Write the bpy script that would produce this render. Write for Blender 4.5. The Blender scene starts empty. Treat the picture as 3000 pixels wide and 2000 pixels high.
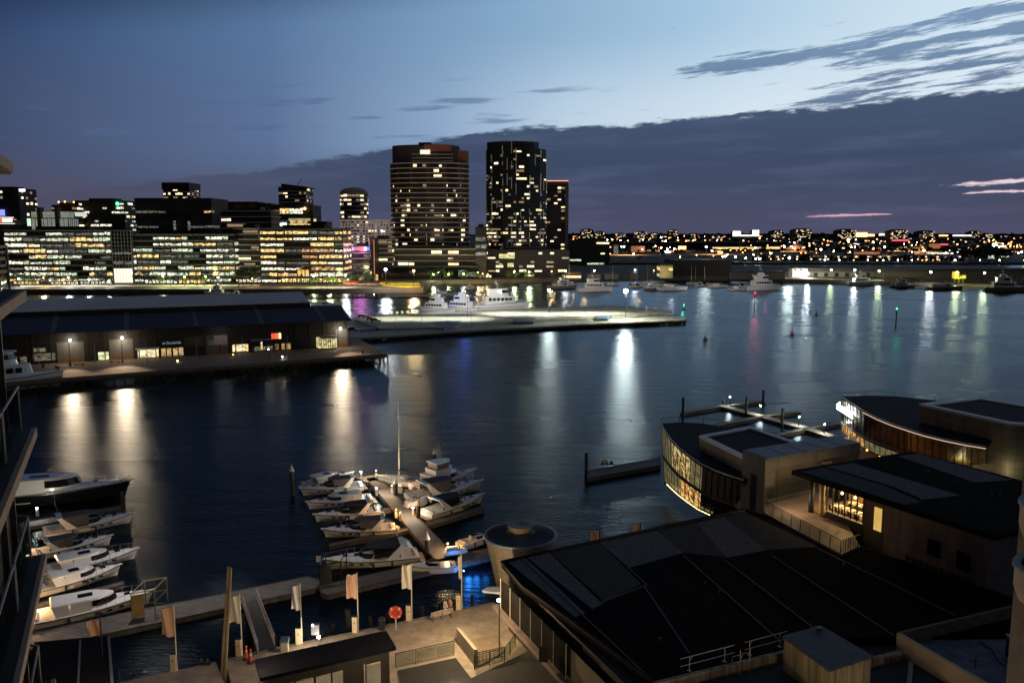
import bpy, math, random
from mathutils import Vector, Matrix
R = random.Random(11)
C = bpy.data.collections.new('Scene'); bpy.context.scene.collection.children.link(C)
SC = bpy.context.scene
FL = 2417.0; T = math.atan(316/FL); H = 38.0
ct, st = math.cos(T), math.sin(T)
def ray(u, v):
    x = (u-1500)/FL; y = (1000-v)/FL
    return x, ct+y*st, -st+y*ct
def P(u, v, z=0.0):
    x, f, g = ray(u, v); k = (z-H)/g
    return Vector((x*k, f*k, z))
def D(u, v, Y):
    x, f, g = ray(u, v); k = Y/f
    return Vector((x*k, Y, H+g*k))
def zat(Y, v):
    x, f, g = ray(0, v); return H+Y*g/f
def lerp(a, b, t): return a+(b-a)*t
# ------------------------------------------------------------------ materials
def srgb(r, g, b):
    f = lambda c: (c/255/12.92) if c/255 <= .04045 else ((c/255+.055)/1.055)**2.4
    return (f(r), f(g), f(b))
MATS = {}
def _pos(nt, sc=(1, 1, 1)):
    g = nt.nodes.new('ShaderNodeNewGeometry'); m = nt.nodes.new('ShaderNodeMapping')
    m.inputs['Scale'].default_value = sc
    nt.links.new(g.outputs['Position'], m.inputs['Vector']); return m.outputs['Vector']
def mat(name, col, rough=.6, metal=0., var=.25, scale=1.5, bump=0., sc=(1, 1, 1), spec=.5, coat=0.):
    if name in MATS: return MATS[name]
    m = bpy.data.materials.new(name); m.use_nodes = True; nt = m.node_tree
    b = nt.nodes['Principled BSDF']
    n = nt.nodes.new('ShaderNodeTexNoise'); n.inputs['Scale'].default_value = scale; n.inputs['Detail'].default_value = 6; n.inputs['Roughness'].default_value = .65
    nt.links.new(_pos(nt, sc), n.inputs['Vector'])
    r = nt.nodes.new('ShaderNodeValToRGB')
    r.color_ramp.elements[0].position = .3; r.color_ramp.elements[1].position = .7
    r.color_ramp.elements[0].color = (*[c*(1-var) for c in col], 1)
    r.color_ramp.elements[1].color = (*[min(1, c*(1+var)) for c in col], 1)
    nt.links.new(n.outputs['Fac'], r.inputs['Fac']); nt.links.new(r.outputs['Color'], b.inputs['Base Color'])
    b.inputs['Roughness'].default_value = rough; b.inputs['Metallic'].default_value = metal
    b.inputs['Specular IOR Level'].default_value = spec; b.inputs['Coat Weight'].default_value = coat
    if bump:
        bp = nt.nodes.new('ShaderNodeBump'); bp.inputs['Strength'].default_value = bump; bp.inputs['Distance'].default_value = .05
        nt.links.new(n.outputs['Fac'], bp.inputs['Height']); nt.links.new(bp.outputs['Normal'], b.inputs['Normal'])
    MATS[name] = m; return m
def planks(name, col, rough, per, ang=0., dark=.35, var=.25):
    """boards or slabs: joints from a wave across the given direction"""
    if name in MATS: return MATS[name]
    m = mat(name, col, rough, var=var, scale=.9, bump=.2); nt = m.node_tree; b = nt.nodes['Principled BSDF']
    mp = nt.nodes.new('ShaderNodeMapping'); mp.inputs['Rotation'].default_value = (0, 0, ang)
    g = nt.nodes.new('ShaderNodeNewGeometry'); nt.links.new(g.outputs['Position'], mp.inputs['Vector'])
    br = nt.nodes.new('ShaderNodeTexBrick'); br.inputs['Scale'].default_value = 1/per
    br.inputs['Color1'].default_value = (1, 1, 1, 1); br.inputs['Color2'].default_value = (.8, .8, .8, 1); br.inputs['Mortar'].default_value = (dark, dark, dark, 1)
    br.inputs['Mortar Size'].default_value = .03; br.inputs['Brick Width'].default_value = 2.2; br.inputs['Row Height'].default_value = 1.0
    nt.links.new(mp.outputs['Vector'], br.inputs['Vector'])
    mx = nt.nodes.new('ShaderNodeMix'); mx.data_type = 'RGBA'; mx.blend_type = 'MULTIPLY'; mx.inputs[0].default_value = 1
    src = b.inputs['Base Color'].links[0].from_socket
    nt.links.new(src, mx.inputs[6]); nt.links.new(br.outputs['Color'], mx.inputs[7]); nt.links.new(mx.outputs[2], b.inputs['Base Color'])
    return m
def panels(name, col, rough, bw, bh, dark=.45, var=.18):
    """wall panels with joints, laid out along the wall and up"""
    if name in MATS: return MATS[name]
    m = mat(name, col, rough, var=var, scale=.6, sc=(1, 1, .3), bump=.15); nt = m.node_tree; b = nt.nodes['Principled BSDF']
    g = nt.nodes.new('ShaderNodeNewGeometry'); s = nt.nodes.new('ShaderNodeSeparateXYZ'); nt.links.new(g.outputs['Position'], s.inputs[0])
    a = nt.nodes.new('ShaderNodeMath'); a.operation = 'SUBTRACT'; nt.links.new(s.outputs[0], a.inputs[0]); nt.links.new(s.outputs[1], a.inputs[1])
    c = nt.nodes.new('ShaderNodeCombineXYZ'); nt.links.new(a.outputs[0], c.inputs[0]); nt.links.new(s.outputs[2], c.inputs[1])
    br = nt.nodes.new('ShaderNodeTexBrick'); br.offset = 0; br.inputs['Scale'].default_value = 1; br.inputs['Brick Width'].default_value = bw; br.inputs['Row Height'].default_value = bh
    br.inputs['Color1'].default_value = (1, 1, 1, 1); br.inputs['Color2'].default_value = (.82, .82, .82, 1); br.inputs['Mortar'].default_value = (dark, dark, dark, 1); br.inputs['Mortar Size'].default_value = .035
    nt.links.new(c.outputs[0], br.inputs['Vector'])
    mx = nt.nodes.new('ShaderNodeMix'); mx.data_type = 'RGBA'; mx.blend_type = 'MULTIPLY'; mx.inputs[0].default_value = 1
    nt.links.new(b.inputs['Base Color'].links[0].from_socket, mx.inputs[6]); nt.links.new(br.outputs['Color'], mx.inputs[7]); nt.links.new(mx.outputs[2], b.inputs['Base Color'])
    return m
def emi(name, col, s, samp='NONE'):
    if name in MATS: return MATS[name]
    m = bpy.data.materials.new(name); m.use_nodes = True; nt = m.node_tree; nt.nodes.clear()
    o = nt.nodes.new('ShaderNodeOutputMaterial'); e = nt.nodes.new('ShaderNodeEmission')
    e.inputs['Color'].default_value = (*col, 1); e.inputs['Strength'].default_value = s
    nt.links.new(e.outputs[0], o.inputs['Surface'])
    try: m.cycles.emission_sampling = samp
    except Exception: pass
    MATS[name] = m; return m
def winmat(name, col, s, sx=.45, sz=.6, lo=.40, hi=.60, floor=.03, col2=None):
    """a lit room behind glass: blotchy emission (lamps, furniture, blinds) over dark glass"""
    if name in MATS: return MATS[name]
    m = bpy.data.materials.new(name); m.use_nodes = True; nt = m.node_tree
    b = nt.nodes['Principled BSDF']; b.inputs['Base Color'].default_value = (.02, .022, .025, 1); b.inputs['Roughness'].default_value = .15
    n = nt.nodes.new('ShaderNodeTexNoise'); n.inputs['Scale'].default_value = 1; n.inputs['Detail'].default_value = 4; n.inputs['Roughness'].default_value = .7
    nt.links.new(_pos(nt, (sx, sx, sz)), n.inputs['Vector'])
    r = nt.nodes.new('ShaderNodeMapRange'); r.inputs[1].default_value = lo; r.inputs[2].default_value = hi; r.inputs[3].default_value = floor; r.inputs[4].default_value = 1
    nt.links.new(n.outputs['Fac'], r.inputs[0])
    mu = nt.nodes.new('ShaderNodeMath'); mu.operation = 'MULTIPLY'; mu.inputs[1].default_value = s
    nt.links.new(r.outputs[0], mu.inputs[0]); nt.links.new(mu.outputs[0], b.inputs['Emission Strength'])
    n2 = nt.nodes.new('ShaderNodeTexNoise'); n2.inputs['Scale'].default_value = 1.; nt.links.new(_pos(nt, (sx*.35, sx*.35, sz*.5)), n2.inputs['Vector'])
    c = nt.nodes.new('ShaderNodeValToRGB'); c.color_ramp.elements[0].position = .38; c.color_ramp.elements[1].position = .6
    c.color_ramp.elements[0].color = (*col, 1); c.color_ramp.elements[1].color = (*(col2 or col), 1)
    nt.links.new(n2.outputs['Fac'], c.inputs['Fac']); nt.links.new(c.outputs['Color'], b.inputs['Emission Color'])
    try: m.cycles.emission_sampling = 'NONE'
    except Exception: pass
    MATS[name] = m; return m
# ------------------------------------------------------------------ objects
MW = {}
def tag(o, label=None, cat=None, group=None, kind=None):
    if label: o['label'] = label
    if cat: o['category'] = cat
    if group: o['group'] = group
    if kind: o['kind'] = kind
    return o
def thing(name, label, cat, loc, rz=0., group=None, scale=1.):
    o = bpy.data.objects.new(name, None); C.objects.link(o); o.empty_display_size = .3
    o.location = loc; o.rotation_euler = (0, 0, rz); o.scale = (scale,)*3
    MW[o.name] = Matrix.Translation(Vector(loc)) @ Matrix.Rotation(rz, 4, 'Z') @ Matrix.Scale(scale, 4)
    return tag(o, label, cat, group)
class MB:
    def __init__(s): s.v = []; s.f = []
    def add(s, vs, fs):
        n = len(s.v); s.v += [Vector(p) for p in vs]; s.f += [tuple(i+n for i in f) for f in fs]; return s
    def box(s, x0, x1, y0, y1, z0, z1):
        return s.add([(x0, y0, z0), (x1, y0, z0), (x1, y1, z0), (x0, y1, z0), (x0, y0, z1), (x1, y0, z1), (x1, y1, z1), (x0, y1, z1)],
                     [(3, 2, 1, 0), (4, 5, 6, 7), (0, 1, 5, 4), (1, 2, 6, 5), (2, 3, 7, 6), (3, 0, 4, 7)])
    def obox(s, c, a, lx, ly, z0, z1):
        ca, sa = math.cos(a), math.sin(a); q = [(-lx/2, -ly/2), (lx/2, -ly/2), (lx/2, ly/2), (-lx/2, ly/2)]
        pts = [(c[0]+x*ca-y*sa, c[1]+x*sa+y*ca) for x, y in q]
        return s.prism(pts, z0, z1)
    def prism2(s, bot, top, caps=True):
        n = len(bot); ar = sum(bot[i][0]*bot[(i+1) % n][1]-bot[(i+1) % n][0]*bot[i][1] for i in range(n))
        if ar < 0: bot = bot[::-1]; top = top[::-1]
        fs = [(i, (i+1) % n, n+(i+1) % n, n+i) for i in range(n)]
        if caps: fs += [tuple(range(n-1, -1, -1)), tuple(range(n, 2*n))]
        return s.add(list(bot)+list(top), fs)
    def prism(s, pts, z0, z1): return s.prism2([(p[0], p[1], z0) for p in pts], [(p[0], p[1], z1) for p in pts])
    def bar(s, a, b, w, h):
        """horizontal-ish bar from a to b, width w, height h below the line"""
        a = Vector(a); b = Vector(b); d = (b-a); d.z = 0; d.normalize(); n = Vector((-d.y, d.x, 0))*w/2; q = Vector((0, 0, -h))
        return s.add([a-n+q, b-n+q, b+n+q, a+n+q, a-n, b-n, b+n, a+n], [(3, 2, 1, 0), (4, 5, 6, 7), (0, 1, 5, 4), (1, 2, 6, 5), (2, 3, 7, 6), (3, 0, 4, 7)])
    def tube(s, a, b, r, n=6, r2=None):
        a = Vector(a); b = Vector(b); d = (b-a).normalized(); r2 = r if r2 is None else r2
        x = d.orthogonal().normalized(); y = d.cross(x); vs = []
        for p, q in ((a, r), (b, r2)):
            for i in range(n):
                t = 2*math.pi*i/n; vs.append(p+x*math.cos(t)*q+y*math.sin(t)*q)
        return s.add(vs, [(i, (i+1) % n, n+(i+1) % n, n+i) for i in range(n)]+[tuple(range(n-1, -1, -1)), tuple(range(n, 2*n))])
    def path(s, pts, r, n=5):
        for a, b in zip(pts, pts[1:]): s.tube(a, b, r, n)
        return s
    def lathe(s, c, prof, n=16):
        vs = []; fs = []
        for r, z in prof:
            for i in range(n):
                t = 2*math.pi*i/n; vs.append((c[0]+r*math.cos(t), c[1]+r*math.sin(t), z))
        for k in range(len(prof)-1):
            for i in range(n): fs.append((k*n+i, k*n+(i+1) % n, (k+1)*n+(i+1) % n, (k+1)*n+i))
        fs += [tuple(range(n-1, -1, -1)), tuple(range((len(prof)-1)*n, len(prof)*n))]
        return s.add(vs, fs)
    def ball(s, c, r, n=8, m=6):
        return s.lathe(c, [(max(.001, r*math.sin(math.pi*k/m)), c[2]-r*math.cos(math.pi*k/m)) for k in range(m+1)], n)
    def quad(s, a, b, c, d): return s.add([a, b, c, d], [(0, 1, 2, 3)])
    def panel(s, a, b, c, d, t=.05):
        """thin solid panel"""
        a, b, c, d = map(Vector, (a, b, c, d)); n = (b-a).cross(d-a).normalized()*t
        return s.add([a, b, c, d, a+n, b+n, c+n, d+n], [(3, 2, 1, 0), (4, 5, 6, 7), (0, 1, 5, 4), (1, 2, 6, 5), (2, 3, 7, 6), (3, 0, 4, 7)])
    def build(s, name, m, parent=None, local=False, smooth=False, label=None, kind=None):
        vs = s.v
        if parent is not None and not local:
            inv = MW[parent.name].inverted(); vs = [inv @ p for p in vs]
        me = bpy.data.meshes.new(name); me.from_pydata([tuple(p) for p in vs], [], s.f); me.materials.append(m)
        if smooth: me.polygons.foreach_set('use_smooth', [True]*len(me.polygons))
        o = bpy.data.objects.new(name, me); C.objects.link(o)
        if parent is not None:
            o.parent = parent; MW[o.name] = MW[parent.name]
        return tag(o, label, None, None, kind)
def single(mb, name, m, label, cat, group=None, smooth=False, kind=None):
    o = mb.build(name, m, None, smooth=smooth)
    return tag(o, label, cat if kind != 'structure' else cat, group, kind)
def copy_tree(o, parent=None):
    c = o.copy(); C.objects.link(c)
    if parent is not None: c.parent = parent
    for ch in list(o.children): copy_tree(ch, c)
    return c
def text(body, size, name, m, parent, loc, rot, ext=.03, align='CENTER'):
    cu = bpy.data.curves.new(name, 'FONT'); cu.body = body; cu.size = size; cu.extrude = ext; cu.align_x = align; cu.align_y = 'CENTER'
    cu.materials.append(m); o = bpy.data.objects.new(name, cu); C.objects.link(o)
    M = Matrix.Translation(Vector(loc)) @ rot.to_4x4()
    if parent is not None: o.parent = parent; M = MW[parent.name].inverted() @ M
    o.matrix_basis = M; bpy.context.view_layer.update()
    me = bpy.data.meshes.new_from_object(o); o2 = bpy.data.objects.new(name, me); C.objects.link(o2)
    if parent is not None: o2.parent = parent
    o2.matrix_basis = M; bpy.data.objects.remove(o); return o2
def light(loc, w, col, r=.25, parent=None, spot=None, name='light'):
    ld = bpy.data.lights.new(name, 'SPOT' if spot else 'POINT'); ld.energy = w; ld.color = col; ld.shadow_soft_size = r
    if spot: ld.spot_size = math.radians(spot); ld.spot_blend = .6
    o = bpy.data.objects.new(name, ld); C.objects.link(o)
    if parent is not None: o.parent = parent; o.location = MW[parent.name].inverted() @ Vector(loc)
    else: o.location = loc
    return o
WARM = (1, .60, .27); ORANGE = (1, .5, .16); COOL = (1, 1, .84); WHITE = (1, .93, .82); LIME = (.95, 1, .5)
# materials used all over
M_dark = mat('dark_metal', (.02, .021, .024), .5, .3)
M_white = mat('white_gelcoat', (.80, .80, .80), .25, var=.06, scale=.8, coat=.4)
M_white2 = mat('cream_gelcoat', (.72, .68, .60), .3, var=.08, scale=.8, coat=.3)
M_navy = mat('dark_hull_paint', (.012, .013, .018), .15, var=.2, coat=.6)
M_glass = mat('tinted_glass', (.008, .010, .012), .06, var=.1)
M_canvas = mat('black_canvas', (.015, .015, .018), .8, var=.3, bump=.3)
M_canvas2 = mat('grey_canvas', (.10, .095, .10), .8, var=.25, bump=.3)
M_steel = mat('stainless_tube', (.55, .55, .55), .25, 1., var=.1)
M_teak = mat('teak_deck', (.16, .095, .055), .6, var=.3, scale=6, sc=(1, 8, 1))
M_cream = mat('cream_vinyl', (.42, .36, .29), .55, var=.12)
M_timber = mat('weathered_timber', (.075, .058, .045), .8, var=.4, scale=3, sc=(1, 1, .2), bump=.4)
M_pile = mat('tarred_pile', (.018, .016, .015), .7, var=.4, scale=3, sc=(1, 1, .3))
M_conc = planks('promenade_paving', (.34, .28, .22), .7, 1.2, math.radians(17), .68, .3)
M_pont = planks('pontoon_deck', (.12, .11, .105), .75, 1.1, math.radians(17), .35, .3)
M_rubber = mat('black_rubber', (.012, .012, .012), .7)
M_blackroof = mat('roof_membrane', (.0045, .0045, .005), .95, var=.6, scale=.35, bump=.2, spec=.05)
M_gravel = mat('roof_gravel', (.135, .125, .125), .95, var=.55, scale=5, bump=.8, spec=.1)
M_beige = mat('beige_render', (.30, .26, .20), .8, var=.22, scale=.5, sc=(1, 1, .25))
M_stone = mat('dirty_concrete_wall', (.30, .24, .15), .85, var=.75, scale=1.1, sc=(1.6, 1.6, .18), bump=.3)
M_wall = mat('dark_cladding', (.020, .019, .019), .6, var=.3)
M_curt = mat('curtain_glass', (.010, .013, .014), .12, var=.3, scale=.2)
M_slab = mat('pale_slab_edge', (.16, .15, .14), .7, var=.2)
M_bulbW = emi('lamp_white', (1, .96, .82), 60); M_bulbC = emi('lamp_cool', (.9, 1, .85), 80)
M_bulbO = emi('lamp_sodium', (1, .30, .06), 7); M_bulbA = emi('lamp_amber', (1, .48, .16), 10); M_bulbL = emi('lamp_lime', (.85, 1, .25), 50)
M_red = emi('lamp_red', (1, .05, .08), 8); M_green = emi('lamp_green', (.05, 1, .35), 8)
BULB = {'W': (M_bulbW, WHITE), 'C': (M_bulbC, COOL), 'O': (M_bulbO, ORANGE), 'A': (M_bulbA, WARM), 'L': (M_bulbL, LIME)}
# ------------------------------------------------------------------ sky
def make_world():
    w = bpy.data.worlds.new('World'); SC.world = w; w.use_nodes = True; nt = w.node_tree; nt.nodes.clear(); L = nt.links.new
    def S(x): return x if hasattr(x, 'node') else None
    def m(op, a, b=None, c=None, clamp=False):
        n = nt.nodes.new('ShaderNodeMath'); n.operation = op; n.use_clamp = clamp
        for i, x in enumerate((a, b, c)):
            if x is None: continue
            if S(x) is not None: L(x, n.inputs[i])
            else: n.inputs[i].default_value = x
        return n.outputs[0]
    def sm(x, a, b):      # smoothstep a->b
        n = nt.nodes.new('ShaderNodeMapRange'); n.interpolation_type = 'SMOOTHSTEP'; L(x, n.inputs[0])
        n.inputs[1].default_value = a; n.inputs[2].default_value = b; n.inputs[3].default_value = 0; n.inputs[4].default_value = 1
        return n.outputs[0]
    def lin(x, pts):
        n = nt.nodes.new('ShaderNodeFloatCurve'); c = n.mapping.curves[0]
        x0, x1 = pts[0][0], pts[-1][0]; ys = [p[1] for p in pts]; y0, y1 = min(ys), max(ys)
        for i, (a, b) in enumerate(pts):
            q = ((a-x0)/(x1-x0), (b-y0)/(y1-y0))
            if i < 2: c.points[i].location = q
            else: c.points.new(*q)
        c.points[0].location = ((pts[0][0]-x0)/(x1-x0), (pts[0][1]-y0)/(y1-y0))
        n.mapping.update()
        r = nt.nodes.new('ShaderNodeMapRange'); L(x, r.inputs[0]); r.inputs[1].default_value = x0; r.inputs[2].default_value = x1
        L(r.outputs[0], n.inputs['Value']); return m('ADD', m('MULTIPLY', n.outputs[0], y1-y0), y0)
    def ramp(x, x0, x1, stops):
        r = nt.nodes.new('ShaderNodeMapRange'); L(x, r.inputs[0]); r.inputs[1].default_value = x0; r.inputs[2].default_value = x1
        n = nt.nodes.new('ShaderNodeValToRGB'); e = n.color_ramp.elements
        for i, (p, c) in enumerate(stops):
            q = (p-x0)/(x1-x0)
            if i < 2: e[i].position = q; k = e[i]
            else: k = e.new(q)
            k.color = (*srgb(*c), 1)
        L(r.outputs[0], n.inputs['Fac']); return n.outputs['Color']
    def mix(f, a, b):
        n = nt.nodes.new('ShaderNodeMix'); n.data_type = 'RGBA'
        L(f, n.inputs[0])
        for i, x in ((6, a), (7, b)):
            if S(x) is not None: L(x, n.inputs[i])
            else: n.inputs[i].default_value = (*x, 1)
        return n.outputs[2]
    tc = nt.nodes.new('ShaderNodeTexCoord'); sp = nt.nodes.new('ShaderNodeSeparateXYZ'); L(tc.outputs['Generated'], sp.inputs[0])
    X, Y, Z = sp.outputs
    el = m('MULTIPLY', m('ARCSINE', Z), 57.2958); az = m('MULTIPLY', m('ARCTAN2', X, Y), 57.2958)
    def noise(kx, ky, shear, det=5, rough=.6, off=0.):
        cb = nt.nodes.new('ShaderNodeCombineXYZ'); L(m('MULTIPLY', az, kx), cb.inputs[0])
        L(m('MULTIPLY', m('SUBTRACT', el, m('MULTIPLY', az, shear)), ky), cb.inputs[1]); cb.inputs[2].default_value = off
        n = nt.nodes.new('ShaderNodeTexNoise'); n.inputs['Scale'].default_value = 1; n.inputs['Detail'].default_value = det; n.inputs['Roughness'].default_value = rough
        L(cb.outputs[0], n.inputs['Vector']); return n.outputs['Fac']
    hi = ramp(az, -32, 32, [(-32, (44, 68, 110)), (-16, (86, 117, 156)), (0, (132, 168, 200)), (12, (162, 196, 222)), (24, (200, 222, 238)), (32, (214, 232, 243))])
    lo = ramp(az, -32, 32, [(-32, (62, 76, 108)), (-16, (90, 112, 150)), (-5, (138, 165, 198)), (4, (188, 210, 229)), (16, (214, 229, 240)), (32, (222, 236, 246))])
    hz = ramp(az, -32, 32, [(-32, (80, 76, 94)), (-14, (74, 79, 104)), (0, (69, 82, 112)), (12, (67, 78, 104)), (22, (94, 82, 98)), (26, (88, 80, 102)), (32, (84, 82, 104))])
    clear = mix(sm(el, 7., 14.), lo, hi)
    clear = mix(sm(el, .5, 6.5), hz, clear)
    ef = m('ADD', el, m('MULTIPLY', m('MAXIMUM', m('SUBTRACT', 4., az), 0.), .13))
    clear = mix(sm(ef, 15.0, 20.5), clear, (.010, .017, .036))
    clear = mix(sm(el, 36, 62), clear, (.085, .130, .235))
    # cloud bank
    n1 = noise(.22, 1.1, .06); n2 = noise(.8, 3.2, .06, 6, .65, 3.)
    bound = lin(az, [(-32, 1.5), (-24, 3.2), (-18, 4.0), (-10, 5.3), (-1, 6.85), (11, 7.45), (22, 8.0), (32, 8.4), (60, 8.)])
    d = m('SUBTRACT', bound, el)
    d = m('ADD', d, m('MULTIPLY', m('SUBTRACT', n1, .5), 1.2)); d = m('ADD', d, m('MULTIPLY', m('SUBTRACT', n2, .5), .9))
    wl = sm(az, -24, -4)
    bank = m('MULTIPLY', sm(d, -.12, .22), lin(az, [(-40, .55), (-20, .8), (-8, 1.), (60, 1.)]))
    bankc = ramp(el, 0, 9, [(0, (76, 77, 102)), (2.2, (63, 73, 101)), (5, (57, 72, 101)), (9, (66, 84, 113))])
    n4 = noise(.12, .9, .03, 5, .6, 9.)
    bankc = mix(m('MULTIPLY', sm(n4, .45, .75), .35), bankc, srgb(92, 104, 136))
    # horizon left is greyer
    bankc = mix(m('MULTIPLY', m('SUBTRACT', 1., wl), .6), bankc, hz)
    # streak clouds
    n3 = noise(.16, 1.7, .10, 7, .68, 5.)
    def band(c0, c1, w, a0, a1, amp):
        q = m('DIVIDE', m('SUBTRACT', el, m('ADD', m('MULTIPLY', az, c1), c0)), w)
        g = m('POWER', 2.718, m('MULTIPLY', m('MULTIPLY', q, q), -1.))
        return m('MULTIPLY', m('MULTIPLY', g, sm(az, a0, a1)), amp)
    wA = m('ADD', .45, m('MULTIPLY', m('MAXIMUM', m('SUBTRACT', az, 9.), 0.), .03))
    bA = m('MULTIPLY', band(9.3, .094, wA, 7, 12, .46), 1.); bB = band(6.55, .12, .95, 15, 22, .36); bC = band(5.4, .125, .55, 12, 20, .24); bD = band(7.8, .12, .35, 20, 27, .2)
    s = m('ADD', m('ADD', bA, bB), m('ADD', bC, bD))
    s = m('ADD', s, m('MULTIPLY', m('SUBTRACT', n3, .5), 1.9))
    streak = m('MULTIPLY', sm(s, .24, .46), sm(az, 6, 11))
    # small wisps left of the centre
    n5 = noise(.13, 1.25, .05, 4, .55, 21.)
    wisp = m('MULTIPLY', m('MULTIPLY', sm(n5, .555, .68), m('MULTIPLY', sm(el, 4.5, 6.), m('SUBTRACT', 1., sm(el, 9.2, 10.5)))), m('MULTIPLY', .6, m('SUBTRACT', 1., sm(az, 3, 8))))
    col = mix(wisp, clear, srgb(78, 100, 138))
    # extra brightness just above the bank on the right
    col = mix(m('MULTIPLY', streak, .92), col, mix(sm(el, 8, 13), srgb(84, 108, 144), srgb(110, 140, 176)))
    col = mix(bank, col, bankc)
    # low pink slits under the bank
    def slit(e0, e1, w, a0, a1, a2, a3, off):
        q = m('DIVIDE', m('SUBTRACT', el, m('ADD', m('MULTIPLY', az, e1), e0)), w)
        g = m('POWER', 2.718, m('MULTIPLY', m('MULTIPLY', q, q), -1.)); nn = noise(.9, 6., .02, 6, .7, off)
        g = m('MULTIPLY', g, m('MULTIPLY', sm(az, a0, a1), m('SUBTRACT', 1., sm(az, a2, a3))))
        return sm(m('ADD', g, m('MULTIPLY', m('SUBTRACT', nn, .5), 2.2)), .5, .95)
    col = mix(m('MULTIPLY', slit(.58, .026, .10, 18, 20.5, 23.5, 25.5, 2.), .85), col, srgb(236, 176, 190))
    col = mix(m('MULTIPLY', slit(1.9, .037, .17, 26, 29, 60, 70, 4.), .95), col, srgb(240, 214, 224))
    col = mix(m('MULTIPLY', slit(2.0, .015, .10, 27, 29, 60, 70, 6.), .9), col, srgb(240, 210, 222))
    # night behind the camera and below the horizon
    dot = m('ADD', m('MULTIPLY', X, .45), m('MULTIPLY', Y, .89))
    col = mix(sm(dot, -.35, .42), (.026, .022, .024), col)
    # a trace of physical twilight
    sky = nt.nodes.new('ShaderNodeTexSky'); sky.sky_type = 'NISHITA'; sky.sun_disc = False
    sky.sun_elevation = math.radians(-3.5); sky.sun_rotation = math.radians(27)
    add = nt.nodes.new('ShaderNodeMix'); add.data_type = 'RGBA'; add.blend_type = 'ADD'; add.inputs[0].default_value = .03
    L(col, add.inputs[6]); L(sky.outputs[0], add.inputs[7])
    bg = nt.nodes.new('ShaderNodeBackground'); L(add.outputs[2], bg.inputs['Color']); bg.inputs['Strength'].default_value = 1.
    o = nt.nodes.new('ShaderNodeOutputWorld'); L(bg.outputs[0], o.inputs['Surface'])
make_world()
# ------------------------------------------------------------------ camera
cd = bpy.data.cameras.new('camera'); cam = bpy.data.objects.new('camera', cd); C.objects.link(cam)
cam.location = (0, 0, H); cam.rotation_euler = (math.pi/2-T, 0, 0)
cd.sensor_width = 36; cd.lens = 36*FL/3000; cd.clip_end = 60000; cd.clip_start = .3
SC.camera = cam
SC.view_settings.view_transform = 'Standard'; SC.view_settings.look = 'None'; SC.view_settings.exposure = 0; SC.view_settings.gamma = 1
SC.cycles.use_denoising = True; SC.cycles.max_bounces = 6; SC.cycles.glossy_bounces = 3; SC.cycles.diffuse_bounces = 2; SC.cycles.transmission_bounces = 4
SC.cycles.caustics_reflective = False; SC.cycles.caustics_refractive = False; SC.cycles.sample_clamp_indirect = 4
SC.cycles.use_light_tree = True
# ------------------------------------------------------------------ water and land
def water_mat():
    m = bpy.data.materials.new('harbour_water'); m.use_nodes = True; nt = m.node_tree; b = nt.nodes['Principled BSDF']
    b.inputs['Base Color'].default_value = (.003, .006, .010, 1); b.inputs['Roughness'].default_value = .27; b.inputs['IOR'].default_value = 1.22; b.inputs['Specular Tint'].default_value = (.66, .83, 1, 1)
    n = nt.nodes.new('ShaderNodeTexNoise'); n.inputs['Scale'].default_value = 1; n.inputs['Detail'].default_value = 5; n.inputs['Roughness'].default_value = .6
    nt.links.new(_pos(nt, (.7, 2.0, 1)), n.inputs['Vector'])
    nb = nt.nodes.new('ShaderNodeTexNoise'); nb.inputs['Scale'].default_value = 1; nb.inputs['Detail'].default_value = 2
    nt.links.new(_pos(nt, (.10, .30, 1)), nb.inputs['Vector']); b0 = nt.nodes.new('ShaderNodeBump'); b0.inputs['Distance'].default_value = .11; nt.links.new(nb.outputs['Fac'], b0.inputs['Height'])
    bp = nt.nodes.new('ShaderNodeBump'); bp.inputs['Strength'].default_value = 1.; bp.inputs['Distance'].default_value = .10
    nt.links.new(b0.outputs['Normal'], bp.inputs['Normal'])
    nt.links.new(n.outputs['Fac'], bp.inputs['Height'])
    # broad wind lanes change the roughness
    n2 = nt.nodes.new('ShaderNodeTexNoise'); n2.inputs['Scale'].default_value = 1; n2.inputs['Detail'].default_value = 3
    nt.links.new(_pos(nt, (.012, .035, 1)), n2.inputs['Vector'])
    r = nt.nodes.new('ShaderNodeMapRange'); r.inputs[1].default_value = .3; r.inputs[2].default_value = .7; r.inputs[3].default_value = .24; r.inputs[4].default_value = .32
    nt.links.new(n2.outputs['Fac'], r.inputs[0])
    nt.nodes.remove(b); gl = nt.nodes.new('ShaderNodeBsdfGlossy'); gl.distribution = 'BECKMANN'; gl.inputs['Color'].default_value = (.50, .61, .72, 1)
    df = nt.nodes.new('ShaderNodeBsdfDiffuse'); df.inputs['Color'].default_value = (.002, .004, .007, 1)
    fr = nt.nodes.new('ShaderNodeFresnel'); fr.inputs['IOR'].default_value = 1.22; mx = nt.nodes.new('ShaderNodeMixShader')
    nt.links.new(r.outputs[0], gl.inputs['Roughness']); nt.links.new(bp.outputs['Normal'], gl.inputs['Normal']); nt.links.new(bp.outputs['Normal'], fr.inputs['Normal'])
    nt.links.new(fr.outputs[0], mx.inputs[0]); nt.links.new(df.outputs[0], mx.inputs[1]); nt.links.new(gl.outputs[0], mx.inputs[2]); nt.links.new(mx.outputs[0], nt.nodes['Material Output'].inputs['Surface'])
    MATS['harbour_water'] = m; return m
wm = water_mat()
tag(MB().quad((-3000, -50, 0), (3500, -50, 0), (3500, 1400, 0), (-3000, 1400, 0)).build('water', wm), kind='structure')
M_land = mat('dark_ground', (.06, .055, .045), .9, var=.5, scale=.02)
M_quay = mat('quay_paving', (.10, .088, .07), .8, var=.25, scale=.1)
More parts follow.
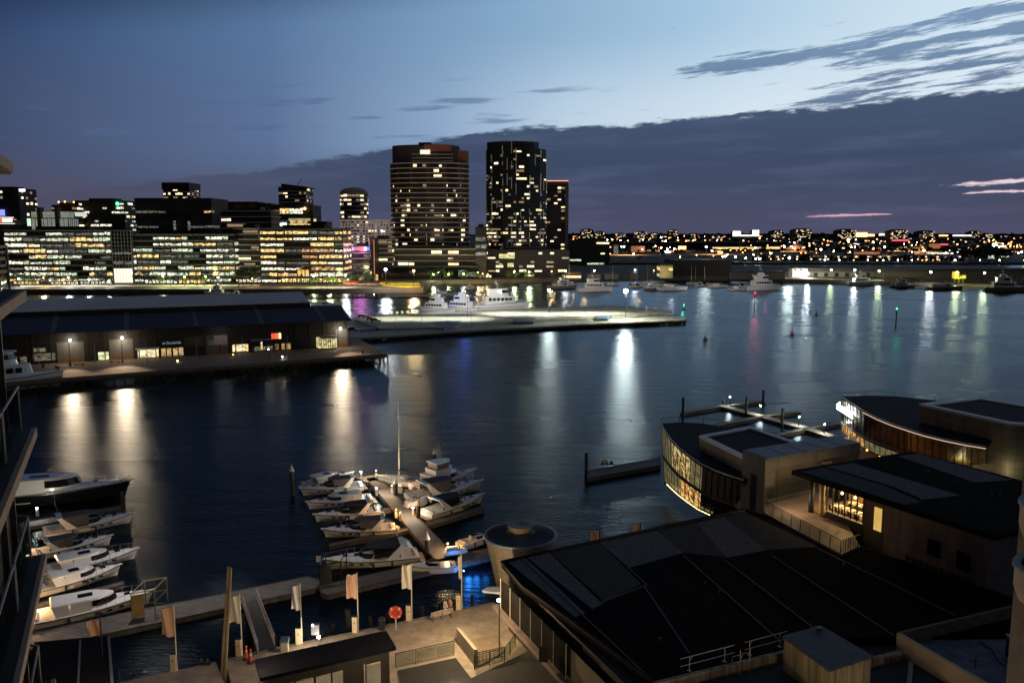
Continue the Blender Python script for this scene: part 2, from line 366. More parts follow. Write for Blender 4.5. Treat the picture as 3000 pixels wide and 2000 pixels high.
qf = [(-300, 862), (600, 861), (1010, 859), (1240, 857), (1262, 838), (1300, 832), (1420, 831), (1660, 825), (1900, 820), (2140, 821), (2300, 828), (2700, 838), (3150, 850)]
pts = [P(u, v) for u, v in qf]; pts += [Vector((pts[-1].x+160, 915, 0)), Vector((-700, 915, 0))]
tag(MB().prism([(p.x, p.y) for p in pts], -2, 3.0).build('quay_land', M_quay), kind='structure')
tag(MB().box(-9000, 12000, 1010, 26000, -2, 2.6).build('far_land', M_land), kind='structure')
tag(MB().box(-3000, 60, 914, 1012, -2, 2.9).build('city_ground', M_land), kind='structure')
# ------------------------------------------------------------------ the city across the water
W_yel = winmat('office_light_yellow', (1, .72, .28), 2.0, .55, .9, col2=(1, .66, .25))
W_wht = winmat('office_light_white', (.95, .97, .74), 1.9, .55, .9, col2=(1, .93, .70))
W_grn = winmat('office_light_green', (.80, .95, .62), 1.3, .5, .8, col2=(.95, 1, .75))
W_dim = winmat('office_light_dim', (.75, .72, .55), .32, .5, .8, col2=(.5, .6, .5))
W_red = winmat('office_light_red', (1, .42, .18), 1.1, .5, .6, col2=(1, .75, .35))
W_apt = winmat('flat_light_warm', (1, .66, .28), 2.0, .6, .5, lo=.2, hi=.5, floor=.35, col2=(1, .85, .55))
W_aptw = winmat('flat_light_pale', (1, .88, .66), 1.3, .6, .5, lo=.2, hi=.5, floor=.3)
W_aptd = winmat('flat_light_dim', (.9, .6, .35), .35, .6, .5, lo=.2, hi=.5, floor=.3)
W_blue = winmat('pale_blue_glass', (.6, .8, .75), .28, .3, .5, col2=(.75, .85, .7))
OFFW = [(W_yel, 5), (W_wht, 3), (W_dim, 3), (W_red, 1)]
OFFG = [(W_wht, 5), (W_grn, 3), (W_yel, 3), (W_dim, 3)]
APT = [(W_apt, 5), (W_aptw, 2), (W_aptd, 5)]
def pick(ws, rnd=R):
    t = sum(w for _, w in ws)*rnd.random()
    for m, w in ws:
        t -= w
        if t <= 0: return m
    return ws[0][0]
UNIT = {}
def unit(m):
    if m.name not in UNIT:
        mb = MB().box(-.5, .5, -.12, 0, 0, 1); me = bpy.data.meshes.new('window'); me.from_pydata([tuple(p) for p in mb.v], [], mb.f); me.materials.append(m); UNIT[m.name] = me
    return UNIT[m.name]
CAM = Vector((0, 0, H))
def facade_windows(root, edges, z0, z1, fl, bay, lit, ws, runs=(1, 3), wh=.54, wz=.24, cap=92, seed=0, density=None, inset=.1):
    """lit windows on each edge ((x,y),(x,y)) that faces the camera; every lit room is its own window part"""
    rn = random.Random(seed or hash(root.name) % 999); inv = MW[root.name].inverted(); out = []
    nf = max(1, int(round((z1-z0)/fl))); fh = (z1-z0)/nf
    for a, b in edges:
        a = Vector((a[0], a[1], 0)); b = Vector((b[0], b[1], 0)); d = b-a; Ln = d.length
        if Ln < 1: continue
        d.normalize(); n = Vector((d.y, -d.x, 0))
        if n.dot(Vector((0, 0, 0))-a) < 0: n = -n
        nb = max(1, int(round(Ln/bay))); bw = Ln/nb
        for i in range(nf):
            j = 0; p = lit if density is None else lit*density((i+.5)/nf)
            while j < nb:
                k = min(nb-j, rn.randint(*runs))
                if rn.random() < p:
                    m = pick(ws, rn); c = a+d*((j+k/2)*bw)+n*inset
                    out.append((k*bw*.92, c, math.atan2(d.y, d.x), z0+i*fh+fh*wz, fh*wh*rn.uniform(.6, 1), m))
                j += k
    rn.shuffle(out); out.sort(key=lambda q: -q[0]*q[4] if len(out) > cap else 0)
    MBs = {}
    for q, (w, c, ang, z, h, m) in enumerate(out):
        if q < cap:
            o = bpy.data.objects.new('window', unit(m)); C.objects.link(o); o.parent = root
            o.matrix_basis = inv @ Matrix.Translation((c.x, c.y, z)) @ Matrix.Rotation(ang, 4, 'Z') @ Matrix.Diagonal((w, 1, h, 1))
        else:
            MBs.setdefault(m.name, (MB(), m))[0].obox((c.x, c.y), ang, w, .24, z, z+h)
    if MBs:
        vs = MB(); me_m = list({k: v[1] for k, v in MBs.items()}.values())
        idx = []
        for i, (mb, m) in enumerate(MBs.values()):
            vs.add(mb.v, mb.f); idx += [i]*len(mb.f)
        o = vs.build('far_windows', me_m[0], root, kind='stuff')
        for m in me_m[1:]: o.data.materials.append(m)
        o.data.polygons.foreach_set('material_index', idx)
def rect(u0, u1, Y, dep, vz=None):
    a = D(u0, 800, Y); b = D(u1, 800, Y); return [(a.x, Y), (b.x, Y), (b.x, Y+dep), (a.x, Y+dep)]
GZ = 3.0
def edges_of(fp):
    return [(fp[i], fp[(i+1) % len(fp)]) for i in range(len(fp))]
def facing(fp):
    out = []; n = len(fp); ar = sum(fp[i][0]*fp[(i+1) % n][1]-fp[(i+1) % n][0]*fp[i][1] for i in range(n)); q = fp if ar > 0 else fp[::-1]
    for a, b in edges_of(q):
        nx, ny = b[1]-a[1], -(b[0]-a[0])
        if nx*(-a[0])+ny*(-a[1]) > 0: out.append((a, b))
    return out
def bands(fp, z0, z1, fl, t, outset, m, root, name='floor_band', every=1):
    nf = max(1, int(round((z1-z0)/fl))); fh = (z1-z0)/nf; mb = MB(); n = len(fp)
    cx = sum(p[0] for p in fp)/n; cy = sum(p[1] for p in fp)/n
    q = []
    for x, y in fp:
        dx, dy = x-cx, y-cy; l = math.hypot(dx, dy); q.append((x+dx/l*outset*1.3, y+dy/l*outset*1.3))
    for i in range(0, nf+1, every): mb.prism(q, z0+i*fh-t/2, z0+i*fh+t/2)
    return mb.build(name, m, root)
def mulls(fp, z0, z1, bay, w, m, root, name='mullions', o=.16):
    mb = MB()
    for a, b in facing(fp):
        a = Vector((*a, 0)); b = Vector((*b, 0)); d = (b-a); L = d.length; d.normalize(); n = Vector((d.y, -d.x, 0)); k = max(1, int(round(L/bay)))
        for i in range(k+1):
            c = a+d*(L*i/k)+n*o; mb.obox((c.x, c.y), math.atan2(d.y, d.x), w, .3, z0, z1)
    return mb.build(name, m, root)
def block(name, label, fp, z0, z1, fl=3.9, bay=4, lit=.6, ws=OFFG, runs=(1, 4), wall=None, slab=None, bt=1.0, bo=.25, mul=None, cap=92, seed=1, cat='building', density=None, wh=.54, roofbox=True, group=None, slabname='floor_band'):
    cx = sum(p[0] for p in fp)/len(fp); cy = sum(p[1] for p in fp)/len(fp)
    t = thing(name, label, cat, (cx, cy, z0), group=group)
    MB().prism(fp, z0, z1).build('wall', wall or M_curt, t)
    bands(fp, z0, z1, fl, bt, bo, slab or M_slab, t, slabname)
    if mul: mulls(fp, z0, z1, mul, .25, M_wall, t)
    facade_windows(t, facing(fp), z0, z1, fl, bay, lit, ws, runs, wh=wh, cap=cap, seed=seed, density=density, inset=.12)
    mb = MB(); q = [(cx+(x-cx)*.985, cy+(y-cy)*.985) for x, y in fp]; mb.prism(q, z1, z1+.9)
    if roofbox:
        q = [(cx+(x-cx)*.5, cy+(y-cy)*.5) for x, y in fp]; mb.prism(q, z1+.9, z1+3.2)
    mb.build('roof', M_wall, t)
    return t
def zt(v, Y): return zat(Y, v)
# --- offices on the left
Y0 = 592
fp = rect(20, 331, Y0, 30)
offA = block('office_building', 'long white-lit office block with seven floors at the far left shore', fp, GZ, zt(676, Y0), 4.1, 4.2, .86, OFFG, (1, 4), slab=M_slab, mul=4.2, seed=4, wh=.6)
fp = rect(386, 690, Y0, 30)
offB = block('office_building', 'long office block of dark spandrels right of the glass stair tower', fp, GZ, zt(688, Y0), 4.1, 4.2, .84, OFFG, (1, 4), mul=4.2, seed=9)
fp = rect(764, 1007, Y0-8, 30)
offC = block('office_building', 'brown office block with rows of yellow-lit floors beside the white dotted building', fp, GZ, zt(672, Y0-8), 4.05, 5.6, .94, OFFW, (1, 3), slab=mat('brown_spandrel', (.055, .035, .03), .6), mul=11, seed=12)
# stair tower
Yt = Y0-3
t = thing('glass_stair_tower', 'glass stair tower with a glowing white lobby between two office blocks', 'tower', D(361, 800, Yt)*1.0)
fp = rect(333, 389, Yt, 14); zT = zt(676, Yt)
MB().prism(fp, GZ, zT).build('wall', M_curt, t); mulls(fp, GZ, zT, 2.4, .16, mat('pale_steel', (.3, .3, .27), .5), t); bands(fp, GZ, zT, 2.6, .16, .2, mat('pale_steel', (.3, .3, .27)), t)
fq = [(fp[0][0]+.4, fp[0][1]-.05), (fp[1][0]-.4, fp[1][1]-.05), (fp[1][0]-.4, fp[1][1]+1), (fp[0][0]+.4, fp[0][1]+1)]
MB().prism(fq, GZ+.3, zt(787, Yt)).build('lobby', winmat('lobby_light', (1, .96, .66), 1.5, .5, .5, lo=.1, hi=.5, floor=.6), t)
MB().prism(fq, zt(775, Yt), zt(766, Yt)).build('window', W_dim, t)
MB().prism([(x, y-.1) for x, y in fq], zt(745, Yt), zt(738, Yt)).build('window', W_dim, t)
# frosted penthouse on office A with chimneys
Yp = Y0+8
t = thing('rooftop_pavilion', 'pale frosted glass rooftop pavilion with dark chimneys on the left office block', 'pavilion', D(156, 676, Yp))
M_frost = winmat('frosted_glass', (.70, .78, .66), .30, .12, .35, lo=.2, hi=.6, floor=.45, col2=(.78, .78, .6))
z0 = zt(676, Yp); z1 = zt(640, Yp); fp = rect(103, 210, Yp, 14)
MB().prism(fp, z0-4, z1).build('wall', M_frost, t); mulls(fp, z0-4, z1, 3, .25, M_wall, t)
fp2 = rect(104, 207, Yp+2, 10); MB().prism(fp2, z1+.4, zt(620, Yp)).build('wall', M_frost, t)
MB().prism(rect(103, 210, Yp-.6, 15), z1-.2, z1+.5).build('roof', M_wall, t); MB().prism(rect(102, 209, Yp+1, 12), zt(620, Yp), zt(618, Yp)).build('roof', M_wall, t)
for u in (125.5, 177): MB().prism(rect(u-5, u+5, Yp-1.2, 5), z0, zt(607, Yp)).build('chimney', M_wall, t)
mb = MB()
for k in range(4):
    a = D(222+k*8.5, 634, Yp+6); b = D(218+k*8.5, 622, Yp+6); w = 2.1
    mb.panel(a, a+Vector((w, 0, 0)), b+Vector((w, 0, 0)), b, .3)
mb.build('skylight', emi('skylight_glow', (.8, .9, .8), .8), t)
# rear blocks at left
def back(name, label, u0, u1, vt, Y, dep=25, **k):
    return block(name, label, rect(u0, u1, Y, dep), GZ, zt(vt, Y), **k)
towL = back('office_tower', 'dark tower with white beacon at the far left edge', -20, 72, 553, 1060, 40, fl=7, bay=5, lit=.16, ws=APT, runs=(1, 1), wall=mat('slate_wall', (.035, .032, .035), .7), slab=mat('slate_wall', (.035, .032, .035)), bt=.4, seed=5)
MB().box(D(57, 557, 1055).x, D(73, 557, 1055).x, 1054, 1055.5, zt(561, 1055), zt(554, 1055)).build('roof_sign', emi('beacon_white', (.9, .95, 1), 3), towL)
MB().box(D(-5, 620, 1055).x, D(9, 620, 1055).x, 1057, 1058.5, zt(632, 1055), zt(614, 1055)).build('roof_sign', emi('sign_blue', (.25, .3, 1), 1.4), towL)
t = thing('roof_sign', 'red and white illuminated rooftop sign at the left edge', 'sign', D(10, 642, 700))
Ys = 700
MB().box(D(-60, 645, Ys).x, D(8, 645, Ys).x, Ys-.5, Ys, zt(651, Ys), zt(640, Ys)).build('red_panel', emi('sign_red', (1, .12, .06), 1.4), t)
MB().box(D(8, 645, Ys).x, D(36, 645, Ys).x, Ys-.5, Ys, zt(650, Ys), zt(640, Ys)).build('white_panel', emi('sign_cream', (1, .93, .78), 2.2), t)
MB().box(D(-60, 645, Ys).x, D(41, 645, Ys).x, Ys-.6, Ys, zt(638, Ys), zt(636, Ys)).box(D(-60, 645, Ys).x, D(43, 645, Ys).x, Ys-.6, Ys, zt(656, Ys), zt(654, Ys)).build('light_strip', emi('sign_strip', (1, .9, .8), 1.3), t)
t = thing('sign_box', 'pale green lit box standing on a dark roof near the left edge', 'sign', D(85, 660, Ys))
MB().box(D(80, 645, Ys).x, D(90, 645, Ys).x, Ys-.5, Ys, zt(662, Ys), zt(640, Ys)).build('panel', emi('sign_palegreen', (.65, .9, .75), 1.1), t)
back('rear_building', 'low dark block carrying the rooftop signs at the left edge', -80, 103, 656, 706, 30, fl=5, bay=6, lit=.10, seed=6, slab=M_wall)
b = back('rear_building', 'dark rear block with a green roof light behind the left offices', 225, 375, 590, 800, 30, fl=4.2, bay=4, lit=.32, ws=OFFG, runs=(1, 3), wall=M_wall, slab=M_wall, bt=.8, seed=17)
MB().ball(D(344, 597, 798), 1.5).build('green_lamp', M_green, b); MB().box(D(231, 600, 799).x, D(238, 600, 799).x, 798.5, 799.9, zt(607, 799), zt(596, 799)).build('window', W_grn, b)
b = back('rear_building', 'low rear block under three orange roof floodlights', 165, 224, 603, 780, 20, fl=4, bay=3, lit=.25, ws=APT, seed=18, wall=mat('brick_dim', (.09, .05, .035), .8), slab=M_wall)
for i, (u, v) in enumerate(((172, 592), (190, 591), (216, 592))):
    a = D(u, v, 779); MB().ball(a, .8).build('floodlight', M_bulbO, b); MB().tube((a.x, a.y+1, a.z-5), (a.x, a.y+1, a.z+.4), .2).build('floodlight_post', M_dark, b)
b = back('rear_building', 'grey windowless-topped hall with dark piers behind the offices', 408, 628, 590, 690, 40, fl=13, bay=6, lit=.35, ws=[(W_dim, 2), (W_yel, 1)], runs=(1, 3), wall=mat('grey_panel', (.07, .068, .06), .7, var=.4, scale=.05), slab=mat('grey_panel2', (.055, .053, .05), .7), bt=5.5, bo=.4, seed=23, wh=.16)
for u in (516, 558): MB().prism(rect(u-4, u+4, 688, 3), zt(675, 690), zt(618, 690)).build('pier', M_wall, b)
for u in (518, 560): MB().prism(rect(u-3, u+3, 687, 1), zt(674, 690), zt(647, 690)).build('window', W_blue, b)
MB().prism(rect(408, 452, 688.6, 1), zt(624, 690), zt(619, 690)).build('window', W_dim, b)
b = back('rear_building', 'wide dark hall with three lamps along its eaves', 620, 800, 600, 745, 40, fl=9, bay=6, lit=.22, ws=OFFW, wall=M_wall, slab=M_wall, bt=3, seed=24, wh=.3)
for u in (695, 735, 797): MB().ball(D(u, 611, 743), .7).build('roof_lamp', M_bulbA, b)
b = back('rear_building', 'dark block with yellow clerestory floors and a bright white sign', 798, 922, 604, 700, 30, fl=8, bay=4, lit=.3, ws=OFFW, wall=M_wall, slab=M_wall, bt=2, seed=25)
Yb = 698
MB().prism(rect(851, 913, Yb, 1), zt(668, Yb), zt(656, Yb)).build('window', W_yel, b); MB().prism(rect(851, 913, Yb, 1), zt(647, Yb), zt(640, Yb)).build('window', winmat('clerestory', (.85, .9, .4), .5, .2, .5, floor=.5), b)
MB().prism(rect(797, 848, Yb-1, 1), zt(670, Yb), zt(645, Yb)).build('sign_board', mat('sign_backing', (.25, .28, .27), .6), b)
MB().prism(rect(802, 844, Yb-1.6, .5), zt(661, Yb), zt(653, Yb)).build('sign_tube', emi('sign_white', (.9, 1, .96), 2.6), b)
MB().ball(D(893, 611, Yb), 1.0).build('roof_lamp', M_bulbA, b); MB().ball(D(884, 613, Yb), .8).build('roof_lamp', M_bulbA, b)
back('plant_room', 'plain dark plant room box beside the yellow clerestory block', 918, 961, 652, 640, 20, fl=30, bay=6, lit=0, wall=M_wall, slab=M_wall, bt=.5, roofbox=False)
# banded apartments
M_balc = mat('balcony_edge', (.75, .68, .62), .7, var=.1)
fpb = rect(655, 800, 640, 22); back('apartment_block', 'banded balcony apartment block behind the middle offices', 655, 800, 618, 640, 24, fl=4.3, bay=4, lit=.14, ws=APT, wall=M_wall, slab=M_balc, bt=.6, bo=1.2, seed=31)
back('apartment_block', 'narrow banded balcony block wedged between two office blocks', 692, 762, 670, 600, 24, fl=3.9, bay=3, lit=.16, ws=APT, wall=M_wall, slab=M_balc, bt=.7, bo=1., seed=32)
# far towers
t = back('residential_tower', 'stubby far tower with an overhanging dark top storey', 491, 568, 538, 1350, 45, fl=6.2, bay=4, lit=.33, ws=APT, runs=(1, 2), wall=M_wall, slab=M_balc, bt=1.2, seed=41, roofbox=False)
MB().prism(rect(487, 566, 1345, 50), zt(556, 1350), zt(535, 1350)).build('crown_box', mat('crown_box', (.03, .022, .02), .6), t)
t = back('residential_tower', 'far tower with a slanted roof left of the domed tower', 824, 904, 549, 1250, 45, fl=5.4, bay=3.4, lit=.36, ws=APT, runs=(1, 2), wall=M_wall, slab=M_balc, bt=1.1, seed=42, roofbox=False)
a = D(824, 549, 1249); b_ = D(904, 549, 1249); z1 = zt(549, 1250)
MB().prism2([(a.x, 1249, z1), (b_.x, 1249, z1), (b_.x, 1295, z1), (a.x, 1295, z1)], [(a.x, 1249, zt(538, 1250)), (b_.x, 1249, z1+.6), (b_.x, 1295, z1+.6), (a.x, 1295, zt(538, 1250))]).build('slanted_roof', M_dark, t)
MB().tube((a.x+24, 1252, z1+3), (b_.x-12, 1252, z1+12), .5).build('roof_mast', M_dark, t)
# domed tower: round plan
def ngon(cx, cy, rx, ry, n, a0=0): return [(cx+rx*math.cos(a0+2*math.pi*i/n), cy+ry*math.sin(a0+2*math.pi*i/n)) for i in range(n)]
Yd = 930; a = D(989, 600, Yd); b_ = D(1071, 600, Yd); rx = (b_.x-a.x)/2; cx = (a.x+b_.x)/2
t = block('domed_tower', 'round banded tower topped by a shallow pale dome', ngon(cx, Yd+rx, rx, rx, 20), GZ, zt(566, Yd), 4.6, 3.6, .42, APT, (1, 2), wall=M_wall, slab=M_balc, bt=.9, bo=.5, seed=44, roofbox=False, cat='tower')
zd = zt(566, Yd); hd = zt(549, Yd)-zd
MB().lathe((cx, Yd+rx), [(rx*.99*math.cos(k*math.pi/16), zd+.9+hd*math.sin(k*math.pi/16)) for k in range(8)]+[(.1, zd+.9+hd)], 28).build('dome', mat('dome_copper', (.36, .25, .19), .6, var=.1), t, smooth=True)
# white dotted building
Yw = 720
t = thing('apartment_block', 'pale concrete block with small scattered square windows', 'building', D(1073, 800, Yw))
fp = rect(1000, 1148, Yw, 30); zw = zt(643, Yw)
MB().prism(fp, GZ, zw).build('wall', mat('pale_concrete', (.42, .37, .36), .8, var=.12, scale=.1), t)
nw = 0
for r_ in range(14):
    for c_ in range(17):
        u = 1006+c_*8.6; v = 651+r_*8.4
        if R.random() < .25: continue
        w = R.choice([2.2, 2.2, 4.5]); lit = R.random() < (.15 if r_ < 5 else .6); a = D(u, v, Yw)
        m = (W_aptw if r_ >= 5 else pick(APT)) if lit else M_glass
        if nw < 98:
            o = bpy.data.objects.new('window', unit(m)); C.objects.link(o); o.parent = t
            o.matrix_basis = MW[t.name].inverted() @ Matrix.Translation((a.x, Yw, a.z-.7)) @ Matrix.Diagonal((w/2, 1, 1.3, 1)); nw += 1
        elif nw == 98: restw = MB(); nw += 1
        if nw > 98: restw.box(a.x-w/4, a.x+w/4, Yw-.12, Yw, a.z-.7, a.z+.6)
restw.build('far_windows', W_aptw, t, kind='stuff')
# added spot in mid-air that washes the white block, no fitting
fl_ = light((D(1070, 700, 690).x, 655, 40), 60000, (1, .85, .8), 1, name='facade_wash', spot=70); fl_.rotation_euler = (math.radians(92), 0, 0)
# media sign building
Ym = 612
t = block('sign_building', 'small block with a red, white and blue media screen near its top', rect(1030, 1084, Ym, 20), GZ, zt(724, Ym), 4, 4, .35, [(W_dim, 3), (W_blue, 3), (W_yel, 1)], (1, 2), seed=51)
xa = D(1031, 728, Ym-.5).x; xb = D(1083, 728, Ym-.5).x
for i, (f0, f1, c, s) in enumerate(((0, .12, (.75, .3, 1), 2.), (.14, .42, (.75, .35, .4), .9), (.42, .68, (1, .12, .2), 2.4), (.68, .84, (.9, .8, 1), 2.6), (.84, 1, (.12, .2, 1), 2.2))):
    MB().box(lerp(xa, xb, f0)+.02, lerp(xa, xb, f1)-.02, Ym-1.2, Ym-.4, zt(734, Ym), zt(724, Ym)).build('screen_panel', emi('screen%d' % i, c, s, 'AUTO'), t)
light(((xa+xb)/2, Ym-6, zt(729, Ym)), 9000, (.85, .2, .55), 2, t)
back('apartment_block', 'dark low block with a striped side left of the big brown tower', 1090, 1150, 702, 640, 20, fl=3.4, bay=3, lit=.2, ws=APT, wall=M_wall, slab=M_balc, bt=.5, seed=52)
b = back('frame_building', 'thin dark slab end framed in orange lit edges', 1083, 1098, 700, 618, 20, fl=40, bay=6, lit=0, wall=M_wall, slab=M_wall, roofbox=False)
for u in (1084, 1097): MB().prism(rect(u-.8, u+.8, 616.5, .5), GZ, zt(702, 617)).build('lit_edge', emi('edge_orange', (1, .45, .2), .6), b)
# the big brown tower
Yq = 690
def chamf(u0, u1, Y, dep, c, bulge=0):
    a = D(u0, 700, Y); b = D(u1, 700, Y); w = b.x-a.x; m = (a.x+b.x)/2
    return [(a.x, Y+c), (a.x+w*.10, Y+c*.35), (a.x+w*.28, Y-bulge*.6), (m, Y-bulge), (b.x-w*.28, Y-bulge*.6), (b.x-w*.10, Y+c*.35), (b.x, Y+c), (b.x, Y+dep), (a.x, Y+dep)]
fp = chamf(1148, 1366, Yq, 34, 8, 2)
M_brown = mat('brown_glass_wall', (.022, .014, .012), .3, var=.3)
dens = lambda f: 1.15 if f < .3 else (.8 if f < .8 else .35)
t = block('residential_tower', 'broad brown apartment tower with white balcony bands and a rust-red crown', fp, GZ+20, zt(478, Yq), 4.05, 2.3, .22, APT, (1, 2), wall=M_brown, slab=M_balc, bt=.62, bo=1.4, seed=61, density=dens, roofbox=False, slabname='balcony_band', cat='tower')
z478 = zt(478, Yq); ztop = zt(424, Yq)
fq = chamf(1150, 1345, Yq+2, 32, 8, 2)
MB().prism(fq, z478, ztop).build('crown_wall', mat('crown_dark', (.03, .025, .028), .5), t)
fr = chamf(1152, 1343, Yq+1.2, 30, 8, 2)
MB().prism([fr[3], fr[4], fr[5], (fr[5][0], fr[5][1]+4), (fr[3][0], fr[3][1]+4)], zt(443, Yq), ztop+.3).build('rust_panel', mat('rust_panel', (.34, .11, .085), .6, var=.2), t)
MB().prism([fr[0], fr[1], fr[2], fr[3], (fr[3][0], fr[3][1]+4), (fr[0][0], fr[0][1]+4)], zt(455, Yq), ztop-.8).build('slate_panel', mat('slate_panel', (.055, .04, .045), .6, var=.2), t)
MB().prism(rect(1343, 1372, Yq+9, 22), zt(476, Yq), zt(438, Yq)).build('rust_panel', mat('rust_panel2', (.26, .09, .055), .6), t)
MB().prism(rect(1232, 1268, Yq+8, 12), ztop, zt(414, Yq)).build('plant_room', M_wall, t)
MB().prism(rect(1236, 1264, Yq-1.9, 1), zt(452, Yq), zt(440, Yq)).build('window', W_aptw, t)
mb = MB()
for v in (452, 463, 472): mb.prism(rect(1212, 1330, Yq-.5, 2), zt(v+.5, Yq), zt(v-.5, Yq))
mb.build('balcony_band', M_balc, t)
mulls(fp, GZ+20, z478, 24, 3.0, mat('brown_pier', (.05, .035, .03), .6), t, 'piers', .5)
t = block('podium', 'long banded podium at the foot of the broad brown tower', rect(1100, 1394, 650, 30), GZ, zt(730, 650), 4.6, 4.5, .16, APT, (1, 2), wall=M_wall, slab=M_balc, bt=.5, bo=1., seed=62)
back('podium_shops', 'dark glazed shopfront row under the brown tower podium', 1110, 1400, 782, 636, 12, fl=9, bay=5, lit=.35, ws=[(W_dim, 2), (W_blue, 3)], wall=M_glass, slab=M_wall, bt=.6, seed=63, roofbox=False)
# the dark tower pair
Ye = 700
fp = chamf(1424, 1600, Ye, 34, 10, 3)
M_fin = mat('pale_fin', (.62, .66, .66), .5, var=.1)
dens = lambda f: 2.1 if f < .32 else (1. if f < .75 else .45)
t = block('residential_tower', 'tall dark glass tower with pale vertical fins and a black crown', fp, GZ+18, zt(438, Ye), 3.25, 2.1, .21, APT+[(W_blue, 2)], (1, 2), wall=mat('black_glass', (.012, .016, .02), .2), slab=M_wall, bt=.3, bo=.1, seed=71, density=dens, roofbox=False, cat='tower')
mb = MB()
for a, b in facing(fp):
    a = Vector((*a, 0)); b = Vector((*b, 0)); d = b-a; L_ = d.length; d.normalize(); n = Vector((d.y, -d.x, 0)); k = int(L_/3.6)
    for i in range(k+1):
        z = GZ+20+R.random()*10
        while z < zt(442, Ye):
            h = R.choice([3.2, 6.4, 9.6]);
            if R.random() < .42:
                c = a+d*(L_*i/max(1, k))+n*.5; mb.obox((c.x, c.y), math.atan2(d.y, d.x), .5, .8, z, z+h)
            z += h+R.choice([3.2, 6.4])
mb.build('fins', M_fin, t)
MB().prism(chamf(1427, 1578, Ye+3, 26, 8, 2), zt(438, Ye), zt(413, Ye)).build('crown_wall', mat('crown_black', (.010, .010, .010), .5), t)
back('residential_tower', 'narrower dark tower with an orange-lit top behind the black-crowned tower', 1601, 1663, 545, 745, 25, fl=3.4, bay=3, lit=.22, ws=APT, runs=(1, 1), wall=M_wall, slab=M_wall, bt=.4, seed=72, cat='tower', density=lambda f: 1.6 if f < .35 else .9)
t = thing('tower_crown', 'glowing orange slatted rooftop screen on the narrower dark tower', 'roof screen', D(1632, 545, 744))
MB().prism(rect(1601, 1663, 744, 12), zt(545, 744)+.95, zt(530, 744)).build('screen_wall', mat('rust_screen', (.16, .05, .03), .6), t)
MB().prism(rect(1601, 1663, 743.4, .5), zt(531, 744), zt(529, 744)).build('light_strip', emi('strip_orange', (1, .5, .3), 1.5), t)
MB().prism(rect(1655, 1664, 738, 6), GZ, zt(545, 740)).build('frame_tower', M_fin if 0 else mat('frame_grey', (.06, .055, .055), .6), t)
mb = MB()
for k in range(5): x = D(1606+k*12, 540, 743.2).x; mb.box(x-.25, x+.25, 743.2, 744, zt(545, 744)+.9, zt(531, 744))
mb.build('slats', M_wall, t)
t = block('podium', 'dark mixed-use podium with scattered yellow rooms below the black-crowned tower', rect(1418, 1668, 668, 30), GZ, zt(735, 668), 3.4, 3.2, .20, APT+[(W_blue, 2)], (1, 2), wall=M_wall, slab=M_wall, bt=.4, seed=73)
for (u0, u1, v0, v1) in ((1462, 1508, 744, 757), (1487, 1505, 771, 782), (1463, 1471, 772, 781)):
    MB().prism(rect(u0, u1, 667.4, .5), zt(v1, 667), zt(v0, 667)).build('window', winmat('lime_room', (.95, .85, .25), .9, .4, .5, floor=.4), t)
back('small_building', 'slim dark block with a pale green top room between the two towers', 1393, 1424, 668, 640, 20, fl=6, bay=4, lit=.3, ws=[(W_blue, 1), (W_dim, 1)], wall=M_wall, slab=M_wall, bt=.5, seed=74)
back('apartment_block', 'dark apartment block with few lit rooms on the river bend', 1664, 1785, 707, 920, 25, fl=4, bay=5, lit=.12, ws=[(W_apt, 1), (W_grn, 2)], wall=M_wall, slab=M_wall, bt=.6, seed=75)
back('low_building', 'dark low sheds with one lit bay beside the river', 1745, 1786, 750, 930, 15, fl=5, bay=4, lit=.5, ws=[(W_blue, 2)], wall=M_wall, slab=M_wall, bt=.4, seed=76, roofbox=False)
# ------------------------------------------------------------------ far suburbs
HZ = [(1958, 1984, 672, 5200), (2080, 2122, 688, 4200), (2255, 2292, 674, 4300), (2320, 2372, 669, 3900), (2449, 2502, 671, 3900), (2602, 2652, 672, 3900), (2686, 2730, 675, 3900), (2838, 2868, 676, 4600),
      (1700, 1738, 670, 4400), (1742, 1772, 677, 4400), (1855, 1895, 677, 4600), (1905, 1925, 681, 4600), (1800, 1830, 682, 4600), (2015, 2050, 683, 4600), (2880, 2900, 683, 4500)]
descr = ['tiny square block alone on the skyline', 'low pale block under the dark cloud', 'mid-height flats left of the stepped flats', 'stepped flats with a bright left corner', 'stepped flats beside the orange floodlights', 'rounded flats right of the orange floodlights', 'flats right of the rounded flats',
         'small peaked block near the right end of the skyline', 'wooded hillside flats left of the horizon gap', 'hillside flats beside the wooded flats', 'broad hilltop block', 'small hilltop block', 'low roof on the ridge', 'low dark ridge roof right of the hilltop', 'low block at the right end of the skyline']
for i, (u0, u1, v, Y) in enumerate(HZ):
    fp = rect(u0, u1, Y, 60); cx = (fp[0][0]+fp[1][0])/2; z1 = zt(v, Y)
    t = thing('distant_block', 'far off '+descr[i], 'building', (cx, Y, 2.6))
    w = fp[1][0]-fp[0][0]
    MB().prism(fp, 2.6, z1-6).prism([(cx-w*.38, Y), (cx+w*.38, Y), (cx+w*.38, Y+50), (cx-w*.38, Y+50)], z1-6, z1-2).prism([(cx-w*.2, Y), (cx+w*.2, Y), (cx+w*.2, Y+50), (cx-w*.2, Y+50)], z1-2, z1).build('wall', mat('far_wall', (.05, .045, .05), .8), t)
    facade_windows(t, [((fp[0][0], Y), (fp[1][0], Y))], 14, z1-5, 6, 6, .4, APT, (1, 1), seed=i+3, wh=.5, inset=1)
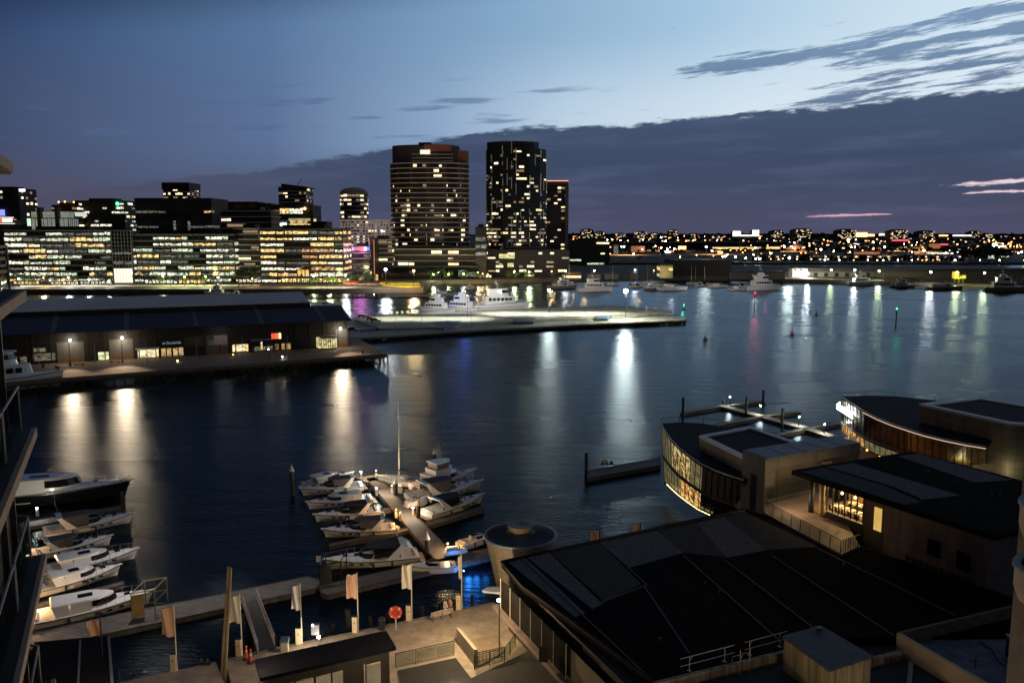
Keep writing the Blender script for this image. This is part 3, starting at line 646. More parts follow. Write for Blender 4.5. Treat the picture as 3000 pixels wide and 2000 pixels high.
def brightbox(label, u0, u1, v0, v1, Y, m, cat='building', name='distant_hall'):
    t = thing(name, label, cat, D((u0+u1)/2, v1, Y))
    MB().prism(rect(u0, u1, Y, 40), 2.6, zt(v0, Y)).build('wall', mat('far_wall', (.05, .045, .05), .8), t)
    MB().prism(rect(u0, u1, Y-3, 2), zt(v1, Y), zt(v0, Y)).build('lit_front', m, t)
    return t
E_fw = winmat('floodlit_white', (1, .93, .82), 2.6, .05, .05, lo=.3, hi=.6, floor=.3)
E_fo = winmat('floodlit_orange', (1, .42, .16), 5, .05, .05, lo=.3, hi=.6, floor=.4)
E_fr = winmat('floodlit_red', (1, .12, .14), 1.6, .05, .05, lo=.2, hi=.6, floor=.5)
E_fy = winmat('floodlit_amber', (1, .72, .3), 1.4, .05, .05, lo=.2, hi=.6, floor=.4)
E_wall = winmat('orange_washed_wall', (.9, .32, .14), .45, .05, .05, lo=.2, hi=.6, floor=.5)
brightbox('white floodlit hall, left of two glowing halls on the horizon', 2143, 2166, 677, 692, 4100, E_fw); brightbox('white floodlit peaked hall, right of two glowing halls on the horizon', 2200, 2219, 674, 692, 4100, E_fw)
brightbox('low glowing white strip between the two white halls', 2166, 2200, 688, 692, 4100, E_fw)
brightbox('fierce orange floodlit terminal on the horizon', 2500, 2535, 681, 694, 4000, E_fo); brightbox('pink-orange floodlit yard right of the terminal', 2535, 2556, 686, 692, 4000, E_fo)
brightbox('long white-lit shed on the horizon left of the flats', 2569, 2601, 684, 690, 4000, E_fw); brightbox('orange-lit depot on the right horizon', 2744, 2770, 688, 692, 4200, E_fo)
brightbox('white-lit strip of shops on the right horizon', 2784, 2838, 688, 692, 4300, E_fw)
brightbox('long red-lit station canopy', 2608, 2656, 702, 706, 2300, E_fr); brightbox('warehouse with an orange wall and a red roof edge', 2718, 2772, 714, 728, 1700, E_wall); brightbox('red roof edge light on the orange warehouse', 2752, 2772, 714, 718, 1695, E_fr)
brightbox('small red shop sign above a white shopfront', 2321, 2336, 712, 718, 1700, E_fr, 'sign'); brightbox('white shopfront below the red sign', 2312, 2340, 720, 729, 1690, E_fw)
brightbox('long orange-lit freight shed', 2500, 2574, 738, 745, 1350, E_wall); brightbox('white-lit filling station canopy', 2243, 2283, 723, 729, 1600, E_fy); brightbox('amber strip of road lighting left of the canopy', 2085, 2243, 724, 729, 1640, E_fy)
brightbox('orange lit building facade on the river bank', 1848, 1888, 721, 738, 1500, E_wall); brightbox('pale lit low block on the river bank', 1797, 1810, 718, 752, 1450, W_dim)
brightbox('orange lit cafe front', 1986, 2008, 721, 731, 1500, E_fo); brightbox('small white lit office', 1948, 1964, 735, 741, 1400, E_fw); brightbox('amber lit doorway block', 2101, 2116, 736, 745, 1400, E_fy)
brightbox('white lit house at the right', 2902, 2916, 712, 720, 1700, E_fw); brightbox('row of white windows at the right', 2918, 2942, 719, 724, 1700, E_fw); brightbox('pale lit villa among the dark trees', 2894, 2912, 748, 763, 1180, W_grn)
brightbox('long white-lit terrace awning', 2712, 2790, 740, 744, 1300, W_wht); brightbox('small lit pavilion in the trees at the right', 2932, 2952, 749, 753, 1200, W_wht)
brightbox('pale grey elevated road with a lit edge', 1664, 2300, 708, 711, 1900, mat('viaduct', (.22, .18, .18), .7), 'road bridge', 'viaduct')
# random low suburb buildings
rb = random.Random(5)
GEN = 0
for row, (va, vb, n) in enumerate(((690, 697, 62), (698, 706, 52), (708, 720, 44), (722, 738, 36))):
    for i in range(n):
        u = 1672+(3000-1672)*(i+rb.random()*.8)/n; v = rb.uniform(va, vb); p = P(u, v, 2.6); Y = p.y
        if Y > 16000: Y = 9000+rb.random()*3000; p = D(u, 690, Y)
        w = rb.uniform(8, 22)*(Y/1500)**.7; h = rb.uniform(5, 12)*(Y/1500)**.35
        col = ['grey', 'brown', 'pale', 'dark'][rb.randrange(4)]
        t = thing('suburban_building', '%s low building, %s from the left in %s row of suburb roofs' % (col, ['first', 'second', 'third', 'fourth', 'fifth', 'sixth', 'seventh', 'eighth', 'ninth', 'tenth'][i] if i < 10 else 'number %d' % (i+1), ['the most distant', 'the second farthest', 'the third farthest', 'the nearest'][row]), 'building', (p.x, Y, 2.6), group='low buildings of the far suburb')
        mw = {'grey': mat('sub_grey', (.05, .05, .052)), 'brown': mat('sub_brown', (.06, .04, .03)), 'pale': mat('sub_pale', (.13, .12, .11)), 'dark': mat('sub_dark', (.018, .018, .02))}[col]
        MB().box(p.x-w/2, p.x+w/2, Y, Y+w*.7, 2.6, 2.6+h).build('wall', mw, t)
        MB().prism2([(p.x-w*.53, Y-.4, 2.6+h), (p.x+w*.53, Y-.4, 2.6+h), (p.x+w*.53, Y+w*.75, 2.6+h), (p.x-w*.53, Y+w*.75, 2.6+h)], [(p.x-w*.3, Y+w*.3, 2.6+h*1.3), (p.x+w*.3, Y+w*.3, 2.6+h*1.3), (p.x+w*.3, Y+w*.4, 2.6+h*1.3), (p.x-w*.3, Y+w*.4, 2.6+h*1.3)]).build('roof', M_wall, t)
        for k in range(rb.choice([1, 1, 2, 2, 3])):
            m = rb.choice([W_aptw, W_apt, W_apt, E_fo, E_fy, E_fw]); ww = rb.uniform(.12, .4)*w; x = p.x+rb.uniform(-.4, .4)*w
            o = bpy.data.objects.new('window', unit(m)); C.objects.link(o); o.parent = t; z = 2.6+h*rb.uniform(.2, .65)
            o.matrix_basis = MW[t.name].inverted() @ Matrix.Translation((x, Y, z)) @ Matrix.Diagonal((ww, 4, h*.2, 1))
# townhouse row with white frames across the river
M_frame = mat('white_house_frame', (.7, .7, .7), .7, var=.1)
for i in range(21):
    u = 2205+i*29.5+R.uniform(-3, 3); Y = 1085+R.uniform(0, 12); w = 26; v0 = 746+R.uniform(-3, 5)
    a = D(u, 770, Y); b_ = D(u+w, 770, Y); z1 = zt(v0, Y); t = thing('townhouse', ['white framed townhouse', 'townhouse with a white portal frame', 'dark townhouse with thin white frame'][i % 3]+', number %d from the left beyond the river' % (i+1), 'house', ((a.x+b_.x)/2, Y, 2.6), group='white framed townhouses beyond the river')
    MB().box(a.x, b_.x, Y, Y+10, 2.6, z1-1).build('wall', M_wall, t)
    s = R.choice([0, 1]); xm = lerp(a.x, b_.x, .62)
    x0, x1 = (a.x, xm) if s else (lerp(a.x, b_.x, .38), b_.x)
    MB().box(x0, x0+.5, Y-1.2, Y, 2.6, z1).box(x1-.5, x1, Y-1.2, Y, 2.6, z1).box(x0+.5, x1-.5, Y-1.2, Y, z1-.6, z1).build('frame', M_frame, t)
    for k in range(R.choice([1, 2, 3])):
        m = R.choice([W_aptw, W_apt, W_aptd, W_dim]); o = bpy.data.objects.new('window', unit(m)); C.objects.link(o); o.parent = t
        o.matrix_basis = MW[t.name].inverted() @ Matrix.Translation((lerp(x0+1.5, x1-1.5, R.random()), Y-.05, 3.4+R.choice([0, 3.2, 3.2]))) @ Matrix.Diagonal((R.uniform(1.5, 3.5), 1, 1.9, 1))
# ------------------------------------------------------------------ lamps
def lamp(label, base, h, kind, r=.3, W=0, arm=0., group=None, name='street_lamp', cat='street lamp', lr=.3):
    m, col = BULB[kind]; b = Vector(base); t = thing(name, label, cat, b, group=group)
    pr = max(.07, h*.008)
    mb = MB().tube(b, b+Vector((0, 0, h)), pr*1.3, 6, pr*.8)
    if arm: mb.tube(b+Vector((0, 0, h)), b+Vector((arm, 0, h+.15)), pr*.7, 5)
    mb.build('pole', M_dark, t); top = b+Vector((arm, 0, h))
    hd_ = MB().lathe((top.x, top.y), [(r*.5, top.z+r*1.0), (r*1.15, top.z+r*.55), (r*1.2, top.z+r*.45)], 10).build('lamp_head', M_dark, t)
    MB().ball(top-Vector((0, 0, r*.35)), r, 10, 6).build('bulb', m, hd_, smooth=True)
    if W: light(top-Vector((0, 0, r*1.6+lr)), W, col, lr, t)
    return t
ORD = ['first', 'second', 'third', 'fourth', 'fifth', 'sixth', 'seventh', 'eighth', 'ninth', 'tenth', 'eleventh', 'twelfth', 'thirteenth', 'fourteenth', 'fifteenth', 'sixteenth', 'seventeenth', 'eighteenth', 'nineteenth', 'twentieth']
KN = {'W': 'white', 'C': 'cool white', 'O': 'orange sodium', 'A': 'amber', 'L': 'lime green'}
# quay promenade lamps: (u, v of bulb, base v, kind, watts)
ql = [(56, 815, 'C', 900), (129, 813, 'A', 1300), (202, 812, 'W', 1300), (262, 818, 'W', 600), (320, 822, 'W', 500), (479, 808, 'L', 1200), (542, 810, 'L', 1200), (604, 809, 'L', 1200), (640, 812, 'W', 400), (740, 815, 'A', 500), (840, 818, 'A', 700), (920, 808, 'L', 1500), (967, 805, 'L', 1500), (1013, 806, 'W', 1800),
      (1131, 788, 'W', 4200), (1213, 792, 'A', 5200), (1270, 803, 'L', 1200), (1315, 803, 'L', 1200), (1358, 802, 'L', 1200), (1400, 797, 'A', 1500), (1414, 801, 'A', 900), (1429, 803, 'A', 900), (1507, 795, 'L', 2000), (1550, 796, 'L', 2000), (1616, 794, 'A', 1200), (1657, 793, 'W', 1200), (1741, 792, 'W', 900), (1860, 790, 'W', 800), (1915, 792, 'A', 700)]
for i, (u, v, k, W) in enumerate(ql):
    edge = 846 if u < 1240 else (828 if u < 1800 else 822)
    b = P(u, edge-5 if W < 4000 else edge, GZ); h = zat(b.y, v)-GZ
    lamp('%s promenade lamp, %s from the left on the far quay' % (KN[k], ORD[i] if i < 20 else 'number %d' % (i+1)), b, h, k, .45 if W < 4000 else .8, W*(8 if u < 1250 else 4), group='lamps along the far promenade')
# big floodlights over the right wharf
for i, (u, v, bv, k, W, lab) in enumerate(((2310, 754, 815, 'C', 13000, 'tall floodlight mast with a cold star of light left of the brightest wharf lamp'), (2366, 800, 815, 'W', 20000, 'fierce white wharf floodlight on the bright shed corner'), (2434, 790, 817, 'L', 2600, 'small lime wharf lamp behind the lit shed'),
        (2503, 790, 822, 'W', 6500, 'white wharf lamp above the ferry'), (2574, 793, 820, 'L', 4500, 'lime wharf lamp at the lit shed end'), (2725, 796, 828, 'W', 8000, 'pinkish white wharf lamp right of the pale fence'), (2802, 797, 830, 'L', 5000, 'lime wharf lamp left of the yellow kiosk'), (2882, 798, 832, 'L', 5200, 'lime wharf lamp right of the yellow kiosk'), (2066, 722, 808, 'C', 9000, 'tall masthead floodlight rising behind the sailing boats'))):
    b = P(u, bv, GZ); h = zat(b.y, v)-GZ; lamp(lab, b, h, k, .9 if W > 10000 else .6, W, name='wharf_floodlight', cat='floodlight', lr=.5)
# distant road lamps
fl = [(2310, 705, 'O'), (2361, 707, 'O'), (2425, 705, 'O'), (2432, 707, 'O'), (2462, 708, 'O'), (2485, 707, 'O'), (2537, 705, 'O'), (2546, 705, 'O'), (2594, 707, 'O'), (2290, 720, 'O'), (2249, 718, 'O'), (2262, 740, 'O'), (2405, 730, 'W'), (2347, 740, 'O'), (2360, 740, 'O'), (2392, 740, 'O'), (2485, 740, 'O'), (2527, 733, 'A'), (2440, 737, 'A'),
      (2214, 757, 'W'), (2226, 757, 'W'), (2258, 758, 'A'), (2294, 757, 'A'), (2335, 758, 'A'), (2377, 758, 'A'), (2417, 760, 'W'), (2459, 762, 'W'), (2501, 763, 'A'), (2543, 764, 'W'), (2570, 765, 'A'), (2587, 765, 'W'), (2602, 709, 'O'), (2663, 708, 'O'), (2698, 707, 'O'), (2726, 706, 'O'), (2684, 717, 'A'), (2795, 708, 'O'), (2823, 706, 'O'), (2884, 708, 'O'), (2918, 708, 'O'),
      (2960, 722, 'O'), (2971, 722, 'O'), (2980, 722, 'O'), (2991, 722, 'O'), (2672, 738, 'W'), (2707, 733, 'W'), (2895, 738, 'O'), (2825, 745, 'W'), (2631, 766, 'W'), (2671, 767, 'W'), (2702, 767, 'O'), (2713, 768, 'O'), (2733, 768, 'O'), (2752, 768, 'O'), (2798, 768, 'W'), (2928, 767, 'W'), (2870, 780, 'W'), (2998, 803, 'L'),
      (1697, 700, 'O'), (1680, 699, 'O'), (1748, 700, 'W'), (1752, 711, 'O'), (1780, 702, 'W'), (1794, 701, 'A'), (1840, 691, 'A'), (1797, 691, 'W'), (1852, 701, 'A'), (1884, 701, 'W'), (1901, 702, 'O'), (1897, 716, 'A'), (1950, 705, 'W'), (1987, 703, 'O'), (1820, 722, 'W'), (1829, 723, 'W'), (1992, 752, 'W'), (1788, 743, 'A'), (2098, 690, 'O'), (2010, 705, 'A'), (2035, 703, 'A'), (2045, 697, 'W'), (2060, 708, 'A'), (2130, 705, 'A'), (2178, 704, 'A'), (2200, 718, 'O'), (2170, 730, 'O'), (2110, 727, 'O'), (2140, 732, 'O'), (2125, 750, 'W'), (2155, 752, 'W'), (2185, 755, 'W'), (2230, 742, 'O'), (2688, 690, 'O')]
for k in range(190):
    fl.append((R.uniform(1670, 2998), 690+abs(R.gauss(0, 1))*12 if k % 2 else R.uniform(692, 752), R.choice('OOAAWW')))
fl.sort()
for i, (u, v, k) in enumerate(fl):
    zz = 13 if v < 735 else 8.5
    b = P(u, v, zz)
    if b.y > 9000 or v < 686.5: b = D(u, v, 7000)
    if b.y < 1015: b = D(u, v, 1025)
    zz = b.z; r = max(.34, b.y*R.uniform(.00045, .00095))*(1.5 if (u, v) in ((2098, 690), (2405, 730), (2688, 690)) else 1)
    lamp('%s road lamp, number %d from the left among the distant street lights' % (KN[k], i+1), (b.x, b.y, 2.6), max(3, zz-2.6), k, r, group='street lights of the far suburb')
for k in range(26):
    q_ = Vector((R.uniform(60, 1500), R.uniform(1150, 2400), 24)); q_.x *= q_.y/1500*.9; light(q_, 500000, (1, .45, .16), 1, name='district_fill', spot=150)  # unseen lights added to warm the suburb ground and walls
# ------------------------------------------------------------------ wharf sheds at the right
t = thing('wharf_shed', 'long pale wharf shed washed by lime and white lamps', 'shed', D(2450, 815, 690))
a = D(2312, 800, 672); b_ = D(2588, 800, 672)
MB().box(a.x, b_.x, 672, 690, GZ, zt(796, 672)).build('wall', mat('shed_wall_pale', (.36, .35, .27), .8), t); MB().box(a.x-.5, b_.x+.5, 671, 691, zt(796, 672), zt(786, 672)).build('roof', mat('shed_roof', (.10, .09, .09), .7), t)
mb = MB()
for k in range(9): x = lerp(a.x, b_.x, (k+.35)/9); mb.box(x, x+3.2, 671.9, 672, GZ+.2, GZ+3.4)
mb.build('doors', M_wall, t)
t = thing('gatehouse', 'white two-window gatehouse on the wharf beside the fierce floodlight', 'building', D(2335, 800, 668))
a = D(2318, 800, 668); b_ = D(2362, 800, 668); MB().box(a.x, b_.x, 665, 671.4, GZ, zt(786, 668)).build('wall', mat('gatehouse_white', (.5, .5, .46), .7), t)
MB().box(D(2327, 790, 665).x, D(2333, 790, 665).x, 664.9, 665, zt(792, 665), zt(788, 665)).build('window', M_glass, t); MB().box(D(2344, 790, 665).x, D(2349, 790, 665).x, 664.9, 665, zt(792, 665), zt(788, 665)).build('window', M_glass, t)
MB().box(a.x-.4, b_.x+.4, 664.5, 671.3, zt(786, 668), zt(784.5, 668)).build('roof', M_wall, t)
t = thing('wharf_shed', 'long dark low shed behind the right wharf fence', 'shed', D(2850, 815, 640))
a = D(2590, 800, 655); b_ = D(3150, 800, 655)
MB().box(a.x, b_.x, 655, 672, GZ, zt(796, 655)).build('wall', mat('shed_wall_dark', (.20, .18, .15), .8), t); MB().box(a.x-.5, b_.x+.5, 654, 673, zt(796, 655), zt(787, 655)).build('roof', mat('shed_roof', (.10, .09, .09)), t)
f = MB(); pa = P(2590, 825, GZ); pb = P(3100, 838, GZ)
for k in range(40):
    q = pa.lerp(pb, k/40); q2 = pa.lerp(pb, (k+.92)/40)
    f.panel(q, q2, q2+Vector((0, 0, 3.6)), q+Vector((0, 0, 3.6)), .1)
single(f, 'wharf_fence', mat('fence_panel', (.40, .36, .28), .8, var=.3, scale=.2), 'long pale panel fence along the edge of the right wharf', 'fence')
single(MB().box(P(2842, 832, GZ).x-4, P(2842, 832, GZ).x-1, 590, 594, GZ, GZ+8).box(P(2842, 832, GZ).x-1, P(2842, 832, GZ).x+1.5, 590, 594, GZ, GZ+4).box(P(2842, 832, GZ).x+1.5, P(2842, 832, GZ).x+4, 590, 594, GZ, GZ+5.5), 'yellow_kiosk', mat('kiosk_yellow', (.62, .5, .04), .6), 'yellow stepped kiosk on the wharf between two lime lamps', 'kiosk')
light((P(2842, 832, GZ).x, 584, 7), 900, LIME, .3, name='kiosk_light')
# mid right shore
b = back('warehouse', 'large unlit warehouse behind the moored yachts', 1972, 2142, 764, 680, 40, fl=14, bay=6, lit=.05, ws=[(W_dim, 1)], wall=mat('warehouse_wall', (.028, .022, .018), .8), slab=M_wall, bt=.6, seed=81, roofbox=False)
b = back('boat_club', 'small white and green clubhouse with a bright room beside the dark warehouse', 1934, 1971, 778, 655, 14, fl=4.5, bay=4, lit=.6, ws=[(W_grn, 2), (W_yel, 1)], wall=mat('club_wall', (.35, .28, .12), .7), slab=M_slab, bt=.4, seed=82, roofbox=False)
light(D(1950, 800, 648), 1500, (1, 1, .7), .4, b)
b = back('marina_kiosk', 'low warm-lit kiosk on the shore left of the moored boats', 1655, 1704, 801, 640, 6, fl=5, bay=3, lit=1, ws=[(W_apt, 1)], wall=M_wall, slab=M_slab, bt=.3, seed=83, roofbox=False)
light(D(1680, 806, 634), 1200, ORANGE, .4, b)
for i, (u0, u1, v, lab) in enumerate(((1722, 1760, 804, 'left low shore shed with dark roof'), (1772, 1812, 803, 'middle low shore shed'), (1848, 1868, 802, 'small shore hut under a white lamp'), (2145, 2200, 799, 'long dim wall shed right of the warehouse'), (2202, 2300, 798, 'long grey quay building left of the floodlit shed'))):
    back('shore_shed', lab, u0, u1, v, 640, 8, fl=5, bay=4, lit=.25, ws=[(W_dim, 1)], wall=mat('shore_wall', (.16, .15, .13), .8), slab=M_slab, bt=.3, seed=90+i, roofbox=False)
# quay frontage
def strip(name, label, u0, v0, u1, v1, z0, z1, w, m, cat='wall'):
    a = P(u0, v0, z1); b = P(u1, v1, z1); mb = MB().bar(a, b, w, z1-z0); return single(mb, name, m, label, cat)
strip('lit_deck_strip', 'long pale strip standing in for the lit deck along the left promenade', 60, 836, 760, 834, GZ, GZ+.7, 1.2, mat('lit_deck_pale', (.85, .8, .62), .6), 'bench')  # bright lit edge of the deck put in as a pale strip
strip('lawn_border', 'flat green lawn strip behind the middle promenade', 700, 832, 1000, 830, GZ, GZ+.15, 8, mat('lawn', (.04, .07, .02), .9), 'lawn')
# yellow and orange lit paving shapes
def patch(name, label, pts, z, col, cat):
    q = [P(u, v, z) for u, v in pts]; return single(MB().prism([(p.x, p.y) for p in q], GZ-.2, z), name, mat(name+'_paint', col, .7, var=.15, scale=.3), label, cat)
patch('yellow_terrace', 'bright yellow painted terrace with a dark slot on the promenade', [(1112, 827), (1128, 824), (1226, 825), (1232, 838), (1190, 840), (1120, 835)], GZ+.5, (.75, .62, .03), 'terrace')
patch('terrace_slot', 'long dark slot across the yellow terrace', [(1128, 828), (1226, 828), (1226, 830), (1128, 830.5)], GZ+.62, (.05, .045, .01), 'bench')
patch('orange_terrace', 'orange painted ramp on the promenade beside the plaza', [(1004, 829), (1030, 822), (1052, 824), (1036, 831), (1008, 834)], GZ+.5, (.75, .17, .02), 'terrace')
for u, k in ((1020, ORANGE), (1160, (1, .85, .4)), (1205, (1, .85, .4)), (1070, (1, .8, .5)), (1090, ORANGE), (1045, ORANGE)):
    p = P(u, 832, GZ); light((p.x, p.y, GZ+9), 9000, k, .5, name='plaza_fill', spot=110)  # added downlights for the plaza, no lamps modelled
b = thing('plaza_canopy', 'low amber lit plaza wall behind the orange ramp', 'canopy', P(1060, 823, GZ))
a = P(1012, 822, GZ); q = P(1104, 822, GZ)
MB().box(a.x, q.x, a.y+3, a.y+6, GZ, GZ+4.5).build('wall', winmat('plaza_glow', (1, .62, .18), 1.0, .4, .4, lo=.2, hi=.6, floor=.4), b); MB().box(a.x-1, q.x+1, a.y+1.5, a.y+7, GZ+4.5, GZ+5).build('roof', M_wall, b)
# shopfront glow along the promenade
for i, (u0, u1, v0, v1, m, lab) in enumerate(((40, 116, 824, 832, W_yel, 'left cafe front'), (150, 230, 826, 832, W_wht, 'second cafe front'), (235, 330, 824, 834, winmat('cafe_bright', (1, .93, .7), 1.2, .6, .6), 'bright cafe front beside the glass lobby'), (425, 520, 820, 829, W_wht, 'striped arcade front'), (524, 600, 820, 829, W_yel, 'arcade front left of the trees'), (640, 678, 816, 823, W_grn, 'pale green restaurant front'), (700, 765, 818, 826, W_wht, 'white shopfront'), (825, 1000, 816, 826, W_yel, 'restaurant strip under the yellow offices'), (871, 906, 790, 803, winmat('orange_bar', (1, .55, .08), 1.3, .5, .6, floor=.5), 'orange glowing bar window'), (1395, 1440, 806, 812, W_apt, 'warm restaurant at the tower foot'))):
    Y = 578 if u1 < 1010 else 640
    t = thing('shopfront', lab+' on the far promenade', 'shopfront', D((u0+u1)/2, v1, Y)); MB().box(D(u0, v1, Y).x, D(u1, v1, Y).x, Y, Y+1.5, max(GZ, zt(v1, Y)), zt(v0, Y)).build('lit_glazing', m, t)
    MB().box(D(u0, v1, Y).x-.5, D(u1, v1, Y).x+.5, Y-1.5, Y+1.6, zt(v0, Y), zt(v0, Y)+.5).build('awning', M_wall, t)
    mulls([(D(u0, v1, Y).x, Y), (D(u1, v1, Y).x, Y), (D(u1, v1, Y).x, Y+1), (D(u0, v1, Y).x, Y+1)], GZ, zt(v0, Y), 2.6, .5, M_wall, t)
# ------------------------------------------------------------------ trees
M_leafd = mat('dark_foliage', (.025, .04, .015), .8, var=.5, scale=.8); M_leafl = mat('lamplit_foliage', (.07, .12, .02), .7, var=.4, scale=.8); M_bark = mat('bark', (.05, .04, .03), .9)  # brighter leaf colour stands in for lamp light on the lit trees
def tree_mesh(r, h, n, leaf, seed):
    rn = random.Random(seed); mb = MB(); cl = [(Vector((rn.gauss(0, .45)*r, rn.gauss(0, .45)*r, h*.62+rn.uniform(-.3, .3)*h*.6)), rn.uniform(.3, .55)*r) for _ in range(9)]
    for _ in range(n):
        c, q = rn.choice(cl); d = Vector((rn.gauss(0, 1), rn.gauss(0, 1), rn.gauss(0, .8))); d.normalize(); p = c+d*q*rn.random()**.4
        a = Vector((rn.gauss(0, 1), rn.gauss(0, 1), rn.gauss(0, 1))).normalized()*leaf; b = a.orthogonal().normalized()*leaf*.7
        mb.quad(p-a, p-b, p+a, p+b)
    return mb
TM = {}
def tree(label, p, h, r, light_=False, group=None, seed=0, name='tree'):
    t = thing(name, label, 'tree', p, R.random()*6, group); k = (seed % 4, light_)
    if k not in TM:
        c = tree_mesh(1, 2.2, 240, .13, seed % 4+2).build('crown', M_leafl if light_ else M_leafd, t, local=True); TM[k] = c.data
    else: c = bpy.data.objects.new('crown', TM[k]); C.objects.link(c); c.parent = t
    c.scale = (r, r, h/2.2*.95)
    tr = MB().tube((0, 0, 0), (0.05, 0, h*.5), h*.022, 6, h*.012).tube((0, 0, h*.35), (h*.12, .1, h*.62), h*.012, 5, h*.006).tube((0, 0, h*.32), (-h*.12, -.1, h*.6), h*.012, 5, h*.006).build('trunk', M_bark, t, local=True)
    return t
i = 0
for u, lt in ((50, 0), (75, 0), (100, 0), (140, 0), (165, 0), (215, 0), (290, 0), (312, 0), (410, 0), (440, 0), (470, 1), (500, 0), (540, 1), (575, 0), (600, 1), (625, 0), (700, 0), (712, 0), (738, 0), (915, 1), (930, 1), (962, 1), (975, 1), (1008, 1), (1030, 0), (1048, 0), (1072, 0), (1088, 0), (1265, 1), (1276, 1), (1311, 1), (1320, 1), (1354, 1), (1363, 1), (1392, 1), (1404, 1), (1490, 1), (1512, 1), (1545, 1), (1557, 1), (1620, 0), (1262, 0), (1290, 0), (1300, 0), (1500, 0)):
    p = P(u, 838 if u < 1240 else 820, GZ); h = R.uniform(8, 11) if not lt else R.uniform(6.5, 8.5)
    if u > 690 and u < 745: h = 14
    i += 1; tree('%s promenade tree, number %d from the left along the far quay' % ('lamp-lit green' if lt else 'dark', i), p, h, h*.34, bool(lt), 'trees along the far promenade', i)
for k in range(26):
    u = 2810+k*8+R.uniform(-5, 5) if k < 18 else R.uniform(1660, 2700); Y = R.uniform(1040, 1150); p = D(u, 780, Y); p.z = 2.6; h = R.uniform(14, 22) if k < 18 else R.uniform(9, 12)
    tree('dark tree, number %d of the trees beyond the river' % (k+1), p, h, h*.42, False, 'dark trees beyond the river', k)
# ridge woods far off
wd = MB(); rn = random.Random(8)
for k in range(2600):
    u = rn.uniform(1660, 3000); v = rn.choice([rn.uniform(687, 691), rn.uniform(692, 700), rn.uniform(700, 735)]); p = P(u, v, 8); Y = min(p.y, 8000); p = D(u, v, Y); s = Y*.0022*rn.uniform(.6, 1.5)
    a = Vector((rn.gauss(0, 1), .2, rn.gauss(0, .7))).normalized()*s; b = Vector((-a.z, 0.3*s, a.x*.6)); wd.quad(p-a, p-b, p+a, p+b)
tag(wd.build('distant_woods', mat('far_foliage', (.018, .022, .012), .9, var=.4, scale=.02)), 'dark mass of trees between the roofs of the far suburb', 'woodland', kind='stuff')
# far hill line
mb = MB(); prev = None; rn = random.Random(3)
for k in range(0, 61):
    u = -200+k*60; z = 20+12*math.sin(k*.35)+rn.uniform(-4, 4)+(45*math.exp(-((u-1720)/70)**2)) ; p = D(u, 684, 12500); p.z = z
    if prev: mb.add([(prev.x, prev.y, 0), (p.x, p.y, 0), p, prev, (prev.x, prev.y+1500, 0), (p.x, p.y+1500, 0)], [(0, 1, 2, 3), (3, 2, 5, 4)])
    prev = p
tag(mb.build('far_hills', mat('hill_dark', (.03, .03, .04), .9)), kind='structure')
# ------------------------------------------------------------------ shared small builders
def pile(label, u, v, vt, r=.22, cone=True, z0=0., group='mooring piles with pointed caps', m=None):
    b = P(u, v, z0); h = zat(b.y, vt)-z0; t = thing('mooring_pile', label, 'pile', b, group=None)
    ch = r*3.2 if cone else 0
    MB().tube(b-Vector((0, 0, 2)), b+Vector((0, 0, h-ch)), r, 10).build('pile_shaft', m or M_pile, t)
    if cone: MB().lathe((b.x, b.y), [(r*1.25, b.z+h-ch), (r*1.25, b.z+h-ch+.05), (.02, b.z+h)], 10).build('pile_cap', mat('white_cap', (.6, .6, .6), .5, var=.05), t)
    return t
def deckpoly(name, label, pts, z0, z1, m, cat, extra=None):
    q = [P(u, v, z1) for u, v in pts]; t = thing(name, label, cat, (sum(p.x for p in q)/len(q), sum(p.y for p in q)/len(q), z1))
    MB().prism([(p.x, p.y) for p in q], z0, z1).build('deck', m, t); return t, q
def balustrade(name, label, pts, h=1.05, n=None, glass=True, m=None, cat='balustrade', gm=None, pw=.04):
    """posts, top rail and glass panels along 3D points"""
    t = thing(name, label, cat, pts[0]); po = MB(); ra = MB(); gl = MB()
    for a, b in zip(pts, pts[1:]):
        L_ = (b-a).length; k = n or max(1, int(round(L_/1.9)))
        for i in range(k+1):
            c = a.lerp(b, i/k); po.tube(c, c+Vector((0, 0, h)), pw, 5)
        ra.tube(a+Vector((0, 0, h)), b+Vector((0, 0, h)), pw*1.1, 5)
        if glass:
            for i in range(k):
                c = a.lerp(b, (i+.05)/k); e = a.lerp(b, (i+.95)/k); gl.panel(c+Vector((0, 0, .1)), e+Vector((0, 0, .1)), e+Vector((0, 0, h-.1)), c+Vector((0, 0, h-.1)), .02)
    po.build('posts', m or M_dark, t); ra.build('top_rail', m or M_dark, t)
    if glass: gl.build('glass_panels', gm or M_balglass, t)
    return t
def glassmat():
    m = bpy.data.materials.new('clear_balustrade_glass'); m.use_nodes = True; nt = m.node_tree; nt.nodes.clear()
    o = nt.nodes.new('ShaderNodeOutputMaterial'); tr = nt.nodes.new('ShaderNodeBsdfTransparent'); tr.inputs[0].default_value = (.72, .76, .74, 1)
    g = nt.nodes.new('ShaderNodeBsdfGlossy'); g.inputs['Roughness'].default_value = .05; mx = nt.nodes.new('ShaderNodeMixShader'); fr = nt.nodes.new('ShaderNodeFresnel')
    mx.inputs[0].default_value = .07; nt.links.new(tr.outputs[0], mx.inputs[1]); nt.links.new(g.outputs[0], mx.inputs[2]); nt.links.new(mx.outputs[0], o.inputs[0]); return m
M_balglass = glassmat()
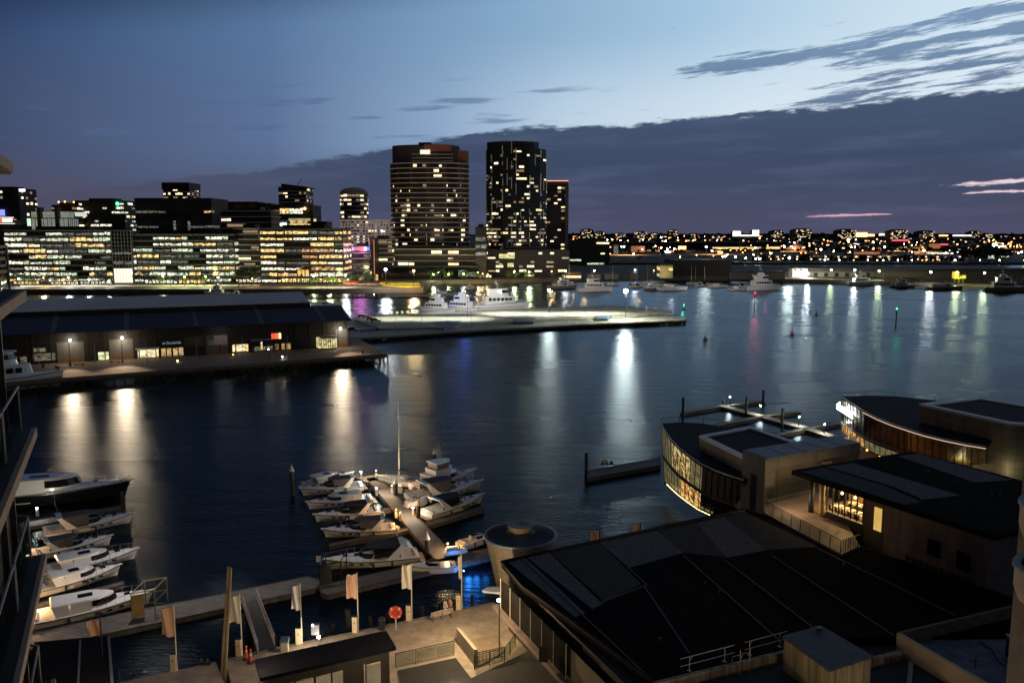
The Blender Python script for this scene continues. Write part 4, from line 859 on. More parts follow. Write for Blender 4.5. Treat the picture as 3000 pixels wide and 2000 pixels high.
# ------------------------------------------------------------------ boats
def outline(x0, x1, wa, wf, n=6, k=1.):
    """plan outline, aft square, forward rounded to a nose; x0 aft, x1 nose"""
    xs = x1-(x1-x0)*.55*k; pts = [(x0, -wa), (xs, -wf)]
    for i in range(1, n*2):
        a = -math.pi/2+math.pi*i/(2*n); pts.append((xs+(x1-xs)*math.cos(a), wf*math.sin(a)))
    pts += [(xs, wf), (x0, wa)]; return pts
def loft(mb, rings, closed=True):
    n = len(rings[0]); vs = [p for r in rings for p in r]; fs = []
    for k in range(len(rings)-1):
        for i in range(n if closed else n-1): fs.append((k*n+i, k*n+(i+1) % n, (k+1)*n+(i+1) % n, (k+1)*n+i))
    return mb.add(vs, fs)
def layer(o, z0, z1, sh=0., inset=.0, shear=0.):
    """prism over outline o; the top is inset and sheared aft"""
    cx = sum(p[0] for p in o)/len(o)
    bot = [(x, y, z0) for x, y in o]; top = [(cx+(x-cx)*(1-inset)-shear*(1 if x > cx else .3), y*(1-inset), z1+sh*(x-cx)) for x, y in o]
    return MB().prism2(bot, top)
def boat(name, label, L, kind, loc, rz, cat='boat', group=None, hullm=None, canopy=None, rail=True, fend=True, cabm=None):
    t = thing(name, label, cat, loc, rz, group); B = L*(.335 if L < 14 else .26); hb = max(.9, L*(.092 if kind in ('express', 'hardtop', 'open') else .11))
    hm = hullm or M_white; cm = cabm or M_white; canopy = canopy or M_canvas
    def bw(q): return B/2*(1-max(0, (q-.42)/.58)**2.4)*(1-.08*(1-q)**2)
    def sh(q): return hb*(1+.30*q*q)
    N = 13; L2 = L/2; hull = MB(); rings = []
    for i in range(N+1):
        q = i/N; b = max(.02, bw(q)); x = -L2+L*q*.955; s = sh(q); rk = L*.045*(q**5)
        kz = -.35+.35*(q**4)
        rings.append([(x, 0, kz), (x+rk*.3, -b*.80*(1-.25*q), .12+.35*q**3), (x+rk*.6, -b*.93, s*.62), (x+rk, -b, s), (x+rk, b, s), (x+rk*.6, b*.93, s*.62), (x+rk*.3, b*.80*(1-.25*q), .12+.35*q**3)])
    loft(hull, rings); n = 7; hull.add([p for p in rings[0]], [tuple(range(6, -1, -1))]); hull.add([p for p in rings[-1]], [tuple(range(7))])
    HU = hull.build('hull', hm, t, local=True, smooth=False)
    # foredeck with raised coaming
    cabx0 = -.02 if kind in ('express', 'open') else -.12
    dk = MB(); pr = []
    for i in range(9):
        q = .50+.44*i/8; x = -L2+L*q*.955+L*.045*(q**5); b = bw(q)*.93; s = sh(q); pr.append([(x, -b, s+.02), (x, -b*.58, s+.10+.36*(1-i/8)**.8*L*.06), (x, 0, s+.14+.50*(1-i/8)**.8*L*.06), (x, b*.58, s+.10+.36*(1-i/8)**.8*L*.06), (x, b, s+.02)])
    loft(dk, pr, closed=False); FD = dk.build('foredeck', cm, t, local=True, smooth=True)
    # gunwale rub rail
    rb_ = MB()
    for sgn in (-1, 1):
        pts = [Vector((-L2+L*(i/10)*.955+L*.045*((i/10)**5), sgn*(bw(i/10)+.01), sh(i/10)-.08)) for i in range(11)]
        rb_.path(pts, L*.0035+.015, 4)
    rb_.build('rub_rail', M_rubber if hm is not M_navy else M_steel, HU, local=True)
    # hatches
    if fend:
        for q in ((.66, .12), (.78, .0)) if L > 7 else ((.72, 0),):
            x = -L2+L*q[0]; zz = sh(q[0])+.5*((.94-q[0])/.44)**.8*L*.06; MB().box(x-.28, x+.28, -.28+q[1], .28+q[1], zz+.08, zz+.19).build('hatch', M_glass, FD, local=True)
        for sgn in (-1, 1):
            for q in (.52, .62, .72):
                MB().box(-L2+L*q-.22, -L2+L*q+.22, sgn*bw(q)*.965-.03, sgn*bw(q)*.965+.03, sh(q)*.66, sh(q)*.66+.16).build('porthole', M_glass, HU, local=True)
    z = sh(.4)
    if kind in ('express', 'hardtop', 'fly', 'open', 'cruiser'):
        # cockpit well
        wl = MB(); ck = -.08 if kind in ('express', 'open') else -.22; xa = -L2+.35; xb = L*ck+L*.12; wb = bw(.2)*.80; wl.box(xa, xb, -wb, wb, hb*.45, hb*.5)
        wl.box(xa-.12, xa, -wb-.15, wb+.15, hb*.3, hb*1.02)
        for sgn in (-1, 1): wl.box(xa, xb, min(sgn*wb, sgn*(wb+.22)), max(sgn*wb, sgn*(wb+.22)), hb*.4, hb*1.02)
        wl.build('cockpit', M_white2, t, local=True)
        MB().box(xa+.1, xa+.8, -wb*.9, wb*.7, hb*.5, hb*.95).box(xa+.1, xa+.3, -wb*.9, wb*.7, hb*.95, hb*1.25).build('seat', M_cream, t, local=True)
        MB().box(xb-1.1, xb-.5, wb*.15, wb*.85, hb*.5, hb*1.05).box(xb-1.1, xb-.9, wb*.15, wb*.85, hb*1.05, hb*1.5).build('seat', M_cream, t, local=True)
        MB().box(-L2-L*.065, -L2+.05, -bw(0)*.92, bw(0)*.92, .28, .38).build('swim_platform', M_teak if L > 9 else M_white2, t, local=True)
    if kind in ('express', 'open'):
        o = outline(L*-.10, L*.17, bw(.5)*.78, bw(.5)*.74)
        # windscreen: a raked band only
        cx = L*.03; ws = MB(); top = []; bot = []
        for x, y in o:
            bot.append((x, y, z+.14)); top.append((x-L*.05*(1 if x > 0 else .4), y*.9, z+.14+L*.055))
        m_ = len(o)
        for i in range(m_-1):
            if o[i][0] < L*-.09 and o[i+1][0] < L*-.09: continue
            ws.panel(bot[i], bot[i+1], top[i+1], top[i], .02)
        WS = ws.build('windscreen', M_glass, t, local=True)
        fr = MB().path([Vector(p) for p in top[1:-1]], .035, 4); fr.build('windscreen_frame', M_steel, WS, local=True)
        if kind == 'express':
            # canopy (bimini) and radar arch
            o2 = outline(-L*.30, L*.06, bw(.3)*.80, bw(.45)*.72, k=.6); zt_ = z+L*.125
            cn = MB().prism2([(x, y, zt_-.06+.02*math.cos(y)) for x, y in o2], [(x, y*.92, zt_+L*.012) for x, y in o2]); cn.build('canopy', canopy, t, local=True)
            for sgn in (-1, 1):
                side = MB().panel((-L*.30, sgn*bw(.3)*.82, z+.1), (L*-.02, sgn*bw(.5)*.76, z+.35), (L*-.01, sgn*bw(.45)*.70, zt_-.05), (-L*.29, sgn*bw(.3)*.78, zt_-.05), .03)
                side.build('canopy_side', canopy if canopy is M_canvas2 else M_glass, t, local=True)
            ar = MB()
            for sgn in (-1, 1):
                ar.add([(-L*.26, sgn*bw(.2)*.97, z-.05), (-L*.14, sgn*bw(.2)*.97, z-.05), (-L*.30, sgn*bw(.2)*.80, zt_+.12), (-L*.35, sgn*bw(.2)*.80, zt_+.12),
                        (-L*.26, sgn*bw(.2)*.87, z-.05), (-L*.14, sgn*bw(.2)*.87, z-.05), (-L*.30, sgn*bw(.2)*.72, zt_+.12), (-L*.35, sgn*bw(.2)*.72, zt_+.12)],
                       [(0, 1, 2, 3), (7, 6, 5, 4), (0, 4, 5, 1), (1, 5, 6, 2), (2, 6, 7, 3), (3, 7, 4, 0)])
            ar.box(-L*.355, -L*.295, -bw(.2)*.80, bw(.2)*.80, zt_+.08, zt_+.2); ar.build('radar_arch', cm, t, local=True)
            MB().tube((-L*.32, .3, zt_+.2), (-L*.36, .3, zt_+2.0), .02, 4).build('aerial', M_steel, t, local=True)
    if kind in ('hardtop', 'fly', 'cruiser'):
        o = outline(-L*.20, L*.22, bw(.4)*.80, bw(.55)*.80, k=1.0); h1 = L*.085
        layer(o, z-.1, z+h1, 0, .10, L*.035).build('cabin', cm, t, local=True); CB = C.objects[-1]
        og = [(x*1.0+.0, y*1.012) for x, y in o]; gm = MB()
        m_ = len(og); cx = sum(p[0] for p in og)/m_
        for i in range(1, m_-2):
            a, b = og[i], og[i+1]
            def pt(p, f): return (cx+(p[0]-cx)*(1-.10*f)*1.01-L*.035*f*(1 if p[0] > cx else .3), p[1]*(1-.10*f)*1.012, lerp(z-.1, z+h1, f)+.003)
            gm.panel(pt(a, .42), pt(b, .42), pt(b, .95), pt(a, .95), .02)
        gm.build('cabin_windows', M_glass, CB, local=True)
        o3 = outline(-L*.34, L*.10, bw(.3)*.80, bw(.45)*.74, k=.7)
        layer(o3, z+h1, z+h1+.16, 0, .04).build('hardtop_roof', cm, t, local=True)
        sp = MB()
        for sgn in (-1, 1):
            sp.add([(-L*.30, sgn*bw(.2)*.92, z-.1), (-L*.18, sgn*bw(.3)*.9, z-.1), (-L*.20, sgn*bw(.3)*.78, z+h1+.05), (-L*.33, sgn*bw(.2)*.80, z+h1+.05),
                    (-L*.30, sgn*bw(.2)*.84, z-.1), (-L*.18, sgn*bw(.3)*.82, z-.1), (-L*.20, sgn*bw(.3)*.70, z+h1+.05), (-L*.33, sgn*bw(.2)*.72, z+h1+.05)], [(0, 1, 2, 3), (7, 6, 5, 4), (0, 4, 5, 1), (1, 5, 6, 2), (2, 6, 7, 3), (3, 7, 4, 0)])
        sp.build('roof_supports', cm, t, local=True)
        MB().box(-L*.12, L*.0, -.45, .45, z+h1+.165, z+h1+.21).build('sunroof', M_glass, t, local=True)
        if kind == 'fly':
            zf = z+h1+.15; o4 = outline(-L*.24, L*.08, bw(.3)*.74, bw(.4)*.66, k=.8)
            layer(o4, zf, zf+L*.065, 0, -.04).build('flybridge', cm, t, local=True)
            layer([(x*.8-L*.02, y*.86) for x, y in o4], zf+L*.065, zf+L*.14, 0, .02).build('bridge_enclosure', mat('clear_vinyl', (.16, .14, .13), .3, var=.6, scale=3), t, local=True)
            layer([(x*.9-L*.02, y*.95) for x, y in o4], zf+L*.14, zf+L*.155, 0, .03).build('bridge_roof', cm, t, local=True)
            MB().tube((-L*.1, .4, zf+L*.15), (-L*.12, .4, zf+L*.15+3.2), .03, 4).tube((-L*.1, -.4, zf+L*.15), (-L*.12, -.4, zf+L*.15+2.6), .03, 4).build('aerials', M_steel, t, local=True)
    if kind in ('ship', 'trawler'):
        o = outline(-L*.30, L*.26, bw(.3)*.82, bw(.6)*.78); h1 = L*.125 if kind == 'ship' else L*.12
        layer(o, z-.1, z+h1, 0, .04, L*.02).build('deckhouse', cm, t, local=True)
        g = MB()
        for sgn in (-1, 1):
            for k in range(6 if L > 12 else 4): x = -L*.24+k*L*.07; g.box(x, x+L*.05, min(sgn*bw(.35)*.805, sgn*bw(.35)*.83), max(sgn*bw(.35)*.805, sgn*bw(.35)*.83), z+h1*.42, z+h1*.8)
        g.build('cabin_windows', M_glass, t, local=True)
        o2 = outline(-L*.22, L*.14, bw(.4)*.70, bw(.5)*.62); z2 = z+h1
        layer(o2, z2+.05, z2+h1*.95, 0, .08, L*.025).build('upper_deckhouse', cm, t, local=True)
        layer([(x*1.22-L*.03, y*1.2) for x, y in o2], z2-.02, z2+.10).build('boat_deck', cm, t, local=True)
        og = [(x*1.01, y*1.012) for x, y in o2]; gm = MB(); m_ = len(og); cx = sum(p[0] for p in og)/m_
        for i in range(1, m_-2):
            a, b = og[i], og[i+1]
            def pt2(p, f): return (cx+(p[0]-cx)*(1-.08*f)*1.01-L*.025*f*(1 if p[0] > cx else .3), p[1]*(1-.08*f)*1.012, lerp(z2, z2+h1*.95, f))
            gm.panel(pt2(a, .45), pt2(b, .45), pt2(b, .85), pt2(a, .85), .02)
        gm.build('bridge_windows', M_glass, t, local=True)
        layer([(x*1.1-L*.02, y*1.08) for x, y in o2], z2+h1*.95, z2+h1*1.05).build('upper_roof', cm, t, local=True)
        z3 = z2+h1*1.05
        if kind == 'ship': layer(outline(-L*.14, L*.03, bw(.4)*.5, bw(.5)*.45), z3, z3+h1*.55, 0, .15, L*.02).build('sun_bridge', cm, t, local=True); z3 += h1*.55
        ms = MB().tube((-L*.06, 0, z3), (-L*.09, 0, z3+L*.15), .12, 6, .05).box(-L*.11, -L*.05, -.9, .9, z3+L*.07, z3+L*.078); ms.build('mast', cm, t, local=True)
        MB().ball((-L*.09, .7, z3+L*.1), .28, 8, 5).ball((-L*.09, -.7, z3+L*.1), .28, 8, 5).build('radar_domes', cm, t, local=True, smooth=True)
        if kind == 'trawler': MB().box(-L*.45, -L*.30, -bw(.1)*.8, bw(.1)*.8, z-.1, z).tube((-L*.42, bw(.1)*.7, z), (-L*.42, bw(.1)*.7, z+h1), .05).tube((-L*.42, -bw(.1)*.7, z), (-L*.42, -bw(.1)*.7, z+h1), .05).box(-L*.46, -L*.29, -bw(.1)*.8, bw(.1)*.8, z+h1, z+h1+.08).build('aft_awning', cm, t, local=True)
    if kind == 'sail':
        o = outline(-L*.05, L*.22, bw(.5)*.5, bw(.6)*.45); layer(o, z-.05, z+.45, 0, .1, .1).build('coachroof', cm, t, local=True)
        MB().box(-L*.02, L*.14, -bw(.5)*.52, bw(.5)*.52, z+.15, z+.3).build('cabin_windows', M_glass, t, local=True)
        MB().tube((L*.08, 0, z), (L*.08, 0, z+L*1.35), .11, 8, .07).build('mast', mat('alloy_mast', (.5, .5, .48), .35, .6, var=.05), t, local=True)
        MB().tube((L*.08, 0, z+1.3), (-L*.32, 0, z+1.25), .16, 8).build('boom', M_canvas, t, local=True)
        MB().tube((L*.08, 0, z+L*1.33), (L*.45, 0, z+.2), .02, 4).tube((L*.08, 0, z+L*1.33), (-L*.47, 0, z+.2), .015, 4).tube((L*.08, 0, z+L*1.2), (L*.05, bw(.5), z), .015, 4).tube((L*.08, 0, z+L*1.2), (L*.05, -bw(.5), z), .015, 4).build('rigging', M_dark, t, local=True)
        MB().box(-L*.42, -L*.08, -bw(.2)*.55, bw(.2)*.55, z-.02, z+.12).build('cockpit', M_teak, t, local=True)
    if rail and L > 7:
        r_ = MB()
        for sgn in (-1, 1):
            pts = []
            for i in range(7):
                q = .55+.45*i/6; x = -L2+L*q*.955+L*.045*(q**5)+(.25 if i == 6 else 0); y = sgn*max(.0, bw(q)*.92); pts.append(Vector((x, y, sh(q)+.62))); r_.tube((x-.08, y, sh(q)), (x, y, sh(q)+.62), .018, 4)
            r_.path(pts, .022, 4)
        r_.build('bow_rail', M_steel, t, local=True)
        MB().box(L2-L*.05, L2+L*.02, -.16, .16, sh(1)-.05, sh(1)+.05).build('bow_pulpit', cm, t, local=True)
    if fend:
        for sgn, q in ((-1, .30), (-1, .55), (1, .30), (1, .5)):
            x = -L2+L*q; y = sgn*(bw(q)+.14); MB().lathe((x, y), [(.03, .25), (.12, .32), (.12, .85), (.03, .95)], 8).tube((x, y, .9), (x, y*.97, sh(q)), .012, 4).build('fender', mat('navy_fender', (.03, .035, .06), .5), t, local=True)
    return t
def moor(kind, label, us, vs, ub, vb, name='motor_cruiser', cat='motor boat', group=None, **k):
    a = P(us, vs, 0); b = P(ub, vb, 0); L = (b-a).length; c = (a+b)/2; d = b-a
    return boat(name, label, L, kind, (c.x, c.y, 0), math.atan2(d.y, d.x), cat, group, **k)
GL = 'boats on the left marina berths'; GC = 'boats berthed on the central jetty'; GF = 'boats along the far marina'
# left marina
moor('hardtop', 'largest left-marina yacht, dark hulled with a long curved blue-white roof', -95, 1492, 385, 1452, 'motor_yacht', 'motor yacht', GL, hullm=M_navy)
moor('express', 'sports cruiser with black canopy nearest the dark-hulled yacht', 128, 1574, 392, 1528, group=GL, canopy=M_canvas2)
moor('express', 'small open cruiser with greenish windscreen below the black-canopy cruiser', 95, 1640, 330, 1592, group=GL, canopy=M_canvas2)
moor('hardtop', 'white hardtop cruiser with a bow platform, third from the large yacht', 120, 1695, 405, 1632, group=GL)
moor('hardtop', 'slim hardtop coupe cruiser with twin skylights above the biggest cream cruiser', 105, 1745, 355, 1680, group=GL, cabm=M_white)
moor('hardtop', 'big cream-sided cruiser lying along the pontoon at lower left', 88, 1838, 450, 1762, group=GL, hullm=M_white2)
moor('trawler', 'white flying-bridge trawler yacht moored at the left edge by the wharf', -190, 1162, 190, 1128, 'trawler_yacht', 'motor yacht', fend=False)
# central jetty
moor('hardtop', 'white hardtop cruiser at the outer left end of the central jetty', 893, 1434, 1035, 1402, group=GC)
moor('express', 'slim cruiser pointing left, second from the outer end of the jetty', 1062, 1432, 880, 1452, group=GC, canopy=M_canvas2)
moor('hardtop', 'cruiser with a pale domed roof and dark aft cover, third on the jetty left side', 1090, 1472, 898, 1492, group=GC)
moor('express', 'black canopied cruiser pointing left, fourth on the jetty left side', 1112, 1508, 920, 1530, group=GC, canopy=M_canvas)
moor('express', 'cream cruiser with a white arch and grey canopy, fifth on the jetty left side', 1158, 1560, 945, 1574, group=GC, canopy=M_canvas2, hullm=M_white2)
moor('express', 'largest open cruiser on the jetty left side, beside the pontoon corner', 1225, 1640, 950, 1668, group=GC, canopy=M_canvas, hullm=M_white2)
moor('sail', 'dark-decked sailing yacht with a tall bare mast at the jetty head', 1262, 1428, 1105, 1414, 'sailing_yacht', 'sailing boat', GC, fend=False)
moor('fly', 'tall flybridge cruiser with a clear-sided upper helm on the jetty right side', 1215, 1446, 1392, 1402, 'flybridge_cruiser', 'motor boat', GC)
moor('express', 'long cruiser with a grey canopy and white arch, middle of the jetty right side', 1200, 1475, 1412, 1432, group=GC, canopy=M_canvas2)
moor('express', 'cream cruiser with black canopy on the jetty right side beside the long finger', 1245, 1520, 1415, 1470, group=GC, canopy=M_canvas, hullm=M_white2)
moor('open', 'small runabout under a black cover beside the round tower', 1345, 1612, 1450, 1582, 'runabout', 'motor boat', GC, rail=False, hullm=M_white2)
moor('open', 'low speedboat with purple lit dash lying on the water side of the pontoon', 1335, 1672, 1195, 1684, 'speedboat', 'speedboat', rail=False, fend=False)
b_ = P(1352, 1668, .5)
light((b_.x+.8, b_.y-.2, .6), 240, (.04, .30, 1), .4, name='stern_glow'); light((b_.x+1.7, b_.y-.1, .6), 130, (.03, .28, 1), .4, name='stern_glow'); light((b_.x+2.7, b_.y, .6), 45, (.02, .26, 1), .4, name='stern_glow')  # blue lights strung above the surface stand in for the underwater glow
tag(MB().ball((b_.x+.25, b_.y-.1, .42), .07).build('stern_lamp', emi('blue_lamp', (.1, .45, 1), 30), None), 'blue underwater lamp at the speedboat stern', 'lamp')
light((P(1300, 1660, 1.6)), .4, (.35, .15, 1), .05, name='dash_light')
# tender on davits behind the grey canopy cruiser
q = P(1222, 1482, .4); boat('tender', 'small cream tender hung across the stern of the right-hand cruisers', 3.4, 'open', (q.x, q.y, .45), math.radians(35), 'dinghy', None, M_white2, rail=False, fend=False)
# yachts by the lit pier
moor('ship', 'white motor yacht pointing left beside the lit pier, left of the blue-lit yacht', 1328, 919, 1218, 914, 'motor_yacht', 'motor yacht', GF, fend=False)
moor('ship', 'tall blue-lit motor yacht between two white yachts by the pier', 1402, 917, 1290, 911, 'motor_yacht', 'motor yacht', GF, fend=False)
moor('trawler', 'long low white yacht with a raked mast behind the lit pier', 1382, 911, 1552, 906, 'motor_yacht', 'motor yacht', GF, fend=False)
moor('hardtop', 'grey cruiser moored beyond the blue-lit yacht', 1270, 868, 1350, 867, 'motor_yacht', 'motor yacht', GF, fend=False)
moor('trawler', 'boxy white houseboat behind the grey cruiser', 1360, 848, 1400, 847.5, 'houseboat', 'houseboat', GF, fend=False)
moor('ship', 'white two-deck yacht on the far left quay', 668, 866, 598, 865, 'motor_yacht', 'motor yacht', GF, fend=False)
moor('trawler', 'smaller white boat right of the two-deck yacht on the far left quay', 708, 865, 674, 864.5, 'motor_yacht', 'motor yacht', GF, fend=False)
moor('hardtop', 'white yacht half hidden behind the wharf shed roof', 890, 905, 1000, 902, 'motor_yacht', 'motor yacht', GF, fend=False)
for lab, kd, a in (('white cabin ferry with a warm lit aft deck', 'trawler', (1692, 855, 1795, 854)), ('dark low launch left of the warm-lit ferry', 'hardtop', (1602, 846, 1690, 846)), ('launch in the second row left of the cabin ferry', 'trawler', (1625, 838, 1682, 836)),
                   ('dark work boat left of the white cruiser', 'trawler', (1885, 850, 1942, 849)), ('rounded white cruiser right of the work boat', 'hardtop', (1928, 852, 2015, 850)), ('small lit boat behind the bright pier lamp', 'express', (1845, 843, 1892, 842)),
                   ('red-lit motor yacht at the right end of the marina', 'ship', (2182, 851, 2288, 849)), ('cruiser left of the red-lit yacht', 'hardtop', (2135, 851, 2188, 850)), ('grey launch below the sailing masts', 'hardtop', (2075, 843, 2135, 842)), ('second grey launch below the sailing masts', 'express', (2040, 839, 2090, 838)),
                   ('small cruiser in the row behind the red-lit yacht', 'express', (2150, 843, 2200, 842)), ('dark ferry with a line of seats moored at the lit shed', 'trawler', (2482, 836, 2572, 836)), ('dim work boat below the pale fence', 'trawler', (2608, 843, 2682, 844)), ('long dim barge left of the yellow kiosk', 'hardtop', (2715, 849, 2822, 850)), ('long dim ferry at the right edge of the wharf', 'ship', (2880, 854, 3010, 856))):
    moor(kd, lab, *a, name='moored_boat', cat='boat', group=GF, fend=False, hullm=mat('dull_hull', (.22, .21, .21), .5) if 'd' == lab[0] or 'dim' in lab else None, rail=False)
for i, (u, v) in enumerate(((2040, 832), (2028, 833), (2066, 834), (1870, 836), (1736, 838), (1798, 836), (1560+110, 838), (1900, 834))):
    a = P(u, v, 0); boat('sailing_yacht', 'bare-masted sailing yacht, %s of the masts on the far marina' % ORD[i], 9+R.random()*2, 'sail', a, R.uniform(2.6, 3.4), 'sailing boat', 'sailing yachts on the far marina', fend=False, rail=False)
for (u, v, w, c) in ((1708, 838, 500, ORANGE), (1350, 870, 500, WHITE), (1365, 905, 260, (.1, .15, 1)), (1318, 880, 300, (.2, .3, 1)), (2230, 840, 60, (1, .1, .25)), (2200, 838, 200, WHITE), (1960, 838, 200, WHITE), (640, 848, 400, WHITE), (1865, 836, 60, ORANGE), (1865, 838, 150, ORANGE), (670, 862, 120, COOL), (960, 886, 350, WHITE)):
    light(P(u, v, 5)+Vector((0, -9, 4)), w*2.6, c, .2, name='deck_light', spot=125 if w > 1000 else None)
for u_ in (1250, 1310, 1370, 1440, 1510):
    q_ = P(u_, 934, 1.7); l_ = light((q_.x, q_.y, 13), 16000, (1, .96, .90), .5, name='yacht_fill', spot=75); l_.rotation_euler = (math.radians(80), 0, 0)  # spots added over the pier to brighten the yachts, no fittings
for u_, v_, w_ in ((1742, 862, 14000), (1955, 860, 14000), (2225, 858, 18000), (2080, 852, 12000), (2530, 846, 9000)):
    q_ = P(u_, v_+6, 0); l_ = light((q_.x, q_.y, 14), w_, (1, .92, .86), .5, name='marina_fill', spot=95); l_.rotation_euler = (math.radians(78), 0, 0)  # unseen spots added to brighten the moored boats
# ------------------------------------------------------------------ wharf shed pier (left)
wq = [(-60, 1128), (190, 1106), (400, 1090), (800, 1060), (1135, 1035), (1042, 988), (905, 960), (-60, 985)]
pier, q = deckpoly('timber_wharf', 'long dark timber wharf carrying the big shed', wq, 1.7, 2.5, mat('wharf_paving', (.20, .15, .11), .8, var=.25, scale=.5), 'wharf')
fa = MB(); 
for a, b in zip(q[:5], q[1:6]): fa.bar(a+Vector((0, 0, -.82)), b+Vector((0, 0, -.82)), .5, .5)
fa.build('fascia_beam', M_timber, pier)
pl = MB(); L0 = q[0]; 
for i in range(44):
    f = i/43; c = q[0].lerp(q[4], f); c = Vector((c.x, c.y, 0));
    # follow the bent front
    tot = 0; target = f*sum((q[k+1]-q[k]).length for k in range(4))
    for k in range(4):
        l = (q[k+1]-q[k]).length
        if tot+l >= target: c = q[k].lerp(q[k+1], (target-tot)/l); break
        tot += l
    nrm = Vector((.05, -.0, 0)); p_ = MB().tube((c.x, c.y+.5, -2), (c.x, c.y+.5, 1.75), .22, 7); p_.build('pile', M_timber, pier)
for i in range(8):
    c = q[4].lerp(q[5], (i+.5)/8); MB().tube((c.x-.4, c.y, -2), (c.x-.4, c.y, 1.75), .22, 7).build('pile', M_timber, pier)
# shed itself
wl_ = P(-60, 1076, 2.5); wr_ = P(1020, 1015, 2.5)
dv = (wr_-wl_).normalized(); nv = Vector((-dv.y, dv.x, 0))
def SH(s, d, z):   # s along the front from the right end (metres), d depth behind the front
    p = wr_-dv*s+nv*d; return Vector((p.x, p.y, z))
Ls = (wr_-wl_).length
ze = zat(wr_.y, 938)
shed = thing('wharf_shed', 'huge dark corrugated wharf shed with restaurants along its front', 'shed', SH(Ls/2, 10, 2.5))
D1 = 13.0; D2 = 27.0
zr = ze+3.4; 
fronts = [SH(0, 0, 2.5), SH(Ls, 0, 2.5), SH(Ls, D1, 2.5), SH(0, D1, 2.5)]
M_corr = mat('corrugated_dark', (.02, .019, .019), .55, var=.35, scale=.6, sc=(3, 3, .3))
MB().prism2([SH(0, 0, 2.5), SH(Ls, 0, 2.5), SH(Ls, D1, 2.5), SH(0, D1, 2.5)], [SH(0, 0, ze-.1), SH(Ls, 0, ze-.1), SH(Ls, D1, zr-.1), SH(0, D1, zr-.1)]).build('front_wall', M_corr, shed)
M_roofb = mat('blue_grey_roof', (.022, .027, .045), .5, var=.25, scale=.25, sc=(.6, 3, 1)); M_roofg = mat('grey_roof_sheet', (.62, .60, .57), .7, var=.12, scale=.08)
MB().prism2([SH(-1, -1.2, ze-.15), SH(Ls, -1.2, ze-.15), SH(Ls, D1, zr), SH(-1, D1, zr)], [SH(-1, -1.2, ze+.15), SH(Ls, -1.2, ze+.15), SH(Ls, D1, zr+.3), SH(-1, D1, zr+.3)]).build('front_roof', M_roofb, shed)
z2 = zr+1.6; z3 = zr+2.6
s2 = 9.0
MB().prism([SH(s2, D1+.4, 0), SH(Ls, D1+.4, 0), SH(Ls, D2, 0), SH(s2, D2, 0)], 2.5, z2-.1).build('rear_wall', M_corr, shed)
MB().prism2([SH(s2, D1-.1, z2-.1), SH(Ls, D1-.1, z2-.1), SH(Ls, D2+1, z3+1.2), SH(s2, D2+1, z3+1.2)], [SH(s2, D1-.1, z2+.15), SH(Ls, D1-.1, z2+.15), SH(Ls, D2+1, z3+1.5), SH(s2, D2+1, z3+1.5)]).build('rear_roof', M_roofg, shed)
rs = MB()
for k in range(7):
    s_ = 7+k*18.5; rs.prism2([SH(s_, -1.0, ze+.15), SH(s_+1.3, -1.0, ze+.15), SH(s_+1.3, D1, zr+.3), SH(s_, D1, zr+.3)], [SH(s_, -1.0, ze+.25), SH(s_+1.3, -1.0, ze+.25), SH(s_+1.3, D1, zr+.4), SH(s_, D1, zr+.4)])
rs.build('roof_strips', mat('translucent_sheet', (.10, .10, .12), .4), shed)
MB().bar(SH(-1, -1.3, ze+.1), SH(Ls, -1.3, ze+.1), .25, .25).build('gutter', M_wall, shed)
def s_of(u, v=1040):     # where a pixel column meets the shed front
    x, f, g = ray(u, v); A = Matrix(((x, dv.x), (f, dv.y))); k, s_ = A.inverted() @ Vector((wr_.x, wr_.y)); return s_
def shedpanel(name, u0, u1, zb, zt_, m, d=-.12, th=.1, parent=None):
    s0, s1 = s_of(u0), s_of(u1); mb = MB().prism([SH(s0, d, 0), SH(s1, d, 0), SH(s1, d+th, 0), SH(s0, d+th, 0)], zb, zt_); return mb.build(name, m, parent or shed)
M_pale = mat('pale_panel', (.13, .13, .135), .6, var=.15); M_brick = mat('brick_plinth', (.20, .12, .08), .8, var=.3, scale=2)
for (u0, u1) in ((168, 248), (322, 392), (604, 668), (985, 1020)):
    shedpanel('wall_panel', u0, u1, 4.3, 8.2, M_pale); shedpanel('brick_plinth', u0, u1, 2.5, 4.3, M_brick)
W_int = winmat('warm_restaurant', (1, .62, .2), 1.6, .8, 1.2, lo=.35, hi=.62, floor=.15, col2=(1, .85, .5)); W_int2 = winmat('amber_windows', (1, .55, .18), .7, .8, 1.2, floor=.3, col2=(1, .75, .35))
W_green = winmat('yellow_shop', (.95, .95, .5), 1.3, .9, 1.2, floor=.3); W_pale = winmat('dim_shop', (.8, .7, .45), .28, .8, 1.5, floor=.1)
shedpanel('window', 288, 319, 2.7, 4.9, W_green); shedpanel('window', 95, 162, 3.4, 5.4, W_pale); shedpanel('window', 100, 135, 5.9, 6.9, W_pale)
shedpanel('window', 404, 465, 2.7, 5.0, W_int); 
for k in range(4): shedpanel('window', 473+k*16.5+(2 if k > 1 else 0), 486+k*16.5+(2 if k > 1 else 0), 2.7, 5.0, W_int2)
shedpanel('window', 540, 598, 5.2, 7.9, mat('dim_glass', (.04, .04, .03), .3)); shedpanel('window', 682, 728, 2.9, 5.0, W_int); shedpanel('window', 745, 800, 2.8, 4.0, W_pale); shedpanel('window', 765, 770, 3.2, 5.6, W_int)
for k in range(3): shedpanel('window', 806+k*17, 818+k*17, 2.8, 4.6, W_int2)
for k in range(2): shedpanel('window', 30+k*28, 50+k*28, 2.8, 4.8, W_pale)
fb = MB()
